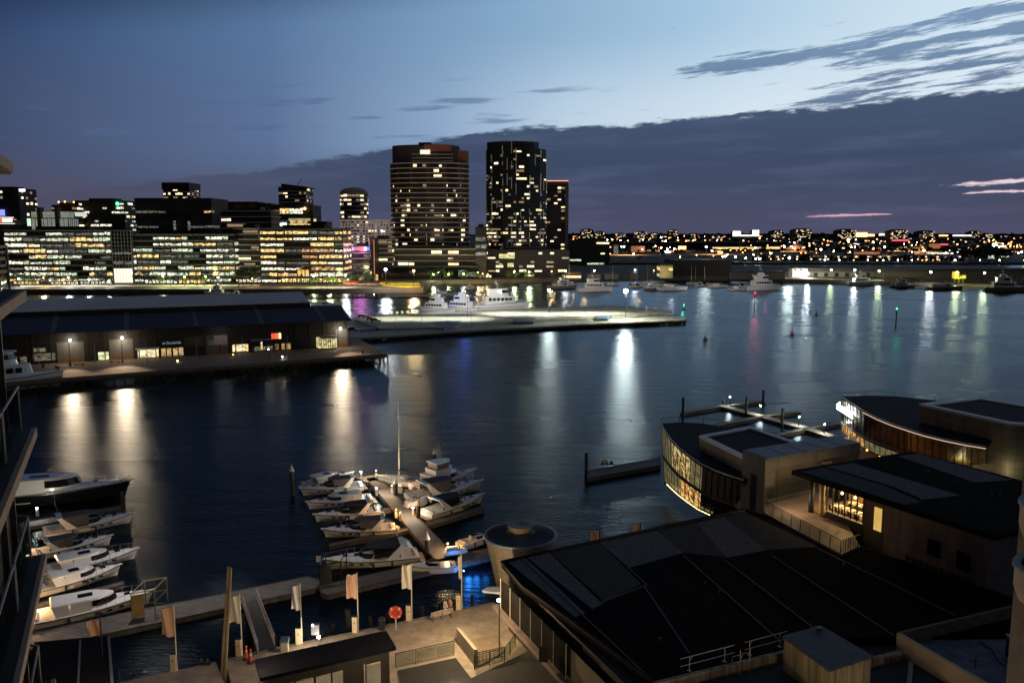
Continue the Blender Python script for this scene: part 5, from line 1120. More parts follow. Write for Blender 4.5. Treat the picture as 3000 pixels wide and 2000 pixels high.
for k in range(34): s_ = 3+k*4.4; fb.prism([SH(s_, -.2, 0), SH(s_+.3, -.2, 0), SH(s_+.3, 0, 0), SH(s_, 0, 0)], 2.5, ze-.3)
fb.prism([SH(0, -.16, 0), SH(Ls, -.16, 0), SH(Ls, 0, 0), SH(0, 0, 0)], 8.3, 8.55)
fb.build('wall_posts', mat('shed_posts', (.045, .04, .038), .7), shed)
shedpanel('door', 252, 286, 2.5, 6.5, M_wall); shedpanel('door', 800, 860, 2.5, 6.6, M_wall); shedpanel('door', 870, 925, 2.5, 6.2, mat('blue_door', (.02, .022, .035), .5))
# signs on the shed front
s0 = s_of(505); 
sg = thing('fascia_sign', 'pale lettered fascia sign above the amber restaurant windows on the shed', 'sign', SH(s0, -.3, 6.6))
rot = Matrix((( dv.x, 0, -nv.x), (dv.y, 0, -nv.y), (0, 1, 0)))
MB().prism([SH(s_of(465), -.3, 0), SH(s_of(535), -.3, 0), SH(s_of(535), -.15, 0), SH(s_of(465), -.15, 0)], 5.9, 7.1).build('sign_board', mat('navy_board', (.01, .012, .03), .5), sg)
text('at Dockside', 1.05, 'lettering', emi('letters_dim', (.6, .65, .8), .42), sg, SH(s0, -.34, 6.55), rot)
sg = thing('red_screen_sign', 'small red and amber lit square sign high on the shed front', 'sign', SH(s_of(812), -.3, 8)); z_ = zat(SH(s_of(812), 0, 0).y, 990)
for i, (a, b, c, s_) in enumerate(((797, 805, (1, .08, .06), 1.3), (806, 818, (1, .22, .06), .9), (818.5, 825, (1, .7, .3), 2.2))): shedpanel('sign_panel', a, b, z_-.2, z_+1.5, emi('redsign%d' % i, c, s_, 'NONE'), -.3, .12, sg)
sg = thing('banner_sign', 'pale square banner over a brick plinth on the shed front', 'banner', SH(s_of(650), -.2, 6)); shedpanel('banner_cloth', 628, 668, 5.2, 8.1, mat('banner_cloth', (.5, .4, .38), .8), -.35, .06, sg)
shedpanel('banner_cloth', 610, 628, 5.2, 6.7, mat('banner_cloth2', (.3, .3, .32), .8), -.35, .06, sg)
light(SH(s_of(650), -5, 8.5), 90, WHITE, .2, name='banner_light')
t = thing('shop_awning', 'pale flat awning with blue underside left of the red sign', 'awning', SH(s_of(765), -2, 6.3)); shedpanel('awning_sheet', 735, 795, 6.2, 6.4, mat('awning_sheet', (.4, .42, .45), .6), -2.6, 2.5, t); shedpanel('awning_valance', 735, 795, 5.8, 6.2, mat('awning_blue', (.03, .04, .09), .6), -2.7, .1, t)
t = thing('shop_awning', 'white framed awning over the left restaurant entrance', 'awning', SH(s_of(430), -2, 5.4)); shedpanel('awning_sheet', 398, 468, 5.3, 5.5, mat('awning_sheet', (.4, .42, .45), .6), -3, 2.9, t)
for u in (401, 466): shedpanel('awning_post', u-.6, u+.6, 2.5, 5.3, M_wall, -2.9, .15, t)
# glazed bay at the right end of the shed front
t = thing('glazed_bay', 'rounded glass cafe bay with yellow lights at the right end of the shed', 'cafe', SH(s_of(955), -2, 2.5))
s0, s1 = s_of(928), s_of(982); o = [SH(s0, 0, 0), SH(s1, 0, 0), SH(s1, -3, 0), SH(s1+1, -4, 0), SH(s0-1.0, -4, 0), SH(s0, -3, 0)]
MB().prism(o, 2.9, 6.0).build('glazing', winmat('cafe_yellow', (1, .85, .4), 1.0, .7, 1., lo=.35, hi=.6, floor=.12), t); MB().prism([(p.x, p.y) for p in [SH(s0-.6, .2, 0), SH(s1+.3, .2, 0), SH(s1+.3, -4.5, 0), SH(s0-.6, -4.5, 0)]], 6.0, 6.5).build('roof', mat('bay_roof', (.2, .2, .2), .5), t)
MB().prism(o, 2.5, 2.9).build('plinth', M_wall, t)
mb = MB()
for k in range(7): c = SH(lerp(s0-.8, s1+.8, k/6), -4.06, 0); mb.obox((c.x, c.y), 0, .14, .14, 2.5, 6)
mb.build('mullions', M_wall, t)
# wall floods of the shed
for i, (u, v, W, lab) in enumerate(((206, 996, 7500, 'left wall floodlight on the shed front'), (358, 990, 10500, 'second wall floodlight on the shed front'), (995, 962, 9000, 'wall floodlight at the right end of the shed front'))):
    s_ = s_of(u, v); p = SH(s_, -1.1, 0); p.z = zat(p.y, v); t = thing('wall_floodlight', lab, 'floodlight', p)
    MB().tube(p+nv*1.0, p, .06).build('bracket', M_dark, t); MB().ball(p-nv*.1, .3, 10, 6).build('bulb', M_bulbW, t, smooth=True)
    sp_ = light(p-nv*.8, W*1.3, (1, .66, .38), .35, t, spot=44); sp_.rotation_euler = (math.radians(80), 0, math.atan2(nv.y, nv.x)+math.pi/2); light(p-nv*2.2-Vector((0, 0, 1)), W*.07, (1, .78, .5), .3, t)
for i, (u, v, z, k) in enumerate(((520, 1056, .5, 'L'), (827, 1044, .8, 'W'), (786, 1022, 4, 'W'), (683, 1038, .9, 'A'))):
    p = P(u, v, 2.5+z); lamp('small terrace lamp, %s from the left along the wharf front' % ORD[[0, 3, 2, 1][i]], (p.x, p.y, 2.5), z, k, .16, 45, name='terrace_lamp', lr=.08)
# flag poles, bollards and benches on the wharf
for i, (u, v, vt) in enumerate(((50, 1062, 1020), (115, 1082, 1012), (280, 1066, 1003), (432, 1064, 996), (577, 1058, 990), (712, 1052, 984), (843, 1044, 981), (575+372, 1050, 1016), (1085, 1032, 960))):
    b = P(u, v, 2.5); single(MB().tube(b, b+Vector((0, 0, zat(b.y, vt)-2.5)), .09, 6, .05), 'slim_pole', mat('grey_pole', (.35, .34, .33), .5), 'bare grey pole, %s from the left along the shed wharf' % ORD[i], 'pole', 'bare poles along the shed wharf')
for i, (u, v) in enumerate(((232, 1070), (337, 1063))):
    p = P(u, v, 2.5); t = thing('wharf_bench', 'dark bench on the lit wharf, %s of two' % ('left' if i == 0 else 'right'), 'bench', p)
    MB().box(p.x-1.3, p.x+1.3, p.y-.3, p.y+.3, 2.9, 3.0).build('seat', M_timber, t); MB().box(p.x-1.1, p.x-.9, p.y-.25, p.y+.25, 2.5, 2.9).build('leg', M_dark, t); MB().box(p.x+.9, p.x+1.1, p.y-.25, p.y+.25, 2.5, 2.9).build('leg', M_dark, t)
for i, (u, v, m) in enumerate(((206, 1072, 0), (359, 1062, 1), (165, 1082, 0), (172, 1083, 0), (127, 1078, 1), (1062, 1036, 0))):
    p = P(u, v, 2.5); t = thing('bollard', 'wharf bollard, %s along the lit shed wharf' % ORD[i], 'bollard', p); MB().lathe((p.x, p.y), [(.22, 2.5), (.2, 3.2), (.3, 3.3), (.3, 3.5), (.05, 3.6)], 10).build('post', M_dark, t)
# ------------------------------------------------------------------ lit pier
lp = [(1012, 992), (1300, 972), (1700, 950), (2008, 938), (2010, 932), (1870, 905), (1780, 899), (1600, 905), (1300, 918), (1100, 925), (905, 948)]
M_pier = planks('pier_concrete', (.46, .46, .36), .75, 3.4, math.radians(6), .85, .16)
pier2, q2 = deckpoly('concrete_pier', 'floodlit pale concrete pier with a stepped terrace', lp, .9, 1.7, M_pier, 'pier')
up = [(1110, 962), (1260, 958), (1300, 960), (1350, 952), (1560, 938), (1700, 927), (1800, 921), (1970, 912), (1870, 900), (1780, 895), (1600, 901), (1300, 914), (1100, 922), (1040, 935)]
u3 = [P(a, b, 2.6) for a, b in up]; MB().prism([(p.x, p.y) for p in u3], 1.7, 2.6).build('upper_terrace', M_pier, pier2)
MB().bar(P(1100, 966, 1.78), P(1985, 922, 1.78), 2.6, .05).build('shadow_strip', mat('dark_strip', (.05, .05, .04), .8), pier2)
for pts in ([(1058, 958), (1104, 952), (1100, 962), (1056, 966)], [(1258, 942), (1352, 939), (1332, 958), (1300, 962)], [(1500, 934), (1572, 930), (1562, 942), (1510, 943)], [(1742, 925), (1792, 923), (1780, 933), (1748, 934)]):
    q_ = [P(a, b, 2.66) for a, b in pts]; MB().prism([(p.x, p.y) for p in q_], 1.6, 2.68).build('blue_ramp', mat('blue_ramp', (.10, .16, .22), .6), pier2)
for i in range(60):
    c = q2[0].lerp(q2[1], i/20) if i <= 20 else (q2[1].lerp(q2[2], (i-20)/20) if i <= 40 else q2[2].lerp(q2[3], (i-40)/19.)); MB().tube((c.x, c.y+.5, -2), (c.x, c.y+.5, .95), .24, 6).build('pile', M_timber, pier2)
mb = MB()
for a, b in zip(q2[:3], q2[1:4]): mb.bar(a+Vector((0, .25, -.55)), b+Vector((0, .25, -.55)), .5, .5)
mb.build('fender_beam', M_timber, pier2)
MB().bar(P(2004, 941, .9), P(2010, 934, .9), .8, 3).build('end_wall', mat('pier_end', (.4, .38, .36), .8), pier2)
for i, (u, v, vb, W, k) in enumerate(((1608, 849, 921, 5500, 'C'), (1832, 850, 931, 24000, 'C'))):
    b = P(u, vb, 2.6); lamp(['slim pier mast lamp left of the brightest one', 'brightest cold pier mast lamp near the pier end'][i], b, zat(b.y, v)-2.6, k, [.5, .9][i], W, name='pier_mast_lamp', cat='floodlight', lr=.5)
for i, (u, v, W) in enumerate(((1098, 862, 2500), (1370, 865, 0))):
    b = P(u, 928, 2.6); lamp(['small unlit-looking mast by the parked cars', 'dark mast in front of the blue-lit yacht'][i], b, zat(b.y, v)-2.6, 'W', .12, 0, name='pier_mast', cat='light pole')
for u_, w_ in ((1150, 26000), (1260, 26000), (1370, 30000), (1480, 36000), (1590, 30000), (1700, 44000), (1780, 30000)): q_ = P(u_, 940 if u_ < 1450 else 925, 1.7); light((q_.x, q_.y, 15), w_*.5, COOL, .6, name='pier_fill', spot=104)  # extra lights hung over the deck without fittings
for i, (u, vb, vt) in enumerate(((1159, 972, 920), (1235, 968, 915), (1310, 962, 912), (1380, 960, 908), (1450, 946, 905), (1587, 945, 902), (1650, 938, 900), (1715, 935, 896), (1776, 935, 897), (1835, 928, 890), (1893, 937, 893), (1092, 976, 935), (1081, 970, 948))):
    b = P(u, vb, 1.7); single(MB().tube(b, b+Vector((0, 0, zat(b.y, vt)-1.7)), .06, 5, .04), 'slim_pole', mat('grey_pole', (.35, .34, .33)), 'slim pier pole, %s of the row on the lit pier' % ORD[i], 'pole', 'slim poles on the lit pier')
balustrade('pier_railing', 'long low railing along the far edge of the lit pier', [P(1100, 922, 2.6), P(1300, 914, 2.6), P(1600, 901, 2.6), P(1780, 895, 2.6), P(1870, 900, 2.6), P(1970, 912, 2.6)], 1.0, None, False, cat='railing')
# bright windows/lockers strip at the far edge left
mb = MB(); a = P(1140, 924, 2.6); b_ = P(1232, 919, 2.6)
t = thing('lit_jetty_shelter', 'row of small yellow lights under a low dark shelter at the back of the pier', 'shelter', a)
MB().bar(a+Vector((0, 0, 2.4)), b_+Vector((0, 0, 2.4)), 2, .2).build('roof', M_wall, t)
for k in range(6): c = a.lerp(b_, (k+.5)/6); MB().box(c.x-.5, c.x+.5, c.y-.2, c.y+.2, 3.2, 4.2).build('lamp_box', W_green, t)
for k in range(7): c = a.lerp(b_, k/6); MB().box(c.x-.08, c.x+.08, c.y-.1, c.y+.1, 2.6, 4.8).build('post', M_dark, t)
# cars on the pier
def car(label, p, rz, col, z0):
    t = thing('parked_car', label, 'car', (p.x, p.y, z0), rz, 'cars parked on the lit pier'); m = mat('car_'+col, {'white': (.6, .6, .6), 'silver': (.35, .36, .38), 'dark': (.03, .03, .035)}[col], .25, var=.05, coat=.5)
    b = MB().prism2([(-2.2, -.88, .3), (2.2, -.88, .3), (2.2, .88, .3), (-2.2, .88, .3)], [(-2.15, -.85, .85), (2.1, -.8, .72), (2.1, .8, .72), (-2.15, .85, .85)]); b.build('body', m, t, local=True)
    MB().prism2([(-1.9, -.78, .82), (1.0, -.78, .80), (1.0, .78, .80), (-1.9, .78, .82)], [(-1.4, -.62, 1.4), (.3, -.62, 1.4), (.3, .62, 1.4), (-1.4, .62, 1.4)]).build('windows', M_glass, t, local=True)
    MB().prism2([(-1.4, -.64, 1.39), (.3, -.64, 1.39), (.3, .64, 1.39), (-1.4, .64, 1.39)], [(-1.3, -.58, 1.45), (.2, -.58, 1.45), (.2, .58, 1.45), (-1.3, .58, 1.45)]).build('roof', m, t, local=True)
    for x in (-1.35, 1.35):
        for y in (-.86, .86): MB().tube((x, y-.1, .32), (x, y+.1, .32), .32, 10).build('wheel', M_rubber, t, local=True)
for i, (u, v, c, l) in enumerate(((1062, 936, 'white', 'white car parked farthest left on the pier'), (1076, 940, 'white', 'white car second in the pier row'), (1087, 945, 'silver', 'silver car third in the pier row'), (1100, 949, 'white', 'white car nearest the terrace in the pier row'), (1033, 968, 'dark', 'dark car beside the end wall of the shed'))):
    car(l, P(u, v, 2.6 if i < 4 and i > 5 else 1.72), .15+i*.02, c, 1.72 if i > 3 else 2.62)
# floating fence jetty in front of the plaza
a = P(868, 872, .6); b_ = P(1285, 866, .6)
t = thing('floating_jetty', 'dark floating jetty with crowded fencing before the orange terrace', 'jetty', (a+b_)/2); MB().bar(a, b_, 3, .5).build('deck', M_timber, t)
mb = MB(); rn = random.Random(4)
for k in range(190): c = a.lerp(b_, rn.random()*.62); h = rn.uniform(.9, 2.2); mb.box(c.x-.1, c.x+.1, c.y+.6, c.y+.8, .6, .6+h)
mb.build('fencing', M_dark, t)
for u in (899, 990, 1034, 1107): c = P(u, 876, .3); MB().tube(c-Vector((0, 0, 2)), c+Vector((0, 0, 2.5)), .3, 6).build('pile', M_pile, t)
light((P(905, 866, 2)), 180, WHITE, .2, t); light((P(1130, 864, 2)), 500, WHITE, .2, t); light((P(1020, 864, 2)), 150, WHITE, .2, t)
# navigation marks
def navpost(label, u, vb, vt, m, body, r=.22):
    b = P(u, vb, 0); h = zat(b.y, vt); t = thing('channel_marker', label, 'channel marker', b)
    MB().tube(b-Vector((0, 0, 1)), b+Vector((0, 0, h-.8)), r, 8).build('post', M_pile, t); MB().box(b.x-.5, b.x+.5, b.y-.1, b.y+.1, h-2.2, h-1.1).build('topmark', body, t); MB().ball((b.x, b.y, h-.3), .28).build('lamp', m, t)
    return t, h
t, h = navpost('tall channel post with a red lamp near the far marina', 2210, 916, 856, M_red, mat('red_board', (.3, .02, .02), .6)); b = P(2210, 916); light((b.x, b.y-.8, h-.3), 500, (1, .05, .12), .2, t)
t, h = navpost('channel post with a green lamp at the right of the water', 2624, 962, 902, M_green, mat('green_board', (.02, .2, .08), .6), .25); b = P(2624, 962); light((b.x, b.y-.8, h-.3), 120, (.05, 1, .3), .2, t)
for lab, u, v, k in (('orange can buoy with top cage, nearest the pier end', 2065, 997, 0), ('orange buoy in the middle of the right water', 2320, 981, 0), ('small dark buoy far out beside the red post', 2391, 925, 0), ('dark buoy with a green light off the pier end', 2003, 908, 1)):
    b = P(u, v, 0); t = thing('channel_buoy', lab, 'buoy', b); MB().lathe((b.x, b.y), [(.2, -.4), (.8, 0), (.8, .5), (.35, .9), (.3, 1.6), (.05, 1.7)], 12).build('float', mat('buoy_orange', (.35, .12, .03), .6), t)
    MB().tube(b+Vector((0, 0, 1.6)), b+Vector((0, 0, 2.6)), .06).ball(b+Vector((0, 0, 2.7)), .2).build('topmark', M_green if k else M_dark, t)
    if k: light((b.x-.6, b.y-.6, 3.0), 150, (.05, 1, .6), .15, t)
# ------------------------------------------------------------------ central jetty and pontoons
def pont(name, label, pts, z=.55, cat='pontoon', m=None):
    t, q = deckpoly(name, label, pts, -.1, z, m or M_pont, cat); mb = MB()
    n = len(q)
    for i in range(n):
        a, b = q[i], q[(i+1) % n]; mb.bar(a+Vector((0, 0, .04)), b+Vector((0, 0, .04)), .12, .16)
    mb.build('edge_timber', M_timber, t); return t
pont('jetty_walkway', 'central jetty walkway running out from the pontoon', [(1072, 1400), (1112, 1396), (1345, 1640), (1285, 1650)])
pont('end_platform', 'lamp-lit head platform of the central jetty', [(1040, 1398), (1130, 1386), (1155, 1396), (1075, 1412)])
pont('main_pontoon', 'long pontoon walkway parallel to the promenade, right of the gate', [(935, 1715), (1430, 1605), (1470, 1622), (960, 1742), (942, 1735)])
pont('main_pontoon', 'long pontoon walkway parallel to the promenade, left of the gate', [(30, 1868), (450, 1775), (560, 1757), (900, 1688), (945, 1700), (925, 1722), (560, 1802), (30, 1915)])
for lab, pts in (('short finger between the first two jetty boats on the left', [(905, 1416), (1068, 1406), (1070, 1411), (905, 1421)]), ('finger pontoon left of the jetty behind the third boat', [(930, 1512), (1140, 1486), (1146, 1492), (932, 1519)]), ('finger pontoon behind the cream arch cruiser', [(965, 1592), (1195, 1545), (1200, 1552), (966, 1600)]),
                 ('long finger beside the black canopy cruiser on the right', [(1232, 1532), (1412, 1482), (1416, 1492), (1242, 1545)]), ('short finger behind the flybridge cruiser', [(1160, 1455), (1375, 1418), (1378, 1424), (1165, 1463)]),
                 ('finger with a lamp under the dark-hulled yacht', [(60, 1532), (362, 1478), (366, 1490), (60, 1548)]), ('finger between the two open cruisers at left', [(90, 1660), (330, 1610), (333, 1616), (92, 1668)]), ('finger between the hardtop cruisers at left', [(90, 1772), (360, 1702), (364, 1710), (92, 1782)])):
    pont('finger_pontoon', lab, pts, .45)
pt_ = pont('outer_pontoon', 'wide outer pontoon left of the curved glass restaurant', [(1716, 1380), (1935, 1340), (1935, 1362), (1722, 1400)], .6)
for lab, u, v, vt in (('outermost white-capped pile left of the central jetty', 857, 1452, 1360), ('white-capped pile behind the flybridge cruiser', 1273, 1362, 1312), ('white-capped pile by the jetty lamps', 1160, 1460, 1396), ('white-capped pile beside the long finger', 1226, 1527, 1458), ('white-capped pile at the pontoon corner', 1252, 1628, 1556)): pile(lab, u, v, vt, .30)
for lab, u, v, vt in (('dark pile at the end of the lamp finger under the large yacht', 362, 1512, 1440), ('dark pile at the left end of the outer pontoon', 1717, 1402, 1326), ('leftmost pile of the cross jetties', 2000, 1226, 1164), ('rear pile right of the first cross jetty lamp', 2235, 1182, 1142), ('short pile left of the first cross jetty lamp', 2119, 1190, 1168), ('middle pile of the cross jetties', 2185, 1218, 1162), ('right pile of the cross jetties', 2291, 1250, 1195)): pile(lab, u, v, vt, .26, False)
for i, (u, v, k, W, lab) in enumerate(((1058, 1388, 'C', 60, 'left lamp on the jetty head'), (1102, 1384, 'A', 90, 'amber lamp on the jetty head'), (1103, 1437, 'C', 70, 'cool lamp halfway along the jetty left side'), (1148, 1430, 'A', 90, 'amber lamp beside the capped pile'), (1161, 1502, 'O', 70, 'left orange lamp of the close pair'), (1173, 1510, 'O', 60, 'right orange lamp of the close pair'), (1210, 1496, 'C', 60, 'cool lamp at the start of the long finger'), (1163, 1552, 'O', 20, 'dim orange lamp over the jetty side'), (1312, 1604, 'A', 90, 'amber lamp at the pontoon corner'), (110, 1497, 'C', 45, 'cool lamp on the left finger pontoon'), (60, 1600, 'A', 120, 'amber lamp on the left walkway'), (84, 1790, 'A', 160, 'amber lamp behind the biggest cream cruiser'))):
    p = P(u, v+14, .55); t = lamp(lab, p, 1.15, k, .11, 0, name='pedestal_lamp', cat='pedestal lamp', lr=.08); light(p+Vector((0, 0, 1.55)), W*6, BULB[k][1], .12, t)
    MB().box(p.x-.14, p.x+.14, p.y-.14, p.y+.14, .55, 1.35).build('power_box', M_white2, t)
t = thing('dock_box', 'tall narrow cream locker box beside the capped pile and amber lamp', 'locker', P(1172, 1442, .55)); p = P(1172, 1442, .55); MB().box(p.x-.35, p.x+.35, p.y-.3, p.y+.3, .55, 1.6).build('body', M_cream, t); MB().box(p.x-.4, p.x+.4, p.y-.35, p.y+.35, 1.6, 1.68).build('lid', M_white, t)
t = thing('jet_ski', 'amber-lit small watercraft parked on the pontoon corner', 'jet ski', P(1335, 1622, .6), .3)
layer(outline(-1.4, 1.5, .5, .5), .1, .6, 0, .15).build('hull', M_white2, t, local=True); MB().box(-1.0, .2, -.2, .2, .6, .95).build('seat', M_cream, t, local=True); MB().tube((.35, -.35, 1.1), (.35, .35, 1.1), .04).tube((.5, 0, .6), (.35, 0, 1.1), .06).build('handlebar', M_dark, t, local=True)
# cross jetties at right
M_jb = mat('jetty_boards', (.34, .32, .26), .8, var=.2, scale=2)
def cj(lab, pts, w):
    q = [P(u, v, .5) for u, v in pts]; t = thing('cross_jetty', lab, 'jetty', q[0]); mb = MB(); eb = MB()
    for a, b in zip(q, q[1:]):
        d = (b-a).normalized(); n = Vector((-d.y, d.x, 0))*w/2; mb.bar(a-d*.3, b+d*.3, w, .55)
        for sg_ in (-1, 1): eb.bar(a+n*sg_+Vector((0, 0, .03)), b+n*sg_+Vector((0, 0, .03)), .12, .4)
    mb.build('deck', M_jb, t); eb.build('edge_timber', M_timber, t)
cj('diagonal spine of the cross jetties', [(2112, 1187), (2235, 1219), (2365, 1254), (2440, 1278)], 2.4)
cj('first left arm of the cross jetties', [(2001, 1209), (2108, 1190)], 1.3); cj('first right arm of the cross jetties', [(2128, 1187), (2234, 1175)], 1.3)
cj('second left arm of the cross jetties', [(2101, 1245), (2222, 1221)], 1.3); cj('second right arm of the cross jetties', [(2248, 1217), (2337, 1206)], 1.3)
cj('third left arm of the cross jetties', [(2252, 1279), (2352, 1257)], 1.3); cj('third right arm of the cross jetties', [(2380, 1252), (2454, 1240)], 1.3)
for i, (u, v) in enumerate(((2138, 1174), (2227, 1201), (2340, 1235), (2415, 1258))):
    p = P(u, v+12, .5); lamp('cold white lamp on the cross jetty, %s from the water end' % ORD[i], p, 1.9, 'C', .13, 520, name='jetty_lamp', cat='jetty lamp', lr=.12)
p = P(1775, 1360, .6); t = thing('dock_winch', 'squat dark winch with two pale drums on the outer pontoon', 'winch', p)
MB().box(p.x-.9, p.x+.5, p.y-.3, p.y+.3, .6, .8).box(p.x+.7, p.x+1.1, p.y-.2, p.y+.2, .6, 1.2).build('base', M_dark, t)
for x in (-.6, .1): MB().tube((p.x+x-.2, p.y, 1.15), (p.x+x+.25, p.y, 1.15), .35, 12).build('drum', M_white2, t)
# ------------------------------------------------------------------ promenade, banners, gangway
PZ = 2.5
pr1, _ = deckpoly('promenade_section', 'left end of the warm-lit waterfront promenade', [(352, 1998), (632, 1937), (690, 2080), (300, 2080)], 1.6, PZ, M_conc, 'promenade')
pr2, q = deckpoly('promenade_section', 'main warm-lit waterfront promenade with banner poles', [(660, 1932), (745, 1908), (1448, 1764), (1640, 1870), (1640, 2250), (740, 2250)], 1.6, PZ, M_conc, 'promenade')
mb = MB().bar(P(660, 1932, PZ+.02), P(1448, 1764, PZ+.02), .35, .9); mb.build('edge_beam', mat('edge_concrete', (.2, .17, .14), .8), pr2)
for i in range(15): c = P(660, 1932, 0).lerp(P(1448, 1764, 0), (i+.5)/15); MB().tube((c.x+.2, c.y-.7, -2), (c.x+.2, c.y-.7, 1.6), .2, 7).build('pile', M_pile, pr2)
def flagcloth(root, a, w, h, side, m, seed):
    """hanging banner cloth with soft folds, w wide on the given side of the pole"""
    rn = random.Random(seed); mb = MB(); NX, NY = 8, 12; vs = []; ph = rn.random()*6
    for j in range(NY+1):
        for i in range(NX+1):
            x = side*w*i/NX; z = -h*j/NY-(.06*h*(i/NX) if j == 0 else 0)+(.05*h*(i/NX)**2 if j == NY else 0); y = .20*math.sin(i*.95+ph+j*.22)*(.3+i/NX)
            vs.append((a.x+x, a.y+y, a.z+z))
    fs = [(j*(NX+1)+i, j*(NX+1)+i+1, (j+1)*(NX+1)+i+1, (j+1)*(NX+1)+i) for j in range(NY) for i in range(NX)]
    mb.add(vs, fs); return mb.build('banner_cloth', m, root, smooth=True)
M_fo = mat('orange_banner', (.60, .38, .27), .8, var=.12, scale=1.2, sc=(1, 1, .2)); M_fw = mat('white_banner', (.60, .58, .52), .8, var=.1, scale=1.2, sc=(1, 1, .2)); M_fg = mat('grey_banner', (.5, .5, .52), .8, var=.1)
FB = [(519, 1963, 1772, 510, 470, 1866, M_fo, 'orange banner on its pole, leftmost over the promenade'), (710, 1918, 1738, 705, 673, 1826, M_fw, 'cream banner on its pole beside the gangway'), (885, 1884, 1708, 880, 854, 1788, M_fg, 'pale grey banner on its pole above the promenade lamp'),
      (1050, 1850, 1676, 1048, 1018, 1754, M_fo, 'orange banner on its pole beside the pontoon gate'), (1207, 1815, 1648, 1204, 1178, 1726, M_fw, 'cream banner on its pole left of the bench'), (1353, 1783, 1622, 1352, 1344, 1697, M_fw, 'edge-on white banner on its pole beside the blue water light')]
for i, (ub, vb, vt, u1, u0, vbot, m, lab) in enumerate(FB):
    b = P(ub, vb, PZ); ztp = zat(b.y, vt); t = thing('banner_pole', lab, 'banner pole', b)
    MB().tube(b, (b.x, b.y, ztp), .06, 8, .04).build('pole', mat('pale_pole', (.55, .5, .42), .5), t)
    pxm = b.y/FL; w = abs(u1-u0)*pxm*1.02; hh = (ztp-zat(b.y, vbot))
    flagcloth(t, Vector((b.x-.06, b.y, ztp-.15)), w, hh-.2, -1, m, i); 
    MB().tube((b.x, b.y, ztp-.12), (b.x-w, b.y, ztp-.12-.06*hh), .02, 5).build('banner_arm', M_steel, t)
    # service pedestal next to the pole
    t2 = thing('service_pedestal', 'cream service pedestal at the foot of the %s banner pole' % ORD[i], 'pedestal', P(ub-9, vb+2, PZ)); p = P(ub-10, vb+2, PZ)
    MB().box(p.x-.22, p.x+.22, p.y-.12, p.y+.12, PZ, PZ+1.5).build('body', mat('pedestal_cream', (.6, .5, .36), .6, var=.08), t2); MB().box(p.x-.24, p.x+.24, p.y-.14, p.y+.14, PZ+1.5, PZ+1.56).build('cap', M_dark, t2)
    MB().box(p.x-.05, p.x+.05, p.y-.14, p.y-.12, PZ+.9, PZ+1.02).build('socket', M_dark, t2)
# banners seen past other things
b = P(305, 1990, PZ); zt1 = zat(b.y, 1812); t = thing('banner_pole', 'short-looking orange banner over the left pontoon', 'banner pole', (b.x, b.y, PZ)); MB().tube((b.x, b.y, 0), (b.x, b.y, zt1), .06).build('pole', M_dark, t); flagcloth(t, Vector((b.x-.05, b.y, zt1-.1)), 36*b.y/FL, 52*b.y/FL, -1, M_fo, 9)
for i, (u, v0, v1, m, lab) in enumerate(((1757, 1552, 1588, M_fo, 'orange banner top rising behind the big roof'), (1876, 1530, 1564, M_fw, 'cream banner top rising behind the big roof'))):
    Y = 84; a = D(u, v0, Y); t = thing('banner_pole', lab, 'banner pole', (a.x, Y, 0)); MB().tube((a.x, Y, 0), (a.x, Y, a.z), .06).build('pole', M_dark, t); flagcloth(t, Vector((a.x-.05, Y, a.z-.05)), 28*Y/FL, 90*Y/FL, -1, m, 12+i); light((a.x-.5, Y-3, a.z-1.5), 25, WARM, .1, name='banner_light')
# tall twin timber dolphin
b = P(648, 2020, 0); t = thing('timber_dolphin', 'tall weathered twin timber post rising in front of the pontoon', 'timber post', b)
a1 = P(645, 2060, 0); tp = D(672, 1658, a1.y); MB().tube((a1.x-.12, a1.y, -1), (tp.x-.08, tp.y, tp.z), .15, 8, .10).build('post', mat('dolphin_timber', (.20, .165, .11), .85, var=.4, scale=2, sc=(1, 1, .15)), t); MB().tube((a1.x+.18, a1.y, -1), (tp.x+.12, tp.y, tp.z-.1), .15, 8, .10).build('post', mat('dolphin_timber', (.2, .165, .11)), t)
b = P(1030, 1885, 0); single(MB().tube((b.x, b.y, -1), (b.x-.3, b.y, zat(b.y, 1785)), .28, 10), 'fender_pile', M_pile, 'thick dark pile standing at the promenade edge near the lamp', 'pile')
# gangway
g0 = [P(712, 1772, .6), P(752, 1752, .6)]; g1 = [P(756, 1910, 2.75), P(806, 1893, 2.75)]
t = thing('gangway', 'sloping gangway with lattice handrails from promenade to pontoon', 'gangway', g1[0])
MB().add([g0[0], g0[1], g1[1], g1[0]]+[p-Vector((0, 0, .15)) for p in (g0[0], g0[1], g1[1], g1[0])], [(0, 1, 2, 3), (7, 6, 5, 4), (0, 4, 5, 1), (1, 5, 6, 2), (2, 6, 7, 3), (3, 7, 4, 0)]).build('ramp', mat('ramp_grating', (.05, .045, .04), .7, var=.4, scale=6), t)
for a, b in ((g0[0], g1[0]), (g0[1], g1[1])):
    mb = MB(); n = 13; up = Vector((0, 0, 1.05))
    mb.tube(a+up, b+up, .04); mb.tube(a+Vector((0, 0, .1)), b+Vector((0, 0, .1)), .04)
    for i in range(n+1): c = a.lerp(b, i/n); mb.tube(c, c+up, .028, 4)
    for i in range(n): mb.tube(a.lerp(b, i/n)+up, a.lerp(b, (i+1)/n)+Vector((0, 0, .1)), .022, 4)
    mb.build('handrail', mat('galvanised', (.42, .38, .36), .45, .4, var=.1), t)
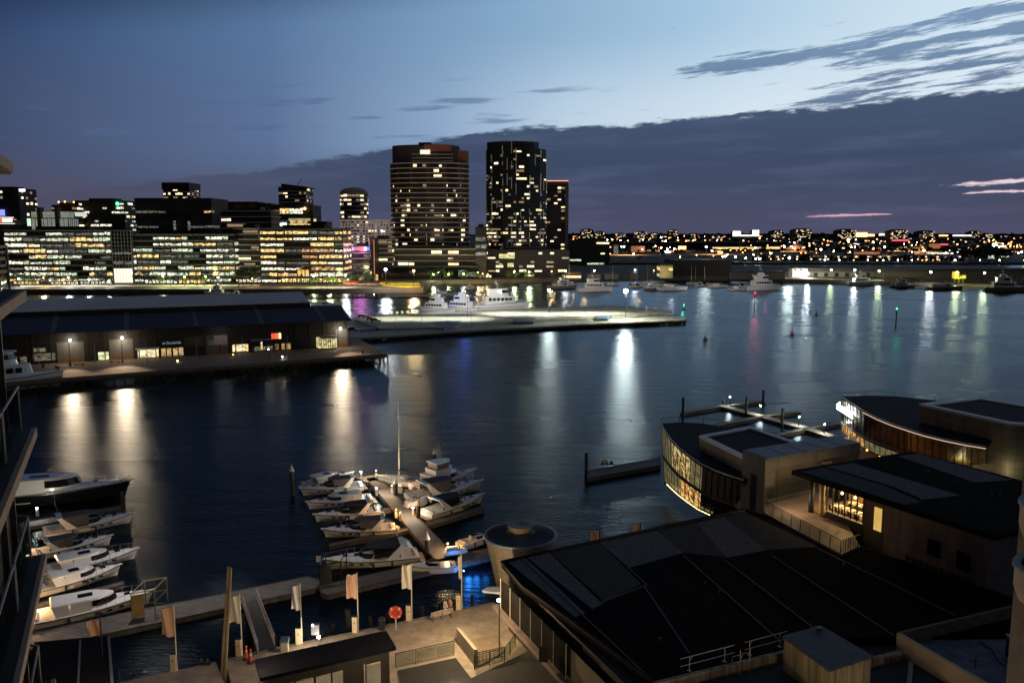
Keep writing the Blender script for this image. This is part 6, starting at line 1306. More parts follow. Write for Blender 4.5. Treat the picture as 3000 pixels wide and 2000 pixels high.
def gate(label, u0, u1, v, h, m, extra):
    a = P(u0, v, .55); b = P(u1, v-12, .55); t = thing('pontoon_gate', label, 'gate', a)
    fr = MB(); 
    for p in (a, b, a+Vector((0, 3, 0)), b+Vector((0, 3, 0))): fr.tube(p, p+Vector((0, 0, h)), .06, 6)
    for p, q_ in ((a, b), (a, a+Vector((0, 3, 0))), (b, b+Vector((0, 3, 0))), (a+Vector((0, 3, 0)), b+Vector((0, 3, 0)))): fr.tube(p+Vector((0, 0, h)), q_+Vector((0, 0, h)), .06, 6); fr.tube(p+Vector((0, 0, h*.5)), q_+Vector((0, 0, h*.5)), .03, 5)
    fr.build('frame', m, t)
    pn = MB(); c = a.lerp(b, .55); pn.panel(a+Vector((0, 0, .1)), c+Vector((0, 0, .1)), c+Vector((0, 0, h-.2)), a+Vector((0, 0, h-.2)), .04); pn.build('gate_panel', extra, t); return t
gate('amber-lit gate frame on the left pontoon beside the cream cruiser', 388, 455, 1812, 2.6, mat('brass_frame', (.25, .19, .06), .5), mat('gate_mesh', (.42, .30, .10), .7, var=.5, scale=8)); light(P(420, 1830, 3.4), 40, (1, .75, .25), .1, name='gate_light')
gate('dark gate frame with white notice at the bow of the largest jetty cruiser', 938, 1000, 1718, 2.4, M_dark, mat('gate_mesh2', (.06, .06, .04), .7, var=.5, scale=8))
p = P(934, 1660, .6); tag(MB().box(p.x-.25, p.x+.25, p.y-.05, p.y+.05, 1.2, 1.9).build('notice_board', mat('notice', (.6, .58, .5), .6)), 'small white notice board on the dark pontoon gate', 'notice board')
# promenade lamp with a camera box, street lamp by the building
p = P(935, 1905, PZ); h = zat(p.y, 1862)-PZ; t = lamp('bright promenade lamp with a glass head above the dark pavilion', p, h, 'W', .15, 0, name='promenade_lamp'); light((p.x+.2, p.y-.9, PZ+h-.3), 700, (1, .82, .55), .15, t)
a = D(925, 1838, p.y); MB().box(a.x-.35, a.x+.3, a.y-.2, a.y+.2, a.z-.55, a.z+.35).build('lamp_housing', mat('blue_grey_box', (.08, .09, .12), .4), t); MB().ball((a.x-.2, a.y-.25, a.z+.35), .07).build('sensor_light', M_bulbW, t)
p = P(1463, 1925, PZ); t = thing('street_lamp', 'slender lamp standing against the big building corner', 'street lamp', p); h = zat(p.y, 1757)
MB().tube(p, (p.x, p.y, h), .05).build('pole', M_dark, t); MB().ball((p.x-.05, p.y, h), .14, 10).build('bulb', M_bulbW, t, smooth=True); light((p.x-2.6, p.y+.6, h+.2), 2600, (1, .70, .38), .25, t)
# lights added over promenade and left marina
for i, (x, y, z, W) in enumerate(((-8.5, 58, 7.5, 800), (-19, 57.5, 7.5, 560), (-29, 56, 7.5, 320), (-38, 82, 14, 3600), (-36, 97, 14, 3000), (-22, 86, 12, 900))):
    light((x, y, z), W, (1, .72, .42) if y < 70 else (1, .86, .74), .3, name='promenade_fill', spot=None if y < 70 else 124)
# life ring
p = P(1160, 1842, PZ); t = thing('life_ring_stand', 'red life ring hanging on a white post at the promenade edge', 'life ring', p)
MB().tube(p, p+Vector((0, 0, 2.1)), .05).build('post', mat('white_post', (.6, .58, .52), .5), t)
mb = MB(); c = p+Vector((0, -.1, 1.65)); pts = [c+Vector((.48*math.cos(a*math.pi/8), 0, .48*math.sin(a*math.pi/8))) for a in range(17)]; mb.path(pts, .13, 8); mb.build('ring', mat('ring_red', (.55, .05, .02), .5), t)
mb = MB()
for a in (0, 4, 8, 12): q_ = c+Vector((.48*math.cos((a+2)*math.pi/8), 0, .48*math.sin((a+2)*math.pi/8))); mb.ball(q_, .145, 8, 6)
mb.build('ring_bands', mat('band_white', (.6, .55, .45), .5), t)
MB().box(c.x-.32, c.x+.32, c.y+.0, c.y+.08, c.z-.35, c.z+.35).build('back_plate', mat('ring_plate', (.3, .03, .02), .6), t)
# bench
a = P(1262, 1822, PZ); b = P(1326, 1806, PZ); d = (b-a).normalized(); n = Vector((-d.y, d.x, 0)); t = thing('park_bench', 'long slatted bench on the promenade in front of two people', 'bench', a.lerp(b, .5))
mb = MB()
for k in range(3): mb.bar(a+n*(.15*k)+Vector((0, 0, .46)), b+n*(.15*k)+Vector((0, 0, .46)), .11, .05)
mb.build('seat', mat('bench_slats', (.42, .36, .3), .6, var=.15), t)
mb = MB()
for k in range(2): mb.bar(a-n*.1+Vector((0, 0, .95-.2*k)), b-n*.1+Vector((0, 0, .95-.2*k)), .05, .12)
mb.build('backrest', mat('bench_slats', (.42, .36, .3)), t)
for f in (.08, .5, .92): c = a.lerp(b, f); MB().tube(c+n*.3, c+n*.3+Vector((0, 0, .42)), .035).tube(c-n*.08, c-n*.1+Vector((0, 0, .95)), .035).tube(c+n*.3+Vector((0, 0, .4)), c-n*.08+Vector((0, 0, .4)), .03).build('leg', M_dark, t)
# people
def person(label, p, rz, top, trousers, lean=0., sit=False, hair=(.02, .015, .01)):
    t = thing('person', label, 'person', p, rz)
    V = [(0, 0, .95), (0, 0, 1.18), (.0+lean*.3, 0, 1.42), (lean*.45, 0, 1.52), (lean*.55, 0, 1.62), (lean*.6, 0, 1.74),
         (.02+lean*.3, .19, 1.40), (.06+lean*.2, .25, 1.14), (.16, .20, .93), (.20, .18, .86), (.02+lean*.3, -.19, 1.40), (.10+lean*.2, -.24, 1.14), (.26, -.14, 1.02), (.33, -.11, 1.0),
         (0, .09, .90), (.03, .10, .50), (-.02, .10, .08), (.13, .11, .04), (0, -.09, .90), (-.02, -.10, .50), (-.06, -.11, .08), (.09, -.12, .04)]
    E = [(0, 1), (1, 2), (2, 3), (3, 4), (4, 5), (2, 6), (6, 7), (7, 8), (8, 9), (2, 10), (10, 11), (11, 12), (12, 13), (0, 14), (14, 15), (15, 16), (16, 17), (0, 18), (18, 19), (19, 20), (20, 21)]
    rad = [.15, .135, .14, .055, .095, .075, .07, .05, .035, .03, .07, .05, .035, .03, .095, .065, .045, .04, .095, .065, .045, .04]
    me = bpy.data.meshes.new('body'); me.from_pydata(V, E, []); me.materials.append(mat('skin', (.35, .2, .13), .6)); o = bpy.data.objects.new('body', me); C.objects.link(o); o.parent = t
    sk = o.modifiers.new('skin', 'SKIN'); 
    for i, r in enumerate(rad): me.skin_vertices[0].data[i].radius = (r, r*(1.15 if i < 3 else 1))
    me.skin_vertices[0].data[0].use_root = True
    o.modifiers.new('sub', 'SUBSURF').levels = 1
    def cl(name, chain, m, g):
        mb = MB()
        for a, b in chain: mb.tube(V[a], V[b], rad[a]*g, 10, rad[b]*g)
        mb.build(name, m, t, local=True, smooth=True)
    cl('jacket', [(0, 1), (1, 2), (2, 6), (6, 7), (7, 8), (2, 10), (10, 11), (11, 12)], top, 1.16)
    cl('trousers', [(0, 14), (14, 15), (15, 16), (0, 18), (18, 19), (19, 20)], trousers, 1.16)
    MB().ball((V[4][0]-.02, 0, 1.69), .112, 10, 8).build('hair', mat('hair_dark', hair, .8), t, local=True, smooth=True)
    return t
p = P(1304, 1806, PZ); person('person in a pale top and light trousers standing behind the promenade bench', p, math.radians(20), mat('cloth_pale', (.4, .38, .42), .8), mat('cloth_lightblue', (.3, .33, .42), .8), .1)
p = P(1320, 1801, PZ); person('person in a reddish top and dark trousers leaning by the banner pedestal', p, math.radians(200), mat('cloth_red', (.4, .14, .08), .8), mat('cloth_black', (.02, .02, .02), .8), .25)
# bins and litter
for i, (u, v, lab) in enumerate(((1119, 1842, 'dark round bin on the promenade edge left of the life ring'), (835, 1908, 'blue-topped pedestal box by the gangway foot'), (600, 1945, 'dark cleat block on the left promenade edge'))):
    p = P(u, v, PZ); t = thing(['litter_bin', 'meter_box', 'mooring_cleat'][i], lab, ['bin', 'meter box', 'mooring cleat'][i], p)
    if i == 0: MB().lathe((p.x, p.y), [(.28, PZ), (.34, PZ+.9), (.36, PZ+.95)], 12).build('body', M_dark, t); MB().lathe((p.x, p.y), [(.37, PZ+.95), (.30, PZ+1.05), (.1, PZ+1.12)], 12).build('lid', M_wall, t)
    elif i == 1: MB().box(p.x-.3, p.x+.3, p.y-.2, p.y+.2, PZ, PZ+.9).build('body', M_beige, t); MB().prism2([(p.x-.35, p.y-.25, PZ+.9), (p.x+.35, p.y-.25, PZ+.9), (p.x+.35, p.y+.25, PZ+.9), (p.x-.35, p.y+.25, PZ+.9)], [(p.x-.35, p.y-.25, PZ+1.05), (p.x+.35, p.y-.25, PZ+1.05), (p.x+.35, p.y+.25, PZ+1.3), (p.x-.35, p.y+.25, PZ+1.3)]).build('screen', mat('box_blue', (.06, .10, .14), .4), t)
    else: MB().box(p.x-.5, p.x+.5, p.y-.15, p.y+.15, PZ, PZ+.2).build('base', M_dark, t); MB().tube((p.x-.25, p.y, PZ+.2), (p.x-.25, p.y, PZ+.5), .09).tube((p.x+.25, p.y, PZ+.2), (p.x+.25, p.y, PZ+.5), .09).build('horns', M_steel, t)
for i, (u, v) in enumerate(((722, 1930), (735, 1940))):
    p = P(u, v, PZ); t = thing('traffic_bollard', 'red and white temporary bollard, %s of a pair by the gangway' % ('left' if i == 0 else 'right'), 'traffic bollard', p)
    MB().lathe((p.x, p.y), [(.34, PZ), (.34, PZ+.08), (.1, PZ+.12)], 10).build('foot', mat('tb_foot', (.06, .02, .02), .7), t); MB().lathe((p.x, p.y), [(.10, PZ+.1), (.08, PZ+1.1), (.12, PZ+1.15), (.02, PZ+1.25)], 10).build('post', mat('tb_red', (.6, .05, .02), .5), t); MB().lathe((p.x, p.y), [(.105, PZ+.65), (.10, PZ+.85)], 10).build('band', mat('tb_white', (.6, .5, .4), .5), t)
# ------------------------------------------------------------------ dark pavilion at the bottom
def Q(u, v, z): return P(u, v, z)
zP = 5.6
r = [Q(746, 1930, zP), Q(1131, 1845, zP), Q(1160, 1893, zP), Q(762, 1985, zP)]
t = thing('pavilion', 'low dark-roofed promenade pavilion with lit glazed front', 'pavilion', r[0])
MB().prism([(p.x, p.y) for p in r], zP-.3, zP).build('roof', mat('pavilion_roof', (.006, .007, .012), .9, var=.3, spec=.1), t)
wl = [r[0].lerp(r[2], .05), r[1].lerp(r[3], .05), r[2].lerp(r[0], .05), r[3].lerp(r[1], .05)]
ff = [Vector((r[3].x, r[3].y+.6, 0)), Vector((r[2].x-.3, r[2].y+.6, 0))]
MB().prism([(p.x, p.y) for p in wl], PZ-2.4, zP-.32).build('wall', mat('pavilion_wall', (.02, .018, .016), .7), t)
d = (wl[2]-wl[3]); L_ = d.length; d.normalize(); n = Vector((d.y, -d.x, 0))
W_pav = winmat('pavilion_glow', (.9, .66, .36), .22, .9, .9, lo=.2, hi=.7, floor=.5)
for (a_, b2) in ((.06, .20), (.22, .36), (.38, .50), (.515, .60), (.80, .92)):
    p0 = wl[3]+d*L_*a_+n*.04; p1 = wl[3]+d*L_*b2+n*.04
    MB().panel((p0.x, p0.y, PZ-.6), (p1.x, p1.y, PZ-.6), (p1.x, p1.y, zP-1.0), (p0.x, p0.y, zP-1.0), .05).build('window', W_pav, t)
    MB().bar((p0.x, p0.y, zP-.98), (p1.x, p1.y, zP-.98), .12, .06).build('window_rail', mat('pale_rail', (.5, .42, .3), .5), t)
MB().box(wl[3].x+d.x*L_*.785-.05, wl[3].x+d.x*L_*.785+.05, wl[3].y+d.y*L_*.785-.1, wl[3].y+d.y*L_*.785+.02, PZ-1, zP-.9).build('door_frame', mat('pale_rail', (.5, .42, .3)), t)
# glass balustrade right of the pavilion, steps, low walls
balustrade('glass_balustrade', 'dark-framed glass balustrade at the promenade back edge', [P(1160, 1955, PZ), P(1330, 1918, PZ)], 1.25, 3, True)
balustrade('glass_balustrade', 'short glass balustrade over the timber ramp beside the building', [P(1390, 1960, PZ), P(1478, 1940, PZ), P(1510, 1895, PZ)], 1.25, 2, True)
st_, q = deckpoly('lower_courtyard', 'dark sunken courtyard behind the promenade', [(1166, 1962), (1335, 1925), (1380, 1985), (1560, 1900), (1700, 2080), (1200, 2200)], PZ, PZ+.12, mat('court_dark', (.02, .02, .02), .85), 'courtyard')
ra, q = deckpoly('timber_ramp', 'slatted timber ramp beside the courtyard wall', [(1352, 1880), (1455, 1855), (1480, 1905), (1402, 1950)], PZ, PZ+.16, planks('ramp_boards', (.24, .18, .12), .7, .18, math.radians(-62), .35, .2), 'ramp')
a = P(1342, 1878, PZ); b = P(1395, 1945, PZ); mb = MB().bar(a+Vector((0, 0, 1.3)), b+Vector((0, 0, 1.3)), .3, 1.9); single(mb, 'ramp_wall', M_beige, 'beige low wall beside the timber ramp', 'wall')
a = P(1393, 1948, PZ); b = P(1480, 1930, PZ)
t = thing('picket_gate', 'dark picket gate at the foot of the timber ramp', 'gate', a); mb = MB()
for i in range(9): c = a.lerp(b, i/8); mb.tube(c, c+Vector((0, 0, 1.1)), .025, 4)
mb.build('pickets', M_dark, t); MB().tube(a+Vector((0, 0, 1.1)), b+Vector((0, 0, 1.1)), .04).tube(a+Vector((0, 0, .3)), b+Vector((0, 0, .3)), .03).build('rails', M_dark, t)
# ------------------------------------------------------------------ round tapered tower
c = P(1525, 1565, 9.0); rt = 107*Vector((c.x, c.y, 0)).length/FL*1.03
t = thing('round_tower', 'round tapered tower with a radial blue-grey roof and raised central drum', 'tower', (c.x, c.y, 0))
MB().lathe((c.x, c.y), [(rt*.50, 0), (rt*.62, 3), (rt*.80, 6), (rt*.97, 8.7), (rt*.97, 8.8)], 40).build('wall', panels('tower_render', (.19, .165, .125), .6, 1.6, 1.5, .6, .2), t, smooth=True)
MB().lathe((c.x, c.y), [(rt*.98, 8.7), (rt*1.02, 8.85), (rt*1.02, 9.05), (rt*.95, 9.05)], 40).build('rim', mat('tower_rim', (.12, .15, .20), .4), t)
MB().lathe((c.x, c.y), [(rt*.94, 9.06), (rt*.42, 9.35), (.05, 9.36)], 40).build('roof', mat('tower_roof', (.06, .065, .085), .5, var=.15), t)
mb = MB()
for i in range(48):
    a = 2*math.pi*i/48; mb.tube((c.x+rt*.94*math.cos(a), c.y+rt*.94*math.sin(a), 9.09), (c.x+rt*.42*math.cos(a), c.y+rt*.42*math.sin(a), 9.38), .035, 4)
mb.build('roof_ribs', mat('tower_ribs', (.02, .022, .03), .5), t)
MB().lathe((c.x, c.y), [(rt*.30, 9.2), (rt*.36, 9.95), (rt*.36, 10.02), (rt*.24, 10.02), (.05, 9.9)], 32).build('drum', mat('drum_metal', (.16, .13, .10), .5), t)
light((c.x-1.5, c.y-5.2, 5.5), 60, (1, .85, .45), .15, t)
a = D(1513, 1700, c.y-rt*.66); MB().box(a.x-.5, a.x+.6, a.y-.3, a.y, a.z-.7, a.z+.3).build('lit_window', emi('tower_window', (1, .8, .35), 1.6), t)
# ------------------------------------------------------------------ big roof building
zM = 8.5
def poly(name, pts, z0, z1, m, parent): q_ = [P(u, v, z1) for u, v in pts]; return MB().prism([(p.x, p.y) for p in q_], z0, z1).build(name, m, parent), q_
t = thing('roofed_hall', 'vast dark flat roof with gravel panels in the foreground', 'building', P(2000, 1750, zM))
big = t
poly('roof', [(1469, 1642), (2180, 1488), (2560, 1612), (3120, 1800), (3120, 1860), (2420, 1870), (1915, 1992), (1665, 1808), (1530, 1712)], zM-.6, zM, M_blackroof, t)
def gpan(pts, m=M_gravel): poly('gravel_panel', pts, zM, zM+.03, m, t)
M_brn = mat('roof_brown_felt', (.030, .025, .022), .9, var=.3, scale=.6)
gpan([(1756, 1588), (1925, 1553), (2002, 1618), (1842, 1662)]); gpan([(2040, 1530), (2118, 1512), (2245, 1610), (2130, 1632)])
gpan([(1545, 1632), (1610, 1618), (1765, 1768), (1735, 1782)]); gpan([(1490, 1646), (1540, 1634), (1715, 1795), (1685, 1806)]); gpan([(1925, 1553), (2040, 1530), (2130, 1632), (2002, 1618)], M_brn); gpan([(2118, 1512), (2180, 1498), (2395, 1600), (2245, 1610)], M_brn)
gpan([(1612, 1618), (1756, 1588), (1880, 1710), (1770, 1760)], M_brn)
mb = MB()
for (a, b) in (((1528, 1632), (1900, 1980)), ((1885, 1712), (2020, 1912)), ((1842, 1662), (1895, 1712)), ((2002, 1625), (2290, 1880)), ((2125, 1640), (2400, 1850)), ((2260, 1625), (2620, 1860)), ((2395, 1605), (2800, 1800)), ((1525, 1632), (2185, 1492)), ((1760, 1762), (1895, 1712))):
    mb.bar(P(*a, zM+.09), P(*b, zM+.09), .09, .10)
mb.build('roof_seams', mat('seam_flashing', (.10, .08, .07), .7), t)
mb = MB(); 
for a, b in (((1469, 1642), (2180, 1488)), ((1469, 1642), (1530, 1712)), ((1530, 1712), (1665, 1808)), ((1665, 1808), (1915, 1992)), ((2180, 1488), (2560, 1612))): mb.bar(P(*a, zM+.14), P(*b, zM+.14), .22, .2)
mb.build('roof_edge', mat('edge_flashing', (.02, .018, .018), .9, spec=.1), t)
mb = MB()
for u, v in ((1800, 1708), (2065, 1715), (2107, 1738), (2205, 1715), (2470, 1660), (1930, 1880)): p = P(u, v, zM); mb.tube(p, p+Vector((0, 0, .35)), .05).tube(p+Vector((0, 0, .3)), p+Vector((.15, 0, .3)), .05)
mb.build('roof_vents', mat('vent_grey', (.16, .16, .17), .5), t)
# walls of the hall
lw = [P(1450, 1769, 5.0), P(1700, 2040, 5.0)]; d = (lw[1]-lw[0]); d.normalize()
zc = zM-.62
inn = [lw[0], lw[1]+d*8, lw[1]+d*8+Vector((40, 4, 0)), lw[0]+Vector((24, 8, 0))]
in2 = [Vector((lw[0].x+1.2, lw[0].y+.3, 0)), Vector((lw[1].x+1.2+d.x*8, lw[1].y+.3+d.y*8, 0)), inn[2], Vector((inn[3].x-2, inn[3].y-3, 0))]
MB().prism([(p.x, p.y) for p in in2], 0, zc).build('wall', mat('hall_wall', (.03, .028, .026), .7), t)
MB().bar(lw[0]+Vector((0, 0, .0)), lw[1]+d*6, .5, .35).build('floor_ledge', mat('ledge_brown', (.16, .12, .10), .7), t)
MB().bar(lw[0]+Vector((.35, 0, -.42)), lw[1]+d*6+Vector((.35, 0, -.42)), .5, .2).build('lower_ledge', mat('ledge_brown', (.16, .12, .10)), t)
M_mul = mat('window_post', (.45, .42, .38), .5)
for i in range(7): p = lw[0].lerp(lw[1], .06+.13*i); MB().tube(p+Vector((.15, 0, 0)), p+Vector((.15, 0, 2.8)), .04, 6).build('window_post', M_mul, t)
for i in range(6): a = lw[0].lerp(lw[1], .06+.13*i)+Vector((.2, 0, .1)); b = lw[0].lerp(lw[1], .06+.13*(i+1))+Vector((.2, 0, .1)); MB().panel(a, b, b+Vector((0, 0, 2.6)), a+Vector((0, 0, 2.6)), .03).build('window', mat('dull_glass', (.012, .011, .010), .8, var=.5, scale=.7, spec=.02), t)
a = lw[0].lerp(lw[1], .70); b = lw[1]+d*6; MB().panel(a+Vector((.6, -.1, 0)), b+Vector((.6, -.1, 0)), b+Vector((.6, -.1, 2.4)), a+Vector((.6, -.1, 2.4)), .06).build('beige_panel', mat('panel_beige', (.15, .12, .08), .8, var=.2, scale=.6, sc=(1, 1, .3)), t)
p = P(1592, 1915, 6.0); MB().box(p.x-.35, p.x+.35, p.y-.1, p.y+.1, 5.4, 6.6).build('wall_vent', M_dark, t)
light((lw[0].x-3, lw[0].y-9, 3.2), 60, (1, .78, .5), .3, name='courtyard_light'); light((4.5, 52, 3), 90, (1, .8, .5), .4, name='courtyard_light')
# pale blue canopy nib at the corner
a = P(1440, 1732, 5.8); single(MB().prism2([(a.x-.8, a.y, 5.7), (a.x+1.4, a.y-.5, 5.7), (a.x+1.4, a.y+1, 5.7), (a.x-.3, a.y+.8, 5.7)], [(a.x-.9, a.y, 5.9), (a.x+1.4, a.y-.5, 5.9), (a.x+1.4, a.y+1, 5.9), (a.x-.4, a.y+.8, 5.9)]), 'corner_canopy', mat('nib_blue', (.3, .34, .42), .5), 'small pale blue canopy nib at the corner of the hall', 'canopy')
# near parapet, stair box and dirty walls
wa = P(1915, 1998, zM); wb = P(2300, 1905, zM); wc = P(2560, 1945, zM)
MB().bar(wa+Vector((0, -.1, .05)), wb+Vector((0, -.1, .05)), .3, 6).build('near_wall', M_stone, t)
MB().bar(P(2540, 1930, zM+.02), P(2640, 1905, zM+.02), .3, 6).build('near_wall', M_stone, t)
sb = thing('stair_housing', 'stained concrete stair housing on the near roof edge', 'roof housing', P(2420, 1900, zM))
zS = zM+1.7
q_ = [P(2297, 1868, zS), P(2405, 1838, zS), P(2553, 1925, zS), P(2430, 1965, zS)]
MB().prism([(p.x, p.y) for p in q_], 2, zS).build('wall', M_stone, sb); cxx = sum(p.x for p in q_)/4; cyy = sum(p.y for p in q_)/4
MB().prism([(cxx+(p.x-cxx)*1.04, cyy+(p.y-cyy)*1.04) for p in q_], zS, zS+.15).build('roof_slab', mat('housing_roof', (.07, .075, .085), .7, var=.3, scale=1.5), sb)
p = P(2398, 1850, zS); MB().box(p.x-.2, p.x+.2, p.y-.15, p.y+.15, zS+.15, zS+.35).build('roof_hatch', mat('vent_grey', (.16, .16, .17)), sb)
light((13.0, 37, 5.5), 900, (1, .78, .42), .4, name='yard_fill'); light((18.5, 36, 6), 700, (1, .76, .42), .4, name='yard_fill')  # lights added in front of the stained walls, no lamp bodies
# roof guard rails and ladder
M_galv = mat('galvanised', (.42, .38, .36))
def rail(label, a, b, ks):
    t_ = thing('guard_rail', label, 'guard rail', a); MB().tube(a+Vector((0, 0, 1.05)), b+Vector((0, 0, 1.05)), .032).build('top_rail', M_galv, t_); MB().tube(a+Vector((0, 0, .5)), b+Vector((0, 0, .5)), .025).build('mid_rail', M_galv, t_)
    for k in ks: c = a.lerp(b, k); MB().tube(c, c+Vector((0, 0, 1.05)), .03).tube(c+Vector((0, 0, .75)), c.lerp(b, .06)+Vector((0, 0, 1.03)), .02).box(c.x-.12, c.x+.12, c.y-.12, c.y+.12, c.z, c.z+.05).build('post', M_galv, t_)
rail('left galvanised guard rail at the near roof edge', P(1992, 1972, zM), P(2150, 1930, zM), (.17, .82)); rail('right galvanised guard rail at the near roof edge', P(2180, 1922, zM), P(2305, 1888, zM), (.12, .82))
la = P(2160, 1955, zM-.4)+Vector((0, -.6, 0)); lb = P(2188, 1948, zM-.4)+Vector((0, -.6, 0)); t_ = thing('roof_ladder', 'fixed roof access ladder between the two guard rails', 'ladder', la)
for p in (la, lb): MB().tube(p-Vector((0, 0, 5)), p+Vector((0, 0, 1.6)), .035).build('stile', M_galv, t_)
for k in range(14): MB().tube(la+Vector((0, 0, -4.5+k*.32)), lb+Vector((0, 0, -4.5+k*.32)), .018).build('rung', M_galv, t_)
MB().path([la+Vector((0, 0, 1.3)), la+Vector((-.4, .3, 1.0)), la+Vector((-.5, .5, .3))], .025).build('hoop', M_galv, t_); MB().path([lb+Vector((0, 0, 1.3)), lb+Vector((-.35, .4, 1.0)), la+Vector((.1, .5, .5))], .025).build('hoop', M_galv, t_)
# bottom right annex
t = thing('annex_building', 'annex with pale parapet and cluttered grey roof at the lower right', 'building', P(2800, 1900, 9))
zA = 9.4
pa = [P(2632, 1852, zA), P(2965, 2042, zA), P(3300, 2000, zA), P(3150, 1740, zA)]
MB().bar(pa[0], pa[1]+(pa[1]-pa[0])*.6, .3, 1.5).build('parapet', mat('parapet_beige', (.46, .36, .27), .7, var=.12, scale=.6), t)
MB().bar(P(2632, 1852, zA), P(3060, 1752, zA), .25, 1.9).build('rear_parapet', mat('rear_parapet', (.12, .075, .05), .8, var=.4), t)
MB().prism([(p.x+.1, p.y+.1) for p in (P(2634, 1854, zA), P(2975, 2050, zA), P(3450, 2040, zA), P(3150, 1745, zA))], 1, zA-1.1).build('roof', mat('annex_roof', (.085, .095, .12), .7, var=.5, scale=1.1), t)
p = P(3010, 1930, zA-1); MB().box(p.x-1.1, p.x+2, p.y-.8, p.y+.8, zA-1.1, zA+.4).build('plant_box', mat('plant_dark', (.02, .02, .022), .6), t); MB().box(p.x-1.15, p.x+2, p.y-.85, p.y+.85, zA+.4, zA+.46).build('plant_lid', mat('plant_lid', (.22, .26, .32), .5), t)
MB().path([P(2870, 1880, zA-1.05), P(2905, 1900, zA-1.05), P(2925, 1935, zA-1.05), P(2945, 1950, zA-1.05)], .04).build('cable', M_rubber, t)
p = P(2857, 1955, zA-1.08); MB().tube(p, p+Vector((0, 0, .9)), .03).tube(p+Vector((-.4, 0, .5)), p+Vector((.3, 0, .5)), .025).build('roof_stand', M_dark, t)
MB().bar(P(2658, 1925, zA-1.2)+Vector((0, -.6, 0)), P(2658, 2050, zA-1.2), .3, 5).build('pier', M_beige, t)
light((22, 31, 7.5), 1000, (1, .8, .6), .4, name='yard_fill')  # added light for the annex parapet, no lamp body
# ------------------------------------------------------------------ restaurant building with dark roof
zN = 13.0; t = thing('restaurant_building', 'dark-roofed restaurant building with a glowing corner dining room', 'restaurant', P(2640, 1450, zN))
poly('roof', [(2320, 1377), (2672, 1321), (3100, 1435), (3100, 1520), (2915, 1567)], zN-.5, zN, M_blackroof, t)
for pts, m in (([(2420, 1366), (2500, 1356), (2812, 1450), (2705, 1462), (2620, 1425)], M_gravel), ([(2630, 1335), (2690, 1328), (2965, 1405), (2855, 1412)], M_gravel), ([(2345, 1380), (2415, 1368), (2600, 1425), (2700, 1470), (2650, 1478)], M_brn)):
    q_ = [P(u, v, zN+.04) for u, v in pts]; MB().prism([(p.x, p.y) for p in q_], zN, zN+.04).build('gravel_panel', m, t)
mb = MB()
for u, v in ((2672, 1475), (2700, 1472), (2795, 1420), (2905, 1455), (2930, 1452), (2718, 1388)): p = P(u, v, zN); mb.tube(p, p+Vector((0, 0, .4)), .07)
mb.build('roof_vents', mat('vent_grey', (.16, .16, .17)), t)
A = P(2362, 1402, zN-.5); A.x += .6; A.y += 1.0
Bc = P(2908, 1571, zN-.5); Bc.y += .3; Bc.x -= .2
d = (Bc-A); L_ = d.length; d.normalize(); n = Vector((d.y, -d.x, 0))
if n.dot(Vector((0, -1, 0))) < 0: n = -n
def WN(s, o, z): p = A+d*s+n*o; return Vector((p.x, p.y, z))
far = [P(2660, 1335, zN), P(3100, 1445, zN)]
MB().prism([(WN(L_*.40, 0, 0).x, WN(L_*.40, 0, 0).y), (Bc.x, Bc.y), (Bc.x+6, Bc.y+1.2), (far[1].x, far[1].y), (WN(L_*.40, 0, 0).x+9, WN(L_*.40, 0, 0).y+9)], 6, zN-.52).build('wall', panels('rest_wall', (.14, .12, .12), .8, 5.5, 9, .4, .4), t)
for u0, u1, v0, v1 in ((2718, 2755, 1575, 1622), (2806, 2845, 1610, 1662)):
    def sN(u):
        x, f, g = ray(u, 1600); M_ = Matrix(((x, -d.x), (f, -d.y))); k, s_ = M_.inverted() @ Vector((A.x, A.y)); return s_
    s0, s1 = sN(u0), sN(u1); y = WN(s0, 0, 0).y; MB().panel(WN(s0, .03, zat(y, v1)), WN(s1, .03, zat(y, v1)), WN(s1, .03, zat(y, v0)), WN(s0, .03, zat(y, v0)), .04).build('window', M_glass, t)
a0 = WN(L_*.62, .15, 7.6); a1 = WN(L_*.9, .15, 7.6); mb = MB().tube(a0, a1, .1).tube(a0+Vector((0, 0, .35)), a1+Vector((0, 0, .35)), .08)
for k in range(9): c_ = a0.lerp(a1, k/8); mb.box(c_.x-.1, c_.x+.1, c_.y-.1, c_.y+.1, 7.2, 8.1)
mb.build('pipe_run', mat('pipe_dark', (.05, .04, .04), .7), t)
# corner dining room: real room with floor, back wall, tables, columns
rm0 = 0.4; rm1 = L_*.365; zf = 9.1
MB().prism([tuple(WN(rm0, 0, 0))[:2], tuple(WN(rm1, 0, 0))[:2], tuple(WN(rm1, -6, 0))[:2], tuple(WN(rm0, -6, 0))[:2]], zf-.3, zf).build('dining_floor', mat('dining_floor', (.35, .24, .14), .5), t)
M_din = mat('dining_wall', (.35, .22, .12), .7, var=.3)
MB().panel(WN(rm0, -6, zf), WN(rm1, -6, zf), WN(rm1, -6, zN-.52), WN(rm0, -6, zN-.52), .1).build('back_wall', M_din, t)
MB().panel(WN(rm1, -6, zf), WN(rm1, 0, zf), WN(rm1, 0, zN-.52), WN(rm1, -6, zN-.52), .1).build('side_wall', M_din, t)
MB().prism([tuple(WN(rm1, .05, 0))[:2], tuple(WN(rm1+2.2, .05, 0))[:2], tuple(WN(rm1+2.2, -.3, 0))[:2], tuple(WN(rm1, -.3, 0))[:2]], 6, zN-.55).build('pillar', mat('pillar_dark', (.05, .042, .04), .7), t)
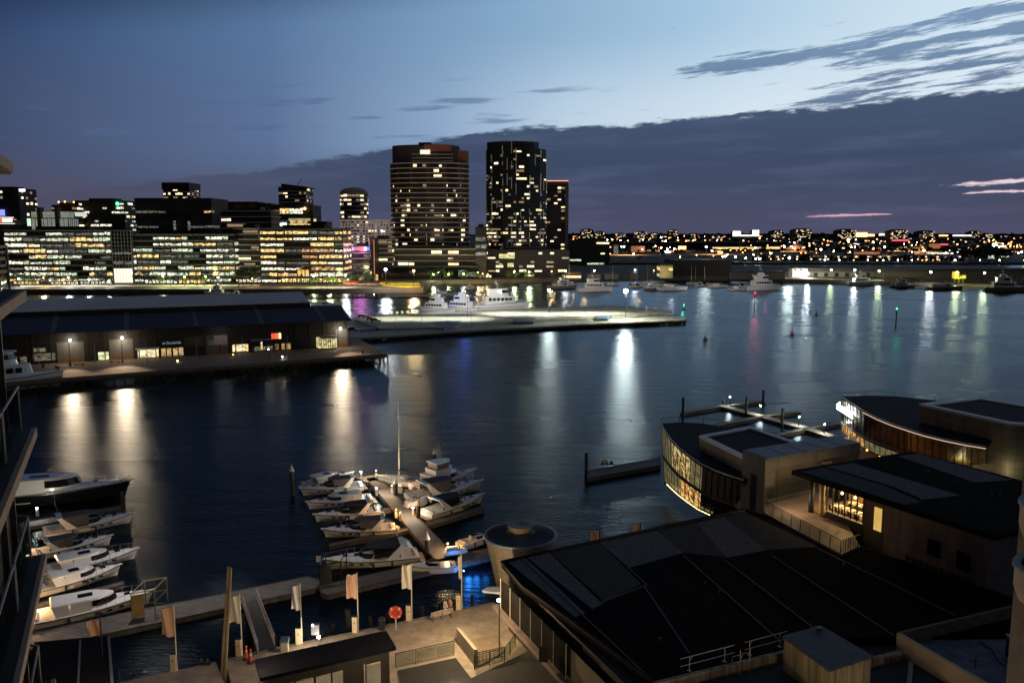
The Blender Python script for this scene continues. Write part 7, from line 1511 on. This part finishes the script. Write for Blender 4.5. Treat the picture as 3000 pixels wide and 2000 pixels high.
for s_, w in ((rm0+.2, .9), (rm0+1.6, .5)):
    p = WN(s_, .1, 0); MB().lathe((p.x, p.y), [(.28, 6.4), (.28, zN-.55)], 14).build('column', mat('column_plaster', (.45, .33, .18), .7) if s_ > 1 else M_dark, t, smooth=True)
for k in range(7):
    s_ = lerp(rm0+2.2, rm1-.1, k/6); MB().tube(WN(s_, .02, zf-.2), WN(s_, .02, zN-.6), .07, 6).build('mullion', M_dark, t)
MB().bar(WN(rm0+2.2, .02, zf+.35), WN(rm1, .02, zf+.35), .15, 2.2).build('planter_wall', mat('planter_dark', (.015, .012, .012), .6), t)
MB().bar(WN(rm0+2.2, .0, zf+.42), WN(rm1, .0, zf+.42), .3, .06).build('planter_cap', M_white2, t)
for k in range(5):
    for j in range(2):
        s_ = lerp(rm0+2.6, rm1-1, k/4); p = WN(s_, -1.4-2.2*j, 0); tl = 'the %s %s-row table of the glowing dining room' % (ORD[k], ['window', 'rear'][j]); tt = thing('dining_table', 'white-clothed round table, '+tl.replace('the ', '', 1), 'table', (p.x, p.y, zf), group='tables in the dining room'); MB().lathe((p.x, p.y), [(.06, zf), (.06, zf+.72), (.6, zf+.73), (.6, zf+.77)], 14).build('table_top', mat('tablecloth_white', (.7, .65, .55), .6), tt)
        for a_ in (0, math.pi): q_ = p+Vector((.85*math.cos(a_), .85*math.sin(a_), 0)); tt = thing('dining_chair', 'dark chair %s of %s' % ('right' if a_ == 0 else 'left', tl.replace('glowing dining', 'dining')), 'chair', (q_.x, q_.y, zf), group='chairs in the dining room'); MB().box(q_.x-.22, q_.x+.22, q_.y-.22, q_.y+.22, zf+.4, zf+.46).box(q_.x-.22+(.36 if a_ == 0 else 0), q_.x-.16+(.36 if a_ == 0 else 0), q_.y-.22, q_.y+.22, zf+.46, zf+.95).build('seat', M_dark, tt)
for k in range(4): light(WN(lerp(rm0+1.5, rm1-.8, k/3), -2.6, zN-1.3), 230, (1, .66, .26), .2, t)
for k in range(6): p = WN(lerp(rm0+2.2, rm1-.5, k/5), -2.2+(k % 2), zN-1.6); MB().tube(p, p+Vector((0, 0, 1)), .01, 4).ball(p, .14, 8, 6).build('pendant_lamp', M_bulbA, t)
s2_ = rm1+1.25; MB().panel(WN(s2_, .12, zf+.3), WN(s2_+.85, .12, zf+.3), WN(s2_+.85, .12, zN-1.3), WN(s2_, .12, zN-1.3), .04).build('window', winmat('amber_slot', (1, .62, .16), .75, .5, .5, lo=.2, hi=.6, floor=.6), t)
light(WN(rm0-.5, 2.5, 10.6), 150, (1, .66, .3), .2, t)
# terrace and its balustrade
tr_, q = deckpoly('roof_terrace', 'warm-lit terrace beside the glowing dining room', [(2238, 1478), (2395, 1440), (2440, 1462), (2520, 1600), (2465, 1622), (2238, 1500)], 4, 8.75, planks('terrace_paving', (.30, .22, .17), .7, 1.2, .3, .8, .15), 'terrace')
light(P(2330, 1450, 10.6), 45, (1, .62, .5), .2, name='terrace_light'); light(P(2460, 1540, 10.4), 70, (1, .66, .3), .2, name='terrace_light')
balustrade('glass_balustrade', 'long glass balustrade along the warm terrace edge', [P(2240, 1502, 8.75), P(2462, 1622, 8.75), P(2520, 1603, 8.75)], 1.3, 8, True)
balustrade('glass_balustrade', 'upper glass balustrade at the back of the terrace', [P(2246, 1466, 8.75), P(2392, 1430, 8.75)], 1.3, 4, True)
MB().prism([(p.x, p.y) for p in (P(2180, 1488, zf-1.3), P(2238, 1478, zf-1.3), P(2500, 1625, zf-1.3), P(2560, 1612, zf-1.3))][:0] or [(P(2200, 1500, 7.2).x, P(2200, 1500, 7.2).y), (P(2240, 1490, 7.2).x, P(2240, 1490, 7.2).y), (P(2470, 1630, 7.2).x, P(2470, 1630, 7.2).y), (P(2440, 1640, 7.2).x, P(2440, 1640, 7.2).y)], 3, 7.2).build('terrace_kerb', M_beige, tr_)
# ------------------------------------------------------------------ curved glass restaurants
def glassbowl(label, rim, base, zt0, zb, back, roofm, rows, lit_fn, name='curved_restaurant', split=1, n_mull=None):
    top = [P(u, v, zt0) for u, v in rim]; bot = [P(u, v, zb) for u, v in base]; bk = [P(u, v, zt0) for u, v in back]
    t = thing(name, label, 'restaurant', (top[0].x, top[0].y, 0))
    MB().prism([(p.x, p.y) for p in top+bk], zt0-.35, zt0).build('roof', roofm, t)
    # core behind the glass so nothing shows through
    off = Vector((1.2, 1.0, 0)); core_t = [p+off for p in top]; core_b = [p+off for p in bot]
    rn = random.Random(len(label)); N = len(top)-1
    for f0, f1, key in rows:
        for i in range(N):
            if split == 1: segs = [(0, 1)]
            else: segs = [(k/split, (k+1)/split) for k in range(split)]
            for s0, s1 in segs:
                a = bot[i].lerp(bot[i+1], s0); b = bot[i].lerp(bot[i+1], s1); c_ = top[i].lerp(top[i+1], s0); e = top[i].lerp(top[i+1], s1)
                m = lit_fn((i+s0)/N, key, rn)
                MB().panel(a.lerp(c_, f0), b.lerp(e, f0), b.lerp(e, f1), a.lerp(c_, f1), -.08).build('window', m, t)
    mu = MB(); NM = n_mull or N*2
    for k in range(NM+1):
        f = k/NM*N; i = min(N-1, int(f)); g = f-i; a = bot[i].lerp(bot[i+1], g); b = top[i].lerp(top[i+1], g); o = Vector((-.05, -.08, 0)); mu.tube(a+o, b+o, .05, 5)
    mu.build('mullions', M_dark, t)
    for fz, nm, m_, w in ((0., 'base_beam', M_dark, .25), (rows[0][1], 'floor_beam', M_dark, .3)):
        mb = MB()
        for i in range(N): mb.bar(bot[i].lerp(top[i], fz)+Vector((0, 0, .1)), bot[i+1].lerp(top[i+1], fz)+Vector((0, 0, .1)), w, .35)
        mb.build(nm, m_, t)
    mb = MB()
    for i in range(N): mb.bar(top[i]+Vector((-.1, -.1, .12)), top[i+1]+Vector((-.1, -.1, .12)), .14, .12)
    mb.build('roof_trim', mat('roof_trim', (.35, .33, .30), .4), t)
    rl = MB(); allp = [top[0]]+bk[::-1]
    for a, b in zip(allp, allp[1:]):
        rl.tube(a+Vector((0, 0, .8)), b+Vector((0, 0, .8)), .03, 4); k = max(1, int((b-a).length/3))
        for i in range(k+1): c_ = a.lerp(b, i/k); rl.tube(c_, c_+Vector((0, 0, .85)), .035, 4)
    rl.build('roof_railing', M_dark, t)
    return t, top, bot
WR = [winmat('rest_gold', (1, .58, .16), 1.25, 1.5, 1.2, lo=.46, hi=.66, floor=.05, col2=(1, .8, .35)), winmat('rest_amber', (1, .38, .09), 1.4, 1.6, 1.2, lo=.45, hi=.66, floor=.06, col2=(1, .62, .2)), winmat('rest_dim', (.65, .55, .25), .35, 1.2, 1.0, lo=.3, hi=.7, floor=.1), mat('rest_beige_glass', (.16, .14, .10), .3, var=.2)]
def lit1(f, key, rn):
    if key == 'up': return WR[0] if .22 < f < .48 else (WR[2] if f < .55 else WR[3])
    return WR[1] if .28 < f < .60 else (WR[2] if f < .62 else mat('rest_dark_glass', (.03, .026, .022), .2))
rim1 = [(1938, 1240), (1950, 1262), (1968, 1288), (1993, 1314), (2024, 1338), (2058, 1360), (2096, 1378), (2140, 1394), (2180, 1406)]
base1 = [(1948, 1412), (1958, 1420), (1972, 1434), (1992, 1452), (2018, 1472), (2050, 1494), (2088, 1512), (2130, 1526), (2175, 1540)]
tA, top1, bot1 = glassbowl('curved glass restaurant with golden lit floors, nearer of the two', rim1, base1, 10.0, 1.6, [(2300, 1380), (2320, 1300), (2200, 1266), (2130, 1253), (2060, 1240), (1990, 1236)], mat('bowl_roof', (.010, .011, .016), .8, var=.3, scale=.5, spec=.15), [(0, .44, 'lo'), (.47, .96, 'up')], lit1, split=1, n_mull=18)
mb = MB()
for i in range(5): 
    for k in range(4):
        a = bot1[i+1].lerp(bot1[i+2], k/4); b = bot1[i+1].lerp(bot1[i+2], k/4+.18); mb.bar(a+Vector((-.3, -.3, .25)), b+Vector((-.3, -.3, .25)), .08, .08)
mb.build('edge_lights', emi('edge_warm', (1, .75, .35), 3.5), tA)
light(bot1[4]+Vector((-1, -1, 2)), 15, (1, .7, .3), .2, tA)
# white inverted box on its roof
def invbox(label, pts, zt_, zb, k, extra=None):
    q_ = [P(u, v, zt_) for u, v in pts]; cx = sum(p.x for p in q_)/len(q_); cy = sum(p.y for p in q_)/len(q_)
    t = thing('roof_box', label, 'roof structure', (cx, cy, zb)); f = lambda p, s_: (cx+(p.x-cx)*s_, cy+(p.y-cy)*s_)
    MB().prism2([(*f(p, k), zb) for p in q_], [(*f(p, 1), zt_-.3) for p in q_]).build('wall', panels('box_panels', (.27, .25, .21), .7, 2.6, 1.1), t)
    rim = MB(); n_ = len(q_)
    for i in range(n_):
        a, b = q_[i], q_[(i+1) % n_]; a2 = Vector((*f(a, .86), zt_)); b2 = Vector((*f(b, .86), zt_)); dn = Vector((0, 0, -.32))
        rim.add([a, b, b2, a2, a+dn, b+dn, b2+dn, a2+dn], [(0, 1, 2, 3), (7, 6, 5, 4), (0, 4, 5, 1), (2, 6, 7, 3)])
    rim.build('parapet', mat('box_rim', (.80, .82, .84), .6, var=.08), t)
    MB().prism([f(p, .86) for p in q_], zt_-.5, zt_-.22).build('inner_roof', mat('bowl_roof2', (.014, .015, .022), .8, var=.3, spec=.15), t)
    return t
invbox('pale inverted roof box beside the portal frame, on the nearer curved restaurant', [(2048, 1275), (2198, 1248), (2352, 1300), (2178, 1338)], 12.0, 5.0, .86)
invbox('lower pale roof box with blue-grey top behind the portal frame', [(2252, 1368), (2440, 1325), (2480, 1345), (2410, 1352), (2282, 1378)], 10.2, 6.5, .93)
# portal frame
zF = 13.2; t = thing('portal_frame', 'monumental concrete portal frame with a slotted leg', 'portal frame', P(2240, 1480, 5))
q_ = [P(2176, 1318, zF), P(2446, 1276, zF), P(2522, 1296, zF), P(2243, 1346, zF)]
MB().prism([(p.x, p.y) for p in q_], zF-1.3, zF).build('beam', panels('portal_concrete', (.16, .155, .15), .75, 2.4, 1.3), t)
M_pt = mat('portal_panel_top', (.20, .24, .28), .6, var=.1); cx = (q_[0]+q_[3])/2
mb = MB()
for k in range(5): a = q_[0].lerp(q_[1], .03+k*.195); b = q_[0].lerp(q_[1], .03+k*.195+.18); c_ = q_[3].lerp(q_[2], .03+k*.195+.18); e = q_[3].lerp(q_[2], .03+k*.195); mb.prism([(p.x, p.y) for p in (a, b, c_, e)], zF, zF+.03)
mb.build('beam_panels', M_pt, t)
dx = (q_[3]-q_[0]); lg = [q_[0], q_[0].lerp(q_[1], .10), q_[3].lerp(q_[2], .10), q_[3]]
def sub(f0, f1): a = q_[0].lerp(q_[3], f0); b = q_[0].lerp(q_[3], f1); e = (q_[1]-q_[0])*.10; return [(a.x, a.y), (b.x, b.y), (b.x+e.x, b.y+e.y), (a.x+e.x, a.y+e.y)]
M_leg = panels('portal_leg', (.13, .125, .115), .75, 2.2, 1.8)
MB().prism(sub(0, .38), 3, zF-1.3).build('leg', M_leg, t); MB().prism(sub(.66, 1), 3, zF-1.3).build('leg', M_leg, t); MB().prism(sub(.38, .66), zF-2.2, zF-1.3).build('lintel', M_leg, t)
MB().prism([(q_[1].x+.2, q_[1].y), (q_[2].x-.1, q_[2].y), (q_[2].x-1.2, q_[2].y+.3), (q_[1].x-.9, q_[1].y+.3)], 3, zF-1.3).build('far_leg', mat('portal_concrete', (.16, .155, .15)), t)
MB().panel(P(2258, 1480, 6.5), P(2400, 1448, 6.5), P(2400, 1448, 6.5)+Vector((0, 0, 5.2)), P(2258, 1480, 6.5)+Vector((0, 0, 5.2)), .2).build('rear_wall', mat('box_panels', (.3, .29, .25)), t)
light(P(2330, 1440, 11), 45, (.95, .95, .7), .2, t); light(P(2090, 1360, 10.8)+Vector((0, -2, 0)), 10, (1, .9, .6), .2, t)
# small glazed kiosk with orange light behind the beam
t = thing('glass_lobby', 'small glazed lobby with orange light under the end of the portal beam', 'lobby', P(2450, 1350, 8)); a = P(2395, 1352, 8.0); b = P(2505, 1330, 8.0)
for k in range(6):
    c_ = a.lerp(b, k/6); e = a.lerp(b, (k+.9)/6); MB().panel(c_, e, e+Vector((0, 0, 2.6)), c_+Vector((0, 0, 2.6)), .05).build('window', WR[1] if k in (3, 4) else WR[2] if k else M_beige, t)
# second curved restaurant
rim2 = [(2464, 1162), (2480, 1170), (2500, 1183), (2530, 1203), (2568, 1222), (2612, 1240), (2660, 1256), (2712, 1272), (2770, 1286), (2830, 1298), (2890, 1308)]
base2 = [(2467, 1262), (2480, 1275), (2500, 1292), (2530, 1312), (2568, 1330), (2612, 1345), (2660, 1360), (2712, 1374), (2770, 1388), (2830, 1396), (2890, 1400)]
def lit2(f, key, rn):
    if key == 'lo': return WR[1] if f < .30 else WR[2]
    return mat('rest_brown_glass', (.05, .035, .025), .2, var=.6, scale=1.5) if f < .55 else (mat('rest_tan_wall', (.22, .17, .08), .5, var=.25, scale=.7, sc=(1, 1, 4)))
tB, top2, bot2 = glassbowl('farther curved glass restaurant with the white script sign', rim2, base2, 9.0, 1.8, [(2905, 1290), (2760, 1200), (2740, 1172), (2620, 1160), (2540, 1158)], mat('bowl_roof', (.018, .019, .026)), [(0, .30, 'lo'), (.33, .96, 'up')], lit2, split=1, n_mull=26)
mb = MB()
for i in range(3, 10): mb.bar(top2[i]+Vector((-.25, -.3, -.15)), top2[i+1]+Vector((-.25, -.3, -.15)), .1, .10)
mb.build('eave_light', emi('eave_pink', (1, .72, .55), .75), tB)
for f in (4.2, 5.2, 6.2, 8, 9): i = int(f); p = bot2[i].lerp(bot2[i+1], f-i); light(p+Vector((-1.4, -1.8, 4.2)), 26, (1, .7, .3), .15, tB)
for k, (u, v) in enumerate(((2540, 1318), (2577, 1338))):
    p = P(u, v, 4.2); t = thing('garden_torch', 'orange flaring terrace lamp, %s of two below the farther restaurant' % ('left' if k == 0 else 'right'), 'lamp', p); MB().tube((p.x, p.y, 1.5), p, .04).build('stem', M_dark, t); MB().ball(p, .16).build('bulb', M_bulbO, t); light(p+Vector((0, -.5, .3)), 110, (1, .42, .12), .15, t)
tr2, q = deckpoly('quay_terrace', 'orange-lit quay terrace between the two curved restaurants', [(2440, 1300), (2480, 1278), (2560, 1330), (2700, 1372), (2900, 1405), (3100, 1440), (2500, 1480), (2420, 1360)], .8, 1.7, mat('terrace_brick', (.30, .17, .10), .7, var=.3, scale=2), 'terrace')
p = P(2700, 1278, 7.5); tag(MB().bar(p+Vector((-.9, -1.2, 0)), p+Vector((.9, -1.7, 0)), .06, .12).build('neon_tube', emi('neon_red', (1, .05, .03), 4)), 'short red neon tube glowing behind the farther restaurant glass', 'neon sign')
# script sign on its left end
i0 = bot2[0].lerp(top2[0], .80); i1 = bot2[3].lerp(top2[3], .80)
sg = thing('script_sign', 'white glowing lettered sign on the corner of the farther curved restaurant', 'sign', i0)
a = bot2[0].lerp(top2[0], .78)+Vector((-.7, -.3, 0)); b = bot2[2].lerp(top2[2], .72)+Vector((-.5, -.4, 0)); dd = (b-a); dl = dd.length; dd.normalize(); up = Vector((0, 0, 1)); nn = dd.cross(up).normalized(); up2 = nn.cross(dd).normalized()
rot = Matrix(((dd.x, up.x, nn.x), (dd.y, up.y, nn.y), (dd.z, up.z, nn.z)))
text('alumbat', dl*.34, 'lettering', emi('sign_glow', (.95, 1, .92), 9, 'NONE'), sg, (a+b)/2, rot, .06)
MB().tube(a-up*.3, b-up*.3, .04).build('sign_rail', M_steel, sg); light((a+b)/2-nn*-.8, 25, COOL, .3, sg)
invbox('large pale roof box with tiled rim on the farther curved restaurant', [(2692, 1182), (2860, 1162), (3120, 1205), (3140, 1250), (2965, 1240)], 12.0, 3.0, .9)
t = thing('tiled_wall', 'tan panelled wall glowing at the right end of the farther restaurant', 'wall', P(2950, 1390, 2)); a = P(2890, 1400, 1.8); b = P(3060, 1425, 1.8)
MB().panel(a, b, b+Vector((0, 0, 7.5)), a+Vector((0, 0, 7.5)), .3).build('wall', panels('tan_tiles', (.34, .28, .12), .7, 3.2, .9), t)
for u in (2962, 2992): p = P(u, 1300, 6.5); MB().box(p.x-.4, p.x+.4, p.y-.6, p.y-.4, 6.1, 7.0).build('wall_lamp', emi('lantern_pale', (1, .85, .6), 1.8), t)
light(P(2930, 1370, 5)+Vector((-1, -3, 0)), 90, (1, .85, .45), .2, t); light(P(2800, 1340, 5)+Vector((-1, -3, 0)), 60, (1, .85, .45), .2, t)
# ------------------------------------------------------------------ neighbouring apartment building at the left edge
M_ap = mat('apartment_dark', (.035, .028, .024), .6, var=.3); M_edge = mat('slab_edge_tan', (.42, .29, .19), .7, var=.15, scale=2)
t = thing('apartment_building', 'neighbouring apartment building with slanting balcony slabs at the left edge', 'building', (-14, 14, 0))
Cn = Vector((-11.25, 19.0, 0)); En = Vector((-5.6, 7.2, 0)); dd = (En-Cn).normalized(); nn = Vector((-dd.y, dd.x, 0)); nn = nn if nn.x < 0 else -nn
def AP(s_, o, z): p = Cn+dd*s_+nn*o; return Vector((p.x, p.y, z))
MB().prism([tuple(AP(-.1, .55, 0))[:2], tuple(AP(14, .55, 0))[:2], (-30, 6), (-30, 22), (-14, 20.2)], -1, 44).build('wall', M_ap, t)
for z in (39.55, 36.72, 33.5, 30.4, 27.2, 24.0):
    s0 = .8 if z > 39 else 0
    q_ = [AP(s0, 0, 0), AP(14, 0, 0), AP(14, 6, 0), Vector((-30, 20, 0)), AP(s0, 4, 0)]
    MB().prism([(p.x, p.y) for p in q_], z-.28, z-.03).build('balcony_slab', M_ap, t)
    MB().bar(AP(s0, 0, z-.02), AP(14, 0, z-.02), .10, .22).build('slab_edge', M_edge, t)
for z in (36.72, 33.5, 30.4, 27.2):
    h = 1.0
    for k, (a_, b2) in enumerate(((.25, 3.2), (3.35, 6.5), (6.6, 10))):
        a = AP(a_, .25, z); b = AP(b2, .25, z); MB().panel(a+Vector((0, 0, .08)), b+Vector((0, 0, .08)), b+Vector((0, 0, h)), a+Vector((0, 0, h)), .02).build('balcony_glass', M_balglass, t); MB().tube(a+Vector((0, 0, h)), b+Vector((0, 0, h)), .03).tube(a, a+Vector((0, 0, h)), .025).tube(b, b+Vector((0, 0, h)), .025).build('balcony_rail', mat('rail_grey', (.22, .2, .2), .5), t)
    a = AP(.25, .25, z); b = a+Vector((-2.4, .6, 0)); MB().panel(a+Vector((0, 0, .08)), b+Vector((0, 0, .08)), b+Vector((0, 0, h)), a+Vector((0, 0, h)), .02).build('balcony_glass', M_balglass, t); MB().tube(a+Vector((0, 0, h)), b+Vector((0, 0, h)), .03).build('balcony_rail', mat('rail_grey', (.22, .2, .2)), t)
mb = MB()
for k in range(8): p = AP(.6+k*1.6, .5, 0); mb.obox((p.x, p.y), math.atan2(dd.y, dd.x), .12, .12, 20, 44)
mb.build('window_frames', mat('frame_brown', (.07, .05, .045), .5), t)
light((-4.5, 15, 24), 150, (1, .6, .35), .3, name='street_glow'); light((-6.5, 21, 22), 150, (1, .6, .35), .3, name='street_glow')  # unseen lights added to warm the slab edges
# lower roof at the left bottom
t = thing('low_annex', 'dark flat-roofed annex at the lower left beside the promenade', 'building', P(200, 1940, 4)); q_ = [P(100, 1880, 4.5), P(318, 1860, 4.5), P(335, 2080, 4.5), P(60, 2100, 4.5)]
MB().prism([(p.x, p.y) for p in q_], 0, 4.5).build('wall', mat('annex_dark', (.012, .012, .014), .9, spec=.1), t); MB().bar(P(235, 1872, 4.62), P(225, 2080, 4.62), .15, .1).bar(P(318, 1860, 4.62), P(335, 2080, 4.62), .2, .12).build('roof_ridge', mat('vent_grey', (.16, .16, .17)), t)
# curved balconies at the right edge
t = thing('balcony_building', 'pale building with rounded balconies cut by the right edge', 'building', (22, 30, 0)); M_rb = mat('round_parapet', (.42, .34, .31), .6, var=.08); M_rt = mat('round_coping', (.20, .27, .31), .5)
for u, v, rr in ((3132, 1515, 1.7), (3122, 1700, 1.8)):
    c = D(u, v, 32); MB().lathe((c.x, c.y), [(rr*.55, c.z-1.3), (rr*.9, c.z-1.0), (rr, c.z-.5), (rr, c.z+.35)], 36).build('parapet', M_rb, t, smooth=False); MB().lathe((c.x, c.y), [(rr*1.05, c.z+.35), (rr*1.05, c.z+.47), (rr*.88, c.z+.47), (rr*.86, c.z-.3)], 36).build('coping', M_rt, t)
c = D(3290, 1500, 33); MB().box(c.x+.2, c.x+8, 31.5, 40, 0, 30).build('wall', mat('balcony_wall', (.12, .10, .10), .7), t)
light((17.5, 27, 22), 60, (1, .8, .7), .3, name='street_glow')  # unseen light added for the rounded balconies
